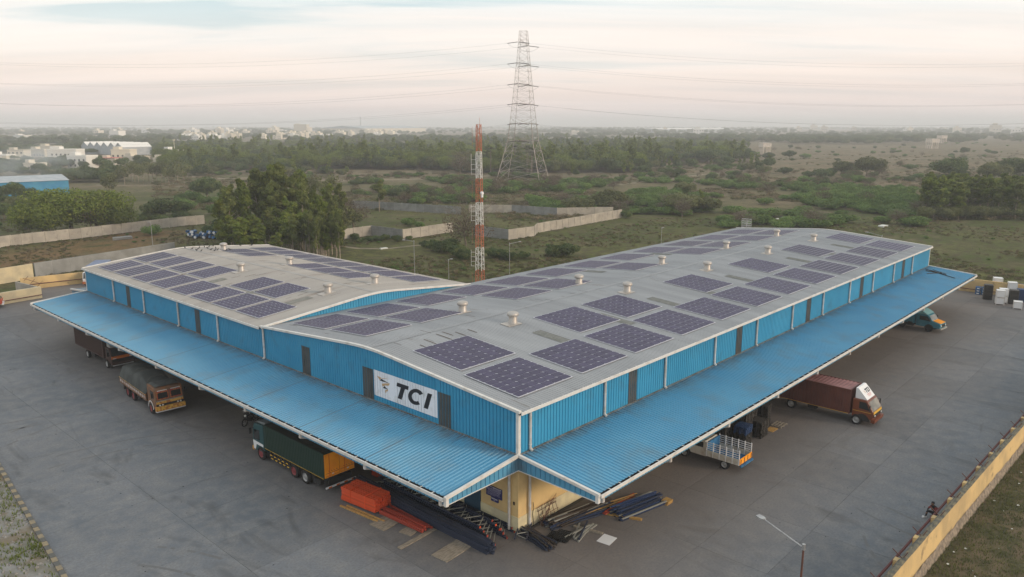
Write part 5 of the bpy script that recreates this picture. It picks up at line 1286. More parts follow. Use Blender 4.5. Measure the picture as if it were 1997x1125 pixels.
heap('long_pipe', ['steel_grey', 'wood_y'], 5, 5.6, -1.95, -14, 6.0, .3, .45, 'long thin pipe lying across the untidy steel heap', 'long pipes on the heap', 3, True, .05)
heap('rod', ['wood_dark', 'navy', 'wood_dark'], 42, .15, -1.4, -100, 2.7, .45, .40, 'dark rod or strip in the splayed heap at the foot of the corner', 'splayed rods at the corner', 11, False, .07)
heap('rod', ['navy', 'steel_grey'], 6, 2.6, -2.7, 8, 2.2, .3, .12, 'loose navy section lying over the black gratings', 'loose sections by the gratings', 24, False, .10)
gm = MB()
for k in range(8): gm.box(-.55, .55, -.45+k*.125, -.42+k*.125, 0, .04); 
for k in range(7): gm.box(-.55+k*.18, -.52+k*.18, -.45, .45, 0, .035)
gme = gm.mesh('grating', 'chassis')
for k, (x, y, z) in enumerate(((1.0, -2.0, 0), (1.05, -1.95, .05), (1.45, -2.3, .02), (1.5, -2.35, .10), (1.45, -2.3, .15))):
    o = link('grating', gme, None, (x, y, z), R(8)+k*.04); tag(o, 'flat black steel grating piled on the ground right of the corner', 'grating', 'piled black gratings')
# bent wire gate leaning on the wall
b = MB()
for k in range(6): x = 1.6+k*.34; b.path([(x, -.55, 0), (x, -.3, .55), (x+.05, -.1, 1.0+.12*math.sin(k))], .018, 5)
for z, y in ((.05, -.55), (.5, -.32), (.85, -.16), (1.05, -.1)): b.tube((1.55, y, z), (3.4, y, z), .018, 5)
for k in range(5): b.path([(1.5+k*.1, -.5, .1+.1*k), (2.0+k*.1, -.35, .5), (2.8, -.2, .9+.05*k), (3.45, -.12, .9+.12*k)], .014, 4)
tag(b.build('wire_gate', 'rust'), 'bent rusty wire gate leaning on the yellow wall beside the heap', 'gate')
b = MB(); b.path([(1.28, -.06, 1.55), (1.34, -.07, 1.2), (1.25, -.06, .8), (1.33, -.06, .35), (1.3, -.08, 0)], .02, 5)
tag(b.build('cable', 'chassis'), 'black cable hanging down the yellow wall', 'cable')

# ================================================================== compound walls round the yard
def seg_wall(p0, p1, h, th, mt, n, parent, name='wall_panel', z0=-.1, gap=.0):
    p0 = Vector((*p0, 0)); p1 = Vector((*p1, 0)); d = (p1-p0)/n
    for k in range(n):
        a = p0+d*k; c = p0+d*(k+1)-d.normalized()*gap; b = MB(); a = Vector(a); c = Vector(c); a.z = c.z = (h+z0)/2; b.obox(a, c, th, h-z0); b.build(name, mt, parent)
cw = thing('compound_wall', 'ochre compound wall with rubble base running along the right side of the yard', 'wall', (6, wall_y(6), 0))
cw_inv = Vector((-6, -wall_y(6), 0))
n = 30; xs = [6+3.1*k for k in range(n)]
for k in range(n-1):
    x0, x1 = xs[k], xs[k+1]
    if x1 > 97: break
    b = MB(); nn = 5; h = 1.95
    def ring(x):
        y = wall_y(x)
        return [(x, y+.02, .35), (x, y+.10, h-.02), (x, y+.42, h-.02), (x, y+.42, -.05), (x, y+.02, -.1)]
    r0, r1 = ring(x0+.004), ring(x1-.004)
    b.add(r0+r1, [(i, i+5, (i+1) % 5+5, (i+1) % 5) for i in range(5)]+[(4, 3, 2, 1, 0), (5, 6, 7, 8, 9)]); o = b.build('wall_panel', 'yellow_wall', cw); o.location = cw_inv
    def rub(i, j):
        x = x0+(x1-x0)*i/12; t_ = j/4; y = wall_y(x)-.12+.13*t_; z = -.05+.62*t_+.10*t_*noise.noise(Vector((x*.9, 7, 0)))
        return (x, y-.05*(1-t_)-.07*noise.noise(Vector((x*3, z*4, 0))), z)
    b = MB(); b.grid(rub, 13, 5); o = b.build('rubble_base', 'rubble', cw); o.location = cw_inv
    def cop(i, j):
        x = x0+(x1-x0)*i/10; y = wall_y(x)+.09+j*.085; return (x, y, h-.01+(.05 if 0 < j < 4 else 0)+.05*noise.noise(Vector((x*4, y*8, 0))))
    b = MB(); b.grid(cop, 11, 5); o = b.build('coping', 'coping', cw); o.location = cw_inv
    b = MB(); b.box(x0-.2, x0+.2, wall_y(x0)+.425, wall_y(x0)+.72, 0, 1.80); o = b.build('pilaster', 'yellow_wall', cw); o.location = cw_inv
    # angled wire arm
    for s in (1,):
        b = MB(); y = wall_y(x0)+.30; b.obox((x0, y, 1.9), (x0-.10, y+.52, 2.36), .04, .04); b.obox((x0, y, 1.95), (x0+.10, y-.18, 2.32), .035, .035); o = b.build('wire_arm', 'rust', cw); o.location = cw_inv
b = MB(); b.tube((6, wall_y(6)+.80, 1.55), (95.5, wall_y(95.5)+.80, 1.55), .075, 6); o = b.build('handrail_pipe', 'redpipe', cw); o.location = cw_inv
# wall across the far right end of the yard
fw = thing('compound_wall', 'weathered ochre wall closing the far right corner of the yard', 'wall', (96.1, -22, 0))
seg_wall((0, 0), (0, 21.0), 1.9, .3, 'yellow_wall', 7, fw); b = MB(); b.tube((-.4, .5, .45), (-.4, 20.5, .45), .06, 6); b.build('handrail_pipe', 'redpipe', fw)
# walls by the far left gate
def free_wall(name, label, p0, p1, h, th, mt, n, mt2=None):
    t = thing(name, label, 'wall', (*p0, 0)); seg_wall((0, 0), (p1[0]-p0[0], p1[1]-p0[1]), h, th, mt, n, t, gap=.01); return t
w = free_wall('compound_wall', 'ochre wall with a red pipe rail behind the far left yard', (2.0, 101.3), (20, 98.2), 1.75, .25, 'yellow_wall', 6)
b = MB(); b.tube((.3, -.5, .75), (18, -3.5, .75), .06, 6); b.build('handrail_pipe', 'redpipe', w)
free_wall('compound_wall', 'grey unpainted wall standing behind the far left yard', (6.6, 110.6), (32, 116.5), 2.3, .25, 'precast_grey', 9)
free_wall('compound_wall', 'pale cream wall at the far left edge behind the grass', (-9.5, 106.2), (6.3, 110.5), 2.3, .25, 'cream_wall', 5)
w = free_wall('compound_wall', 'low cream gate wall with red rail at the far left entrance', (-6.5, 91.9), (2.3, 93.3), 1.6, .45, 'cream_wall', 3)
b = MB(); b.tube((.1, -.45, .5), (8.8, .95, .5), .06, 6); b.build('handrail_pipe', 'redpipe', w)
w = free_wall('compound_wall', 'short pale side wall joining the two gate walls at the far left', (2.1, 94.2), (1.2, 100.5), 1.5, .22, 'precast', 2)
b = MB()
for k in range(3): b.path([(.1, k*3.0, 1.5), (.7, k*3.0, 2.1)], .035, 5)
b.tube((.5, -.5, 1.9), (.0, 6, 1.9), .03, 5); b.build('wire_arm', 'rust', w)

# ================================================================== lamp posts
def lamp_post(x, y, h, rz, arm, rise, label, mt='galv'):
    t = thing('street_lamp', label, 'street lamp', (x, y, 0), rz, 'lamp posts round the warehouse')
    b = MB(); b.tube((0, 0, 0), (0, 0, h), .062, 8, r1=.045); b.build('pole', mt, t)
    b = MB(); b.tube((0, 0, h-.15), (arm, 0, h-.05+rise), .03, 6); b.tube((0, 0, h-.25), (0, 0, h+.03), .08, 8); b.build('arm', 'galv', t)
    b = MB(); b.prism([(arm-.05, -.10), (arm+.12, -.16), (arm+.40, -.13), (arm+.40, .13), (arm+.12, .16), (arm-.05, .10)], h-.10+rise, h-.02+rise, 'z'); b.build('lamp_head', 'galv', t)
lamp_post(1.62, -16.32, 5.0, R(70), 2.5, .15, 'rusty street lamp with a long arm at the bottom of the photo', 'rust')
lamp_post(49.5, 67.5, 5.6, R(128), 1.5, .15, 'street lamp between the two halls left of the red mast')
lamp_post(60.0, 56.0, 5.2, R(-30), 1.6, .2, 'street lamp right of the red and white mast')
lamp_post(50.5, 101.0, 6.0, R(128), 1.8, .25, 'street lamp in front of the eucalyptus grove')
lamp_post(50.5, 60.4, 3.2, R(-30), .3, .1, 'short pole with a small lamp just left of the mast')
lamp_post(28.2, 117.0, 6.4, R(150), .1, .1, 'bare leaning pole behind the wing roof at the left')
lamp_post(104, 54.5, 3.6, R(-30), .1, .05, 'thin pole standing behind the long roof near the centre')
lamp_post(103, 12.0, 6.2, R(100), 2.2, .4, 'street lamp beyond the far end of the long hall')

# ================================================================== person crouching by the right-hand wall
def person(x, y, rz):
    t = thing('person', 'person in maroon shirt and black trousers crouching against the compound wall', 'person', (x, y, 0), rz)
    def skin(name, pts, edges, rad, mt, par, root=0):
        me = bpy.data.meshes.new(name); me.from_pydata(pts, edges, []); o = link(name, me, par); me.materials.append(M[mt])
        md = o.modifiers.new('skin', 'SKIN'); 
        for i, r_ in enumerate(rad): me.skin_vertices[0].data[i].radius = (r_, r_)
        me.skin_vertices[0].data[root].use_root = True
        s = o.modifiers.new('sub', 'SUBSURF'); s.levels = s.render_levels = 1; return o
    # body: pelvis low, knees up, torso bent forward, arms reaching down to the feet
    P_ = [(0, 0, .26), (-.02, 0, .42), (.06, 0, .62), (.16, 0, .76), (.21, 0, .84),
          (.02, .11, .25), (.40, .17, .50), (.24, .16, .08), (.42, .17, .05),
          (.02, -.11, .25), (.46, -.16, .42), (.52, -.16, .08), (.70, -.16, .05),
          (.14, .19, .70), (.30, .25, .50), (.44, .20, .32), (.14, -.19, .70), (.34, -.24, .52), (.50, -.12, .36)]
    E_ = [(0, 1), (1, 2), (2, 3), (3, 4), (0, 5), (5, 6), (6, 7), (7, 8), (0, 9), (9, 10), (10, 11), (11, 12), (3, 13), (13, 14), (14, 15), (3, 16), (16, 17), (17, 18)]
    R_ = [.14, .13, .14, .10, .05, .11, .075, .05, .045, .11, .075, .05, .045, .065, .045, .035, .065, .045, .035]
    skin('body', P_, E_, R_, 'trousers', t)
    skin('shirt', [P_[1], P_[2], P_[3], P_[13], P_[14], P_[16], P_[17]], [(0, 1), (1, 2), (2, 3), (3, 4), (2, 5), (5, 6)], [.155, .165, .12, .085, .06, .085, .06], 'shirt', t)
    b = MB(); b.lathe([(.02, -.13), (.07, -.10), (.088, -.02), (.092, .05), (.06, .11), (.01, .13)], 12, c=(.27, 0, .95)); b.tube((.36, 0, .93), (.385, 0, .92), .015, 5)
    for s in (-1, 1): b.box(.25, .29, s*.092-.01, s*.092+.01, .92, .97)
    b.build('head', 'skin', t, smooth=True)
    b = MB(); b.lathe([(.094, .0), (.099, .06), (.07, .125), (.01, .145)], 12, c=(.255, 0, .96)); b.build('hair', 'ink', t, smooth=True)
    for s, (hx, hy, hz) in ((1, P_[15]), (-1, P_[18])):
        b = MB(); b.box(hx-.02, hx+.06, hy-.035, hy+.035, hz-.06, hz-.03)
        for k in range(4): b.tube((hx+.05, hy-.03+k*.02, hz-.05), (hx+.10+.008*(k in (1, 2)), hy-.03+k*.02, hz-.08), .009, 5)
        b.tube((hx, hy-s*.035, hz-.045), (hx+.04, hy-s*.06, hz-.07), .010, 5); b.build('hand', 'skin', t)
    for p in (P_[8], P_[12]): b = MB(); b.box(p[0]-.20, p[0]+.08, p[1]-.05, p[1]+.05, 0, .09); b.build('shoe', 'white', t)
person(19.05, -17.9, R(148))

# ================================================================== lattice mast and pylon
def lattice(b, z0, z1, h0, h1, n, t=.05, diag=True, c=(0, 0), rot=0, legs=4, leg=.08, xbr=False):
    def corner(k, z):
        h = h0+(h1-h0)*(z-z0)/(z1-z0); a = rot+math.pi/4+k*math.pi/2; return Vector((c[0]+h*1.414*math.cos(a), c[1]+h*1.414*math.sin(a), z))
    for k in range(4): b.obox(corner(k, z0), corner(k, z1), leg, leg)
    for i in range(n):
        a, e = z0+(z1-z0)*i/n, z0+(z1-z0)*(i+1)/n
        for k in range(4):
            q = (k+1) % 4; b.obox(corner(k, e), corner(q, e), t, t)
            if xbr: b.obox(corner(k, a), corner(q, e), t, t); b.obox(corner(q, a), corner(k, e), t, t)
            elif (i+k) % 2: b.obox(corner(k, a), corner(q, e), t, t)
            else: b.obox(corner(q, a), corner(k, e), t, t)
mast = thing('lattice_mast', 'tall slim lattice mast painted in red and white bands behind the halls', 'mast', (47.2, 50.1, 0))
zb = [0, 3.2, 6.55, 9.85, 13.1, 16.5, 20.3, 24.1]
for k in range(7):
    b = MB(); h0, h1 = .54-.011*zb[k], .54-.011*zb[k+1]; lattice(b, zb[k]+.01, zb[k+1], h0*.92, h1*.92, 4, .035, rot=R(20), leg=.065, xbr=False)
    w_ = k % 2 == 1
    o = b.build('mast_section', 'mast_white' if w_ else 'mast_red', mast)
    b = MB(); dx = RGT*(-1); x0 = dx*(h0+.1); x1 = dx*(h0+.75 if w_ else h0+.6)
    for s in (x0, x1): b.obox(Vector((s.x, s.y, zb[k]+.6)), Vector((s.x, s.y, zb[k+1]-.3)), .035 if w_ else .02, .035 if w_ else .02)
    if w_:
        for i in range(4): z = zb[k]+.65+i*.68; b.obox(Vector((x0.x, x0.y, z)), Vector((x1.x, x1.y, z)), .04, .04)
    b.build('side_ladder', 'mast_white' if w_ else 'mast_red', mast)
b = MB(); b.tube((.3, .1, 24.1), (.3, .1, 25.0), .02, 5); b.build('lightning_rod', 'mast_red', mast)
b = MB(); b.tube((-.2, -.62, 14.5), (-.2, -.9, 14.5), .24, 12); b.box(-.3, 0, -.8, -.6, 13.9, 14.3); b.build('dish_antenna', 'white', mast)

PB = Vector((224.5, 199.5, 0)); az = math.atan2(FWD.y, FWD.x)-R(15)
py_ = thing('transmission_tower', 'tall grey steel transmission tower standing beyond the fields at the centre', 'pylon', PB)
lv = [(0, 9.6), (8.5, 7.6), (17.3, 5.55), (24.6, 4.75), (32.8, 3.95), (40.9, 3.2), (49.3, 2.5), (57.6, 1.85), (63.0, 1.5)]
for k in range(len(lv)-1):
    b = MB(); (z0, h0), (z1, h1) = lv[k], lv[k+1]
    lattice(b, z0, z1, h0, h1, 2 if k < 2 else 3, .09 if k < 2 else .05, rot=az, leg=.22 if k < 3 else .11 if k < 6 else .08, xbr=True)
    b.build('tower_section', 'pylon', py_)
ad = Vector((math.cos(az), math.sin(az), 0)); wd = Vector((RGT.x, RGT.y, 0))
tips = []
for k in range(2, 8):
    z, h = lv[k]; 
    for s in (-1, 1):
        b = MB(); tip = ad*s*8.6+Vector((0, 0, z+.1)); pr_ = ad.cross(Vector((0, 0, 1)))
        for q in (-1, 1):
            b.obox(ad*s*h+pr_*q*h+Vector((0, 0, z)), tip, .09, .09); b.obox(ad*s*h*.9+pr_*q*h*.9+Vector((0, 0, z+2.2)), tip, .07, .07)
        for t_ in (.3, .6): a = (ad*s*h+Vector((0, 0, z))).lerp(tip, t_); b.obox(a-pr_*h*(1-t_), a+pr_*h*(1-t_), .05, .05)
        b.build('cross_arm', 'pylon', py_)
        if k > 2 or True:
            for q in (-1, 1):
                b = MB(); e = tip+wd*q*4.6+Vector((0, 0, -.55)); st = tip+wd*q*.3; b.tube(st, e, .14, 6)
                b.build('insulator_string', 'insulator', py_); tips.append((tip+PB, e+PB, q))
            b = MB(); pts = [tip+wd*4.6*(i/4-1)+Vector((0, 0, -.55-1.9*(1-(i/4-1)**2))) for i in range(9)]; b.path(pts, .04, 3); b.build('jumper_cable', 'cable', py_)
for i, (tip, e, q) in enumerate(tips):
    if e.z < 20: continue
    b = MB(); end = e+wd*q*345+Vector((0, 0, 2.0)); pts = []
    for k in range(25):
        t_ = k/24; p = e.lerp(end, t_); p = Vector((p.x, p.y, p.z-9.5*4*t_*(1-t_))); pts.append(p)
    b.path(pts, .022, 3); o = b.build('power_line', 'cable')
    tag(o, 'sagging power line strung from the transmission tower across the sky to the '+('right' if q > 0 else 'left'), 'power line', 'power lines running '+('right' if q > 0 else 'left')+' from the tower')

# ================================================================== compound walls out in the fields
def px_wall(name, label, pts, h, mt, pl=2.5, mt_alt=None, cat='wall'):
    P_ = [ground_at(*p) for p in pts]; t = thing(name, label, cat, (P_[0].x, P_[0].y, 0))
    for j, (a, c) in enumerate(zip(P_[:-1], P_[1:])):
        n = max(1, round((c-a).length/pl)); d = (c-a)/n; dn = d.normalized(); m_ = mt_alt if (mt_alt and j % 2) else mt
        ang = math.atan2(dn.y, dn.x); L = d.length
        for k in range(n):
            p = a+d*k-P_[0]; key = (m_, round(L, 3), h)
            if key not in slab_mesh:
                b = MB()
                for q in range(4): b.box(.09, L-.09, -.04+.004*q, .04, h*q/4+.012, h*(q+1)/4)
                slab_mesh[key] = b.mesh('wall_panel', m_); b = MB(); b.box(-.09, .09, -.10, .10, -.1, h+.05); slab_mesh[(key, 'p')] = b.mesh('post', m_)
            o = link('wall_panel', slab_mesh[key], t, (p.x, p.y, rnd.uniform(-.04, .03)), ang); o.rotation_euler.x = rnd.uniform(-.02, .02)
            link('post', slab_mesh[(key, 'p')], t, (p.x, p.y, 0), ang)
    return t
px_wall('precast_wall', 'near side of the abandoned precast enclosure left of the red mast', [(672, 466), (725, 459), (786, 467), (884, 452)], 2.2, 'precast', mt_alt='precast_grey')  # warm and grey copies follow the facing: sunlight and shade in the colour
px_wall('precast_wall', 'near side of the abandoned precast enclosure right of the red mast', [(926, 459), (992, 467)], 2.2, 'precast_grey')
px_wall('precast_wall', 'long side of the abandoned precast enclosure towards its right corner, coloured as if warmly lit', [(992, 467), (1042, 460), (1048, 454), (1213, 424)], 2.2, 'precast')
px_wall('precast_wall', 'far side of the abandoned precast enclosure behind the red mast', [(689, 405), (900, 418)], 2.2, 'precast_grey')
px_wall('precast_wall', 'far wall of the abandoned precast enclosure right of the red mast', [(915, 414), (999, 415)], 2.2, 'precast')
px_wall('precast_wall', 'grey back corner stretch of the abandoned precast enclosure near its right end', [(999, 415), (1087, 421), (1196, 419)], 2.2, 'precast_grey', mt_alt='precast')
px_wall('precast_wall', 'long precast boundary wall below the big bright tree at the left', [(-40, 487), (0, 482), (65, 474), (160, 464), (258, 452), (330, 443), (400, 436)], 2.2, 'precast')
# drums
dm = MB()
dm.lathe([(.28, -.42), (.30, -.40), (.30, .38), (.28, .42)], 10); dm.m = [0]*len(dm.f); dm.f.append(tuple(range(9, -1, -1))); dm.m.append(1); dm.m[-2] = 1
dme = dm.mesh('drum', ['drum_blue', 'white']); dme2 = dm.mesh('drum', ['drum_blue', 'drum_blue'])
A = Vector((44.2, 137.5)); Bv = Vector((51.5, 124.0)); dv_ = (Bv-A).normalized(); nv_ = Vector((-dv_.y, dv_.x))
for k in range(120):
    t_ = rnd.random(); lay = rnd.choice((0, 0, 1, 1, 2)); off = rnd.uniform(-1.8, 1.8)*(1-.25*lay); p = A.lerp(Bv, t_)+nv_*off
    o = link('drum', dme if rnd.random() < .55 else dme2, None, (p.x, p.y, .32+lay*.48)); o.rotation_euler = (R(90)+rnd.uniform(-.3, .3), rnd.uniform(-.2, .2), math.atan2(FWD.y, FWD.x)-R(90)+rnd.uniform(-.5, .5)); tag(o, 'blue drum with pale end in the big heap beside the grove', 'drum', 'heap of blue drums')

# ================================================================== trees and bushes
def leaves(b, blobs, n, size, seed, up=.35, mi=0, shell=.55):
    r = random.Random(seed); tot = sum(q[3]*q[4]+q[4]*q[5]+q[3]*q[5] for q in blobs)
    for (cx, cy, cz, rx, ry, rz) in blobs:
        m_ = int(n*(rx*ry+ry*rz+rx*rz)/tot)
        for _ in range(m_):
            u = r.uniform(-1, 1); a = r.uniform(0, 6.283); s = math.sqrt(1-u*u); rad = shell+(1.05-shell)*math.sqrt(r.random())
            d = Vector((s*math.cos(a), s*math.sin(a), u)); p = Vector((cx+d.x*rx*rad, cy+d.y*ry*rad, cz+d.z*rz*rad))
            nrm = (d+Vector((r.gauss(0, .6), r.gauss(0, .6), r.gauss(0, .6)+up))).normalized()
            t1 = nrm.orthogonal().normalized(); t1 = (Matrix.Rotation(r.uniform(0, 6.28), 3, nrm) @ t1); t2 = nrm.cross(t1); z = size*r.uniform(.5, 1.3)
            b.add([p-t1*z-t2*z*.45, p+t1*z*.3-t2*z*.6, p+t1*z+t2*z*.3, p-t1*z*.2+t2*z*.55], [(0, 1, 2, 3)], mi)
def crown_round(W, H, n, size, seed, base=.3, nb=14, flat=.8):
    r = random.Random(seed); bl = []
    for k in range(nb):
        a = r.uniform(0, 6.283); q = math.sqrt(r.random())*.72; z = base*H+(1-base)*H*(.28+.52*r.random()*(1-q*.55)); s = r.uniform(.20, .36)*W
        bl.append((math.cos(a)*q*W/2, math.sin(a)*q*W/2, z, s*.62, s*.62, s*.62*flat))
    bl.append((0, 0, base*H+(1-base)*H*.45, W*.33, W*.33, (1-base)*H*.42)); b = MB(); leaves(b, bl, n, size, seed); return b
def crown_euc(H, n, size, seed):
    r = random.Random(seed); bl = []
    for k in range(11):
        t_ = .38+.60*k/10; w = H*.13*(1.1-abs(t_-.68)*1.6); a = r.uniform(0, 6.283); bl.append((math.cos(a)*w*r.uniform(.2, .9), math.sin(a)*w*r.uniform(.2, .9), H*t_, w*r.uniform(.45, .8), w*r.uniform(.45, .8), H*.06*r.uniform(.8, 1.4)))
    b = MB(); leaves(b, bl, int(n*.8), size, seed, up=.1, shell=.3); return b
def trunk(H, r0, seed, branches=5, spread=.25, top=.9, lean=.03):
    r = random.Random(seed); b = MB(); pts = [Vector((0, 0, -.1))]
    for k in range(1, 6): pts.append(Vector((r.uniform(-1, 1)*lean*H*k/5, r.uniform(-1, 1)*lean*H*k/5, H*top*k/5)))
    for k in range(5): b.tube(pts[k], pts[k+1], r0*(1-.17*k), 6, r1=r0*(1-.17*(k+1)), caps=False)
    for k in range(branches):
        t_ = r.uniform(.35, .9); i = min(4, int(t_*5)); p = pts[i].lerp(pts[i+1], t_*5-i); a = r.uniform(0, 6.283); L = H*spread*r.uniform(.6, 1.2)
        q = p+Vector((math.cos(a)*L, math.sin(a)*L, L*.7)); b.tube(p, q, r0*.38, 5, r1=r0*.15, caps=False); 
        q2 = q+Vector((math.cos(a+.6)*L*.5, math.sin(a+.6)*L*.5, L*.4)); b.tube(q, q2, r0*.16, 4, r1=r0*.05, caps=False)
    return b
def fine_twigs(b, H, W, n, seed):
    r = random.Random(seed)
    for _ in range(n):
        a = r.uniform(0, 6.283); z = H*r.uniform(.35, .9); q = W/2*r.uniform(0, .8); p = Vector((math.cos(a)*q, math.sin(a)*q, z)); d = Vector((math.cos(a)+r.gauss(0, .6), math.sin(a)+r.gauss(0, .6), r.uniform(.1, 1.2))).normalized()*r.uniform(.4, 1.0)*H*.16
        b.tube(p, p+d, .018, 3, r1=.006, caps=False)
KIND = {}
def kind(name, crown_mb, leaf_m, trunk_mb, bark_m):
    cm_ = crown_mb.mesh('crown', leaf_m); tm_ = trunk_mb.mesh('trunk', bark_m) if trunk_mb else None; KIND.setdefault(name, []).append((cm_, tm_))
for s in range(3): kind('euc', crown_euc(10, 4200, .20, 10+s), 'leaf_euc', trunk(10, .12, 20+s, 6, .12, .95, .02), 'bark_pale')
for s in range(2): kind('euc_bright', crown_euc(10, 4200, .20, 30+s), 'leaf_bright', trunk(10, .12, 40+s, 6, .12, .95, .02), 'bark_pale')
for s in range(2): kind('big', crown_round(10, 8, 15000, .17, 50+s, .15, 34), 'leaf_bright', trunk(8, .3, 52+s, 8, .35, .6), 'bark')
for s in range(3): kind('round', crown_round(8, 7, 4500, .26, 60+s, .25, 14), 'leaf_dark', trunk(7, .2, 63+s, 6, .3, .6), 'bark')
for s in range(2): kind('olive', crown_round(8, 6, 4000, .24, 70+s, .2, 13), 'leaf_olive', trunk(6, .18, 73+s, 6, .3, .6), 'bark')
for s in range(3): kind('bush', crown_round(5, 2.4, 2200, .17, 80+s, .0, 10, .7), 'leaf_scrub', trunk(2, .08, 83+s, 6, .5, .6), 'bark')
for s in range(2): kind('bush_dark', crown_round(5, 2.6, 2600, .16, 90+s, .0, 10, .7), 'leaf_dark', trunk(2, .08, 93+s, 6, .5, .6), 'bark')
for s in range(2):
    b = trunk(5, .12, 101+s, 16, .4, .7, .05); fine_twigs(b, 5, 5, 420, 102+s); kind('dry', crown_round(5, 4.6, 1100, .09, 100+s, .15, 10, .8), 'leaf_dry', b, 'bark')
for s in range(2):
    b = trunk(4, .06, 111+s, 10, .35, .7, .05); kind('thin', crown_round(4, 5, 700, .15, 110+s, .3, 9, .8), 'leaf_olive', b, 'bark_pale')
kind('tuft', crown_round(2.2, .55, 150, .12, 130, .0, 7, .6), 'leaf_grass', None, None); kind('tuft', crown_round(1.6, .7, 130, .12, 131, .0, 5, .6), 'leaf_straw', None, None)
kind('straw', crown_round(3.0, .6, 160, .16, 132, .0, 7, .6), 'leaf_straw', None, None); kind('straw', crown_round(2.2, .7, 140, .14, 133, .0, 6, .6), 'leaf_grass', None, None)
def palm(seed):
    r = random.Random(seed); b = MB()
    for k in range(26):
        a = r.uniform(0, 6.283); el = r.uniform(-.5, 1.2); L = 2.3
        p = Vector((0, 0, 10)); d = Vector((math.cos(a)*math.cos(el), math.sin(a)*math.cos(el), math.sin(el))); sd_ = Vector((-math.sin(a), math.cos(a), 0))
        for j in range(6):
            q = p+d*L*(.35+.13*j)+Vector((0, 0, -.06*j*j*.4)); w = .5*(1-j/7); b.add([q-sd_*w, q+d*.45, q+sd_*w, q-d*.1], [(0, 1, 2, 3)])
    return b
for s in range(2):
    b = MB(); b.tube((0, 0, -.1), (.15, 0, 10), .22, 7, r1=.16); kind('palm', palm(120+s), 'leaf_palm', b, 'bark')
TREE_N = {'tuft': ('grass_tuft', 'grass'), 'straw': ('dry_tuft', 'grass'), 'euc': ('eucalyptus_tree', 'tree'), 'euc_bright': ('eucalyptus_tree', 'tree'), 'big': ('spreading_tree', 'tree'), 'round': ('round_tree', 'tree'), 'olive': ('olive_green_tree', 'tree'), 'bush': ('bush', 'bush'), 'bush_dark': ('bush', 'bush'), 'dry': ('dry_tree', 'tree'), 'thin': ('thin_tree', 'tree'), 'palm': ('palm_tree', 'palm')}
crown_objs = {}
def tree(kd, x, y, sc, label, group=None, wide=1.0, name=None):
    cm_, tm_ = rnd.choice(KIND[kd]); nm, cat = TREE_N[kd]
    t = thing(name or nm, label, cat, (x, y, -.05), rnd.uniform(0, 6.28), group); t.scale = (sc*wide, sc*wide, sc)
    c = link('crown', cm_, t); tm_ and link('trunk', tm_, t); crown_objs.setdefault((kd, cm_.name), c); return t
ZN = {}
def ptree(kd, px_, py_, sc, label, group=None, wide=1.0, name=None, zone_=None):
    p = ground_at(px_, py_)
    if group in ZONES:
        (xs, ys) = ZONES[group]; col_ = ('far left', 'left', 'middle', 'right', 'far right')[sum(px_ > q for q in xs)]; row_ = ('back', 'middle', 'front')[sum(py_ > q for q in ys)]
        look = {'euc': 'dark-leaved', 'euc_bright': 'bright-leaved', 'bush': 'green', 'olive': 'olive', 'dry': 'bare brown', 'bush_dark': 'dark', 'round': 'dark round'}[kd]
        label = f'{look} {label}, {row_} row, {col_}'; group = f'{group}, {look}, {row_} row, {col_} part'
    return tree(kd, p.x, p.y, sc, label, group, wide, name)
ZONES = {}
# the eucalyptus grove behind the wing
GL = 'eucalyptus in the grove behind the wing roof'; GG = 'eucalyptus grove behind the wing'
ZONES[GG] = ((485, 525, 570, 620), (460, 485)); ZONES['thicket behind the long hall'] = ((1230, 1370, 1510, 1650), (395, 422)); ZONES['dark stand of trees at the right'] = ((1840, 1880, 1920, 1965), (405, 415)); ZONES['green mass at the left edge'] = ((5, 20, 35, 48), (405, 425))
for k in range(50):
    px_ = rnd.uniform(432, 668); lo = 508-(px_-600)*.0; py0 = rnd.choice([rnd.uniform(452, 512), rnd.uniform(425, 500)])
    if px_ < 480: py0 = rnd.uniform(440, 485)
    H = rnd.uniform(.75, 1.2)*(1.22 if 500 < px_ < 600 else .95)*(.72 if py0 > 485 else 1)
    ptree(rnd.choice(['euc', 'euc', 'euc_bright']), px_, py0, H, GL, GG, rnd.uniform(.8, 1.12))
for px_, py0, H in ((452, 482, 1.35), (480, 478, 1.5), (505, 470, 1.7), (530, 465, 1.75), (556, 462, 1.75), (580, 468, 1.6), (600, 480, 1.25), (500, 440, 1.5), (545, 435, 1.6), (588, 440, 1.5)): ptree('euc_bright' if rnd.random() < .4 else 'euc', px_, py0, H*.88, GL, GG, 1.0)
for k in range(34): ptree('euc_bright', rnd.uniform(440, 660), rnd.uniform(478, 510), rnd.uniform(.5, .8), 'low leafy eucalyptus filling the foot of the grove', 'leafy foot of the grove', 1.5)
for k in range(26): ptree('euc', rnd.uniform(600, 668), rnd.uniform(496, 512), rnd.uniform(.62, .88), 'slender young eucalyptus at the right end of the grove', 'young eucalyptus at the grove end', .8)
for px_, py0, H in ((616, 395, 1.25), (650, 398, 1.3), (636, 400, 1.0)): ptree('thin', px_, py0, H*1.6, 'sparse tree standing behind the grove to the right', 'sparse trees behind the grove')
ptree('euc', 740, 412, .88, 'lone pale-stemmed eucalyptus inside the precast enclosure at its back left', None, 1.5)
ptree('dry', 690, 450, 1.75, 'brownish spreading tree at the right edge of the grove', None, 1.2); ptree('olive', 668, 455, 1.2, 'olive tree tucked against the right side of the grove')
ptree('dry', 908, 486, 2.0, 'bare twiggy tree on the lawn just left of the red mast', None, 1.1); ptree('dry', 897, 345, 2.6, 'large bare brownish tree among the fields left of the tower')
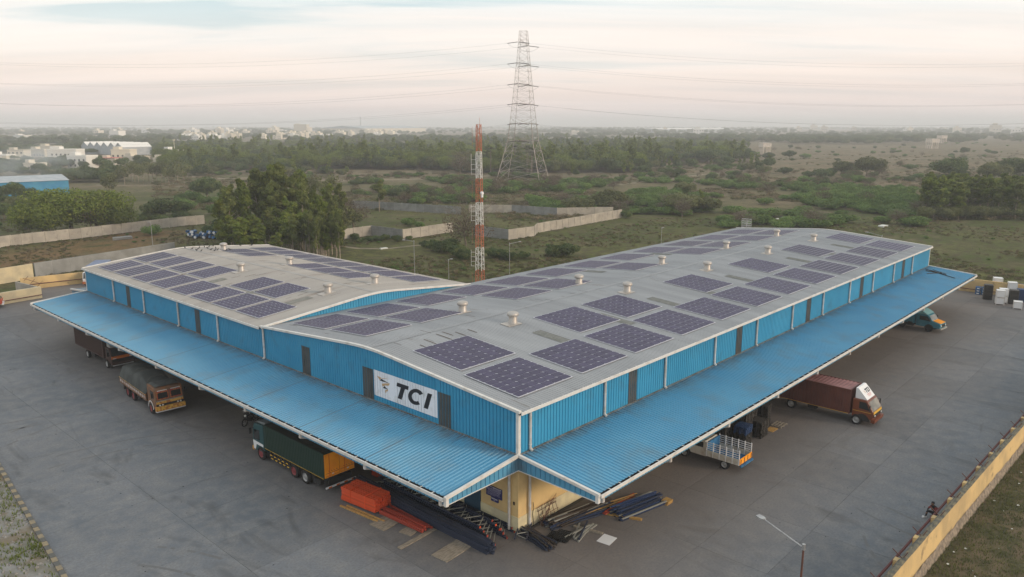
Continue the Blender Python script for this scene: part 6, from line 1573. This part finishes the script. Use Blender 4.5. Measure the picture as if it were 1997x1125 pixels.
# the bright spreading trees at the left
for (px_, py0, s, w, q) in ((85, 462, 1.15, 1.15, 'left end'), (140, 455, 1.45, 1.25, 'tallest, left of the middle'), (190, 452, 1.35, 1.15, 'right of the tallest'), (225, 452, .95, 1.1, 'lower one at the right end')): ptree('big', px_, py0, s, 'bright spreading tree behind the boundary wall, '+q, 'big bright trees at the left', w)
ptree('dry', 100, 460, 1.7, 'dry brown tree in front of the bright trees, left one'); ptree('dry', 178, 456, 1.9, 'dry brown tree in front of the bright trees, right one')
for px_, py0, s in ((405, 392, 1.25),): ptree('round', px_, py0, s, 'dark round tree alone between the grove and the blue shed')
ptree('thin', 217, 388, 2.0, 'slim tree between the bright trees and the village'); ptree('round', 318, 428, .9, 'dark rounded tree above the boundary wall', None, 1.5); ptree('round', 350, 418, .6, 'small dark tree right of the dark rounded tree above the wall', None, 1.6)
for k in range(10): ptree('bush_dark', rnd.uniform(275, 360), rnd.uniform(420, 440), rnd.uniform(.7, 1.1), 'dark bush in the clump above the boundary wall', 'dark clump above the boundary wall')
ptree('bush', 298, 457, .95, 'feathery green bush in front of the boundary wall'); 
for k in range(14): ptree('thin', 246+k*8.6+rnd.uniform(-3, 3), rnd.uniform(352, 360), rnd.uniform(1.6, 2.3), 'thin tree in the open row in front of the village', 'row of thin trees by the village', 1.1)
for k in range(24): ptree(rnd.choice(['round', 'bush', 'bush', 'olive']), rnd.uniform(-10, 60), rnd.uniform(385, 445), rnd.uniform(.5, .95), 'plant of the green mass at left edge', 'green mass at the left edge')
for k in range(12): ptree('bush', rnd.uniform(340, 450), rnd.uniform(385, 425), rnd.uniform(.8, 1.4), 'low green bush on the pasture left of the grove', 'bushes left of the grove')
for k in range(10): ptree('bush_dark', rnd.uniform(420, 500), rnd.uniform(440, 480), rnd.uniform(.8, 1.3), 'dark bush at the foot of the grove on its left', 'undergrowth left of the grove')
# lawn bushes behind the halls
for px_, py0, s in ((848, 488, .9), (872, 492, 1.0), (895, 500, 1.0), (830, 482, .6), (905, 506, .8), (880, 482, .8)): ptree('bush_dark', px_, py0, s, 'dark bush in the patch just left of the mast foot', 'dark bushes left of the mast')
for px_, py0, s in ((962, 500, .75), (980, 504, .8), (1000, 506, .6), (1020, 503, .55)): ptree('bush_dark', px_, py0, s, 'dark bush right of the mast behind the long roof edge', 'dark bushes right of the mast')
ptree('bush_dark', 1080, 500, .95, 'left one of the two joined dark bushes on the lawn'); ptree('bush_dark', 1105, 498, 1.05, 'right one of the two joined dark bushes on the lawn')
for k in range(12): ptree('bush_dark', rnd.uniform(685, 800), 464+rnd.uniform(0, 8), rnd.uniform(.3, .6), 'low dark bush along the near side of the precast enclosure', 'bushes along the enclosure wall')
for px_, py0, s in ((800, 440, .8), (818, 443, .6), (790, 436, .7)): ptree('bush', px_, py0, s, 'green bush inside the precast enclosure', 'bushes inside the enclosure')
ptree('bush_dark', 1222, 424, .9, 'dark bush just outside the right corner of the enclosure'); ptree('euc_bright', 1365, 412, .62, 'slim bright young tree at the edge of the scrub')
ptree('dry', 1330, 424, 1.1, 'brown dry tree at the near edge of the scrub left of centre right', None, 1.2)
for k, (px_, py0, s) in enumerate(((862, 575, .0),)): pass
# scrub thickets: the nearest ones single, the mass behind as one
SL = 'bush of the wide thicket behind the long hall'; SG = 'thicket behind the long hall'
for k in range(130):
    px_ = rnd.uniform(1090, 1790); lo = 445 if px_ > 1400 else 420; py0 = lo-abs(rnd.gauss(0, 26))
    if px_ < 1290: py0 = min(py0, 416)
    ptree(rnd.choice(['bush', 'bush', 'bush', 'bush', 'olive' if px_ < 1400 else 'bush', 'bush', 'dry']), px_, py0, rnd.uniform(.55, 1.05), SL, SG, rnd.uniform(1.3, 2.0)) if rnd.random() < .93 else None
for k in range(70): ptree('euc_bright' if k % 3 else 'euc', rnd.uniform(1800, 2010), rnd.uniform(396, 428), rnd.uniform(.78, 1.0), 'slender tree in the dense stand at the right edge', 'dark stand of trees at the right', 1.5)
for k in range(46): ptree(rnd.choice(['olive', 'bush', 'bush']) if False else 'olive', rnd.uniform(1800, 2010), rnd.uniform(410, 430), rnd.uniform(.42, .66), 'leafy undergrowth tree below the dense stand at the right', 'undergrowth of the right-hand stand', 1.2)
for i, (px_, py0, s, kd) in enumerate(((1530, 338, 1.4, 'bush_dark'), (1600, 345, 1.7, 'bush_dark'), (1640, 340, 1.2, 'olive'), (1690, 342, 1.6, 'olive'), (1850, 352, 1.6, 'round'), (1930, 355, 1.5, 'olive'), (1975, 352, 1.6, 'round'), (1540, 310, 1.0, 'round'), (1440, 300, 1.6, 'thin'), (1570, 308, 1.5, 'bush'), (1500, 308, 1.8, 'bush_dark'), (1380, 318, 1.5, 'round'), (1880, 300, .9, 'round'))):
    ptree(kd, px_, py0, s, ['dark bush', 'bushy dark clump', 'olive tree', 'wide olive tree', 'dark domed tree', 'olive tree near the right edge', 'dark tree at the right edge', 'small round tree', 'tall sparse tree', 'feathery bush', 'dark bush below the nearer water tank', 'round tree at the forest edge', 'small dark tree'][i]+f', {ORD[i]} scattered tree on the right fields', None, 1.3)
for k in range(9): ptree('palm', rnd.choice([735, 842, 942, 968, 1010, 1030, 1035, 960, 1150])+rnd.uniform(-8, 8)-(200 if k > 99 else 0), rnd.uniform(330, 342), rnd.uniform(.9, 1.3), 'palm rising at the near edge of the forest belt', 'palms at the forest edge')

for k in range(2):
    for kd, q in (('tuft', (760+40*k, 520)), ('straw', (1560+60*k, 380))): 
        cm_ = KIND[kd][k][0]; p = ground_at(*q); t = thing(TREE_N[kd][0], ('leafy' if kd == 'tuft' else 'straw-coloured')+f' grass tuft, {ORD[k]} one from the left on the '+('lawn behind the wing roof' if kd == 'tuft' else 'dry field behind the long hall'), 'grass', (p.x, p.y, -.16)); crown_objs[(kd, cm_.name)] = stuff(link('blades', cm_, t))
# masses of trees too far to count: points carrying instanced crowns
def mass(name, label, kinds, pts, scale_rng, cat='woodland'):
    me = bpy.data.meshes.new(name); me.from_pydata([tuple(p[:3]) for p in pts], [], [])
    at = me.attributes.new('sc', 'FLOAT', 'POINT'); at.data.foreach_set('value', [p[3] if len(p) > 3 else rnd.uniform(*scale_rng) for p in pts])
    o = bpy.data.objects.new(name, me); col.objects.link(o); stuff(o, label, cat)
    ng = bpy.data.node_groups.new(name, 'GeometryNodeTree'); ng.interface.new_socket('Geometry', in_out='INPUT', socket_type='NodeSocketGeometry'); ng.interface.new_socket('Geometry', in_out='OUTPUT', socket_type='NodeSocketGeometry')
    N = ng.nodes; L = ng.links; gi = N.new('NodeGroupInput'); go = N.new('NodeGroupOutput'); iop = N.new('GeometryNodeInstanceOnPoints'); jn = N.new('GeometryNodeJoinGeometry')
    for kd in kinds:
        for (cm_, tm_) in KIND[kd]:
            src = crown_objs.get((kd, cm_.name))
            if src is None: continue
            oi = N.new('GeometryNodeObjectInfo'); oi.transform_space = 'ORIGINAL'; oi.inputs['Object'].default_value = src; oi.inputs['As Instance'].default_value = True
            L.new(oi.outputs['Geometry'], jn.inputs[0])
    L.new(jn.outputs[0], iop.inputs['Instance']); iop.inputs['Pick Instance'].default_value = True
    rv = N.new('FunctionNodeRandomValue'); rv.data_type = 'FLOAT_VECTOR'; rv.inputs[0].default_value = (0, 0, 0); rv.inputs[1].default_value = (.05, .05, 6.28); L.new(rv.outputs[0], iop.inputs['Rotation'])
    na = N.new('GeometryNodeInputNamedAttribute'); na.data_type = 'FLOAT'; na.inputs[0].default_value = 'sc'
    rz = N.new('FunctionNodeRandomValue'); rz.data_type = 'FLOAT_VECTOR'; rz.inputs[0].default_value = (.9, .9, .75); rz.inputs[1].default_value = (1.3, 1.3, 1.1); rz.inputs['Seed'].default_value = 5
    vm = N.new('ShaderNodeVectorMath'); vm.operation = 'SCALE'; L.new(rz.outputs[0], vm.inputs[0]); L.new(na.outputs[0], vm.inputs['Scale']); L.new(vm.outputs[0], iop.inputs['Scale'])
    L.new(gi.outputs[0], iop.inputs['Points']); L.new(iop.outputs[0], go.inputs[0])
    md = o.modifiers.new('scatter', 'NODES'); md.node_group = ng; return o
def zone(n, x0, x1, y0f, y1f, clump=0.0, thr=0.0, cs=.01, pw=1.0):
    out_ = []
    k = 0
    while len(out_) < n and k < n*30:
        k += 1; px_ = rnd.uniform(x0, x1); a, c = y0f(px_), y1f(px_); py0 = a+(c-a)*rnd.random()**pw
        p = ground_at(px_, py0)
        if noise.noise(Vector((p.x*cs, p.y*cs, clump))) < thr: continue
        out_.append((p.x, p.y, -.1))
    return out_
mass('thicket', 'low mass of green scrub filling the ground behind the lawn', ['bush', 'bush', 'bush'], zone(520, 1040, 1780, lambda x: 352+max(0, (x-1300)*.03), lambda x: 412 if x < 1290 else 436, 3, .02, .02), (.6, 1.25), 'thicket')
mass('thicket', 'patchy low scrub on the pasture between the grove and the tower', ['bush', 'dry', 'bush_dark'], zone(330, 680, 1090, lambda x: 342, lambda x: 398, 9, 0.0, .03), (.5, 1.2), 'thicket')
mass('thicket', 'scattered small bushes over the dry fields at the right', ['bush', 'bush_dark', 'dry'], zone(330, 1230, 2040, lambda x: 272, lambda x: 400, 5, .0, .015), (.5, 1.3), 'bushes')
mass('grass', 'grass tufts covering the lawns behind the halls', ['tuft'], zone(7000, -50, 2050, lambda x: 425, lambda x: 545, 2, -.1, .05), (.2, .62), 'grass')
mass('dry_grass', 'dry grass tufts over the fields behind', ['straw'], zone(4500, 300, 2050, lambda x: 300, lambda x: 428, 2, -.05, .02), (.5, 1.3), 'grass')
mass('thicket', 'tufts and seedling bushes dotted over the lawns behind the halls', ['bush', 'dry'], zone(160, -50, 2050, lambda x: 425, lambda x: 540, 2, .0, .03), (.08, .26), 'undergrowth')
mass('woodland', 'dense green woodland belt across the middle distance', ['round', 'olive', 'euc_bright', 'big', 'dry'], zone(2500, 320, 1240, lambda x: 281-(x-320)*.006, lambda x: 331+(6 if x > 900 else 0), 1, -.32, .012, .8)+zone(600, 1200, 1460, lambda x: 280, lambda x: 327-(x-1200)*.03, 1, -.2, .012, .8), (.8, 1.4))
mass('woodland', 'loose trees and scrub along the front of the woodland belt', ['olive', 'bush', 'dry', 'euc_bright', 'round'], zone(420, 320, 1500, lambda x: 322, lambda x: 346, 7, -.05, .02), (.5, .95))
mass('woodland', 'trees standing among the village houses at the left', ['round', 'olive', 'round'], zone(520, -60, 360, lambda x: 279, lambda x: 301, 4, -.1, .008, .8)+zone(70, -60, 300, lambda x: 318, lambda x: 345, 4, .0, .012, .8), (.6, 1.1))
mass('woodland', 'trees and bushes behind the blue shed at the left', ['olive', 'round', 'dry'], zone(90, 90, 235, lambda x: 343, lambda x: 356, 4, -.5), (.5, 1.0))
mass('woodland', 'far hazy tree lines below the horizon', ['round', 'olive', 'round'], zone(2200, -100, 2100, lambda x: 257.5, lambda x: 283, 6, .04, .0035, 1.2), (.9, 1.7))
mass('woodland', 'distant tree belts on the plain at the right', ['round', 'olive'], zone(900, 1200, 2100, lambda x: 262, lambda x: 282-max(0, (x-1500))*.004, 8, .0, .004, 1.0), (1.0, 1.6))
def ring_pts(n, r0, r1, thr, cs, s0, s1):
    o_ = []; k = 0
    while len(o_) < n and k < n*30:
        k += 1; a = YAW+rnd.uniform(-.72, .72); d = r0+(r1-r0)*rnd.random()**1.2; p = Vector((CAM.x+d*math.cos(a), CAM.y+d*math.sin(a)))
        if noise.noise(Vector((p.x*cs, p.y*cs, 11))) < thr: continue
        o_.append((p.x, p.y, -.1, rnd.uniform(s0, s1)))
    return o_
mass('woodland', 'faint tree lines fading into the haze at the horizon', ['round', 'olive'], ring_pts(3200, 2200, 6500, .02, .0016, 1.2, 2.4), (1, 1))

# ================================================================== sheds, village, water tanks
def P3(px_, py_): q = ground_at(px_, py_); return Vector((q.x, q.y, 0))
def house(px_, py_, w, d, h, label, group=None, mt='house_w', rz=None, store=1, extra=True, cat='house'):
    p = P3(px_, py_); t = thing('house', label, cat, p, (az+R(90)+rnd.uniform(-.3, .3)) if rz is None else rz, group)
    b = MB(); b.box(-w/2, w/2, -d/2, d/2, -.1, h); b.build('wall', mt, t)
    b = MB(); e = .12
    for (x0, x1, y0, y1) in ((-w/2-e, w/2+e, -d/2-e, -d/2+.1), (-w/2-e, w/2+e, d/2-.1, d/2+e), (-w/2-e, -w/2+.1, -d/2+.1, d/2-.1), (w/2-.1, w/2+e, -d/2+.1, d/2-.1)): b.box(x0, x1, y0, y1, h-.15, h+.7)
    if extra: b.box(w*.1, w*.42, -d*.1, d*.4, h, h+2.3)
    b.build('parapet', mt, t)
    for f in range(store):
        for k in range(max(1, int(w/3))):
            x = -w/2+1.2+k*3; z = .9+f*3
            for y in (-d/2-.03, d/2+.03):
                if x+1.1 < w/2: MB().box(x, x+1.1, y-.02, y+.02, z, z+1.2).build('window', 'win_dark', t)
    return t
HL = [(100, 303, 14, 9, 7, 'cream block with a roof room at the back left of the village', 'house', 2), (131, 314, 20, 10, 7.5, 'widest white house in the middle of the village', 'house_w', 2), (163, 327, 13, 9, 6.5, 'white flat-roofed house nearest the smoke on its right', 'house_w', 2),
      (8, 318, 12, 8, 5, 'white house at the left edge of the photo', 'house_w', 1), (22, 325, 7, 6, 4, 'tiny pale hut right of the left-edge house', 'house', 1), (39, 310, 12, 8, 6, 'cream house above the smoke at the left', 'house', 2), (244, 317, 12, 10, 8, 'cream house with stepped top at the right of the village', 'house', 2),
      (268, 320, 14, 8, 4.5, 'low cream house right of the stepped house', 'house', 1), (339, 313, 11, 8, 7, 'white house standing alone below the thin pole', 'house_w', 2), (46, 276, 22, 14, 9, 'far white building in the trees at the left', 'house_w', 2), (230, 271, 24, 14, 14, 'far white building right of the pale shed', 'house_w', 3),
      (82, 306, 16, 8, 5.5, 'unfinished frame house left of the cream block', 'house', 1), (70, 332, 9, 7, 3.5, 'small low house in the smoke', 'house', 1), (1122, 262, 18, 12, 9, 'small pale building right of the tower on the far plain', 'house', 2), (318, 322, 8, 7, 4, 'tiny cream house in the trees right of the village', 'house', 1)]
for a in HL: house(a[0], a[1], a[2], a[3], a[4], a[5], None, a[6], store=a[7])
o = house(219, 324, 9, 7, 4.2, 'red-topped hut in the village below the pale shed', None, 'house'); MB().box(-5, 5, -4, 4, 4.95, 5.1).build('roof', mat('red_sheet_roof', (.5, .05, .05), .6), o)
hm = []
for s in range(5):
    b = MB()
    w, d, h = ((9, 8, 6.5), (12, 9, 7), (8, 8, 9.5), (15, 9, 6), (10, 10, 10))[s]
    b.box(-w/2, w/2, -d/2, d/2, 0, h, 0); b.box(-w*.1, w*.3, -d*.2, d*.3, h, h+2.2, 0)
    for z in (1.2, 4.2):
        for x in range(int(w/3)): b.box(-w/2+.8+3*x, -w/2+1.9+3*x, -d/2-.05, -d/2, z, z+1.2, 1); b.box(-w/2+.8+3*x, -w/2+1.9+3*x, d/2, d/2+.05, z, z+1.2, 1)
    hm.append(b.mesh('house', ['house_w' if s % 2 else 'house', 'win_dark']))
def town(n, x0, x1, y0, y1, sc, label, group):
    for _ in range(n):
        p = P3(rnd.uniform(x0, x1), rnd.uniform(y0, y1)); o = link('house', rnd.choice(hm), None, p, az+R(90)+rnd.uniform(-.25, .25), rnd.uniform(*sc)); tag(o, label, 'house', group)
town(26, 356, 480, 269, 274.5, (.8, 1.2), 'cream house in the long pale row beyond the forest at the left', 'left row of far cream houses')
town(34, 512, 650, 267.5, 272.5, (.8, 1.2), 'cream house in the long pale row beyond the forest at the centre left', 'middle row of far cream houses')
town(26, 650, 780, 264.5, 267.5, (.8, 1.3), 'cream house in the thinning pale row left of the red mast', 'right row of far cream houses')
town(24, 40, 640, 258, 265, (1.1, 2.0), 'hazy building of the far town at the left', 'hazy far town at the left')
town(12, 1250, 1990, 256, 264, (1.6, 2.6), 'hazy building on the far plain at the right', 'hazy far buildings at the right')
house(589, 262, 34, 20, 25, 'large hazy block towering over the far town', None, 'house', store=4)
def shed(pa, pb, depth, h, label, mw, mr_, rise=1.5, n=1, back=1):
    a, c = P3(*pa), P3(*pb); d = c-a; L = d.length; ang = math.atan2(d.y, d.x); t = thing('shed', label, 'shed', a, ang); W = depth
    for k in range(n):
        x0, x1 = L*k/n, L*(k+1)/n; b = MB()
        if n == 1:
            b.box(0, L, 0, W, -.1, h); b.build('wall', mw, t); b = MB()
            b.add([(-.4, -.4, h+.01), (L+.4, -.4, h+.01), (L+.4, W/2, h+rise), (-.4, W/2, h+rise), (L+.4, W+.4, h+.01), (-.4, W+.4, h+.01)], [(0, 1, 2, 3), (3, 2, 4, 5), (0, 3, 5), (1, 4, 2)]); b.build('roof', mr_, t)
        else:
            b.prism([(x0, 0), (x1, 0), (x1, h), ((x0+x1)/2, h+rise), (x0, h)], 0, W, 'y'); b.build('wall', mw, t); b = MB()
            m_ = (x0+x1)/2; b.add([(x0, -.3, h+.05), (m_, -.3, h+rise+.05), (m_, W+.3, h+rise+.05), (x0, W+.3, h+.05), (x1, -.3, h+.05), (x1, W+.3, h+.05)], [(0, 1, 2, 3), (1, 4, 5, 2)]); b.build('roof', mr_, t)
    return t
shed((-60, 386), (136, 376), 22, 4.6, 'long blue shed with pale roof at the left edge below the smoke', mat('shed_blue', (.03, .21, .40), .6, c2=(.05, .26, .42), scale=.4), 'asb', 1.6)
shed((160, 299), (240, 303), 24, 6.5, 'pale multi-bay shed with ridged roof behind the village', 'asb', 'house_w', 3.5, 6)
shed((712, 260), (830, 258), 160, 14, 'very large hazy warehouse beyond the far town left of the mast', 'house', 'asb', 8)
shed((1290, 259), (1430, 258), 120, 11, 'long white far shed on the plain right of the tower', 'asb', 'house_w', 4)
shed((1880, 251), (2010, 251), 180, 16, 'long pale far roof at the right edge of the horizon', 'asb', 'house_w', 4)
b = MB(); q = P3(704, 258); b.tube((0, 0, 0), (0, 0, 52), 1.6, 8, r1=1.0); tag(b.build('chimney_stack', 'asb', loc=q), 'thin chimney stack on the horizon left of the far warehouse', 'chimney')
q = P3(339, 314); b = MB(); b.tube((0, 0, 0), (0, 0, 14), .18, 6); b.tube((0, 0, 13.6), (0, 0, 14.4), .9, 8); tag(b.build('light_pole', 'house', loc=(q.x+3, q.y+4, 0)), 'tall thin pole behind the lone white house', 'pole')
def water_tank(px_, py_, s, label):
    p = P3(px_, py_); t = thing('water_tank', label, 'water tank', p, az+.3); b = MB()
    b.box(-6*s, 6*s, -4*s, 4*s, 6.5*s, 10.2*s); b.box(-6.3*s, 6.3*s, -4.3*s, 4.3*s, 10.2*s, 10.5*s); b.build('tank', 'tankc', t)
    for x in (-5.2, -1.8, 1.8, 5.2):
        for y in (-3.3, 3.3): MB().box((x-.35)*s, (x+.35)*s, (y-.35)*s, (y+.35)*s, -.1, 6.5*s).build('column', 'tankc', t)
    b = MB()
    for y in (-3.3, 3.3): b.box(-5.2*s, 5.2*s, (y-.2)*s, (y+.2)*s, 3.2*s, 3.6*s)
    b.build('beam', 'tankc', t)
water_tank(1491, 300, .88, 'raised concrete water tank on legs, the nearer one right of centre')
water_tank(1817, 290, .98, 'raised concrete water tank on legs, left one of the far right pair'); water_tank(1836, 279, .98, 'raised concrete water tank on legs, right one of the far right pair')
# sheets of litter on the lawns
for px_, py_, s, l in ((1722, 441, 1.6, 'pale sheet lying on the lawn beyond the far end of the hall'), (1517, 426, .7, 'white bag lying on the lawn behind the long hall, leftmost'), (1527, 423, .6, 'white bag lying on the lawn behind the long hall, upper one'), (238, 465, 2.2, 'grey rubble slab on the bare earth inside the boundary wall'), (748, 484, .9, 'white sheet on the grass before the enclosure')):
    p = ground_at(px_, py_); o = MB().prism([(-s, -s*.4), (s*.8, -s*.5), (s, s*.4), (-s*.7, s*.5)], 0, .22*s, 'z').build('sheet', 'litter' if s < 2 else 'precast_grey', loc=(p.x, p.y, -.12)); tag(o, l, 'litter')

# ================================================================== haze and smoke
def vol(name, density, c, aniso=0.2):
    m = bpy.data.materials.new(name); m.use_nodes = True; t = m.node_tree; t.nodes.clear(); o_ = t.nodes.new('ShaderNodeOutputMaterial'); v = t.nodes.new('ShaderNodeVolumePrincipled')
    v.inputs['Density'].default_value = density; v.inputs['Color'].default_value = (*c, 1); v.inputs['Anisotropy'].default_value = aniso; t.links.new(v.outputs[0], o_.inputs['Volume']); return m, v
hz, _ = vol('haze', 0.00035, (0.91, 0.93, 0.97), 0.0)
o = MB().box(-12500, 12500, -12500, 12500, -1.2, 72).build('haze', hz); stuff(o, 'pale haze lying over the plain', 'haze')
sm, v = vol('smoke', 0.02, (0.88, 0.94, 1.0))
N = sm.node_tree.nodes; L = sm.node_tree.links; tcn = N.new('ShaderNodeTexCoord'); nz_ = N.new('ShaderNodeTexNoise'); nz_.inputs['Scale'].default_value = 2.2; nz_.inputs['Detail'].default_value = 4; L.new(tcn.outputs['Object'], nz_.inputs['Vector'])
ln = N.new('ShaderNodeVectorMath'); ln.operation = 'LENGTH'; L.new(tcn.outputs['Object'], ln.inputs[0])
f1 = N.new('ShaderNodeMapRange'); f1.inputs[1].default_value = 1.0; f1.inputs[2].default_value = .35; f1.inputs[4].default_value = 1.0; L.new(ln.outputs['Value'], f1.inputs[0])
f2 = N.new('ShaderNodeMapRange'); f2.inputs[1].default_value = .46; f2.inputs[2].default_value = .78; L.new(nz_.outputs[0], f2.inputs[0])
mm = N.new('ShaderNodeMath'); mm.operation = 'MULTIPLY'; L.new(f1.outputs[0], mm.inputs[0]); L.new(f2.outputs[0], mm.inputs[1]); m2 = N.new('ShaderNodeMath'); m2.operation = 'MULTIPLY'; m2.inputs[1].default_value = .06; L.new(mm.outputs[0], m2.inputs[0]); L.new(m2.outputs[0], v.inputs['Density'])
b = MB(); b.lathe([(math.sin(math.pi*k/10), -math.cos(math.pi*k/10)) for k in range(0, 11)], 16); p = ground_at(45, 362)
o = b.build('smoke', sm); o.location = (p.x, p.y, 9); o.scale = (30, 22, 12); o.rotation_euler.z = az-R(90)+.3; stuff(o, 'thin bluish smoke drifting from a fire behind the blue shed', 'smoke')
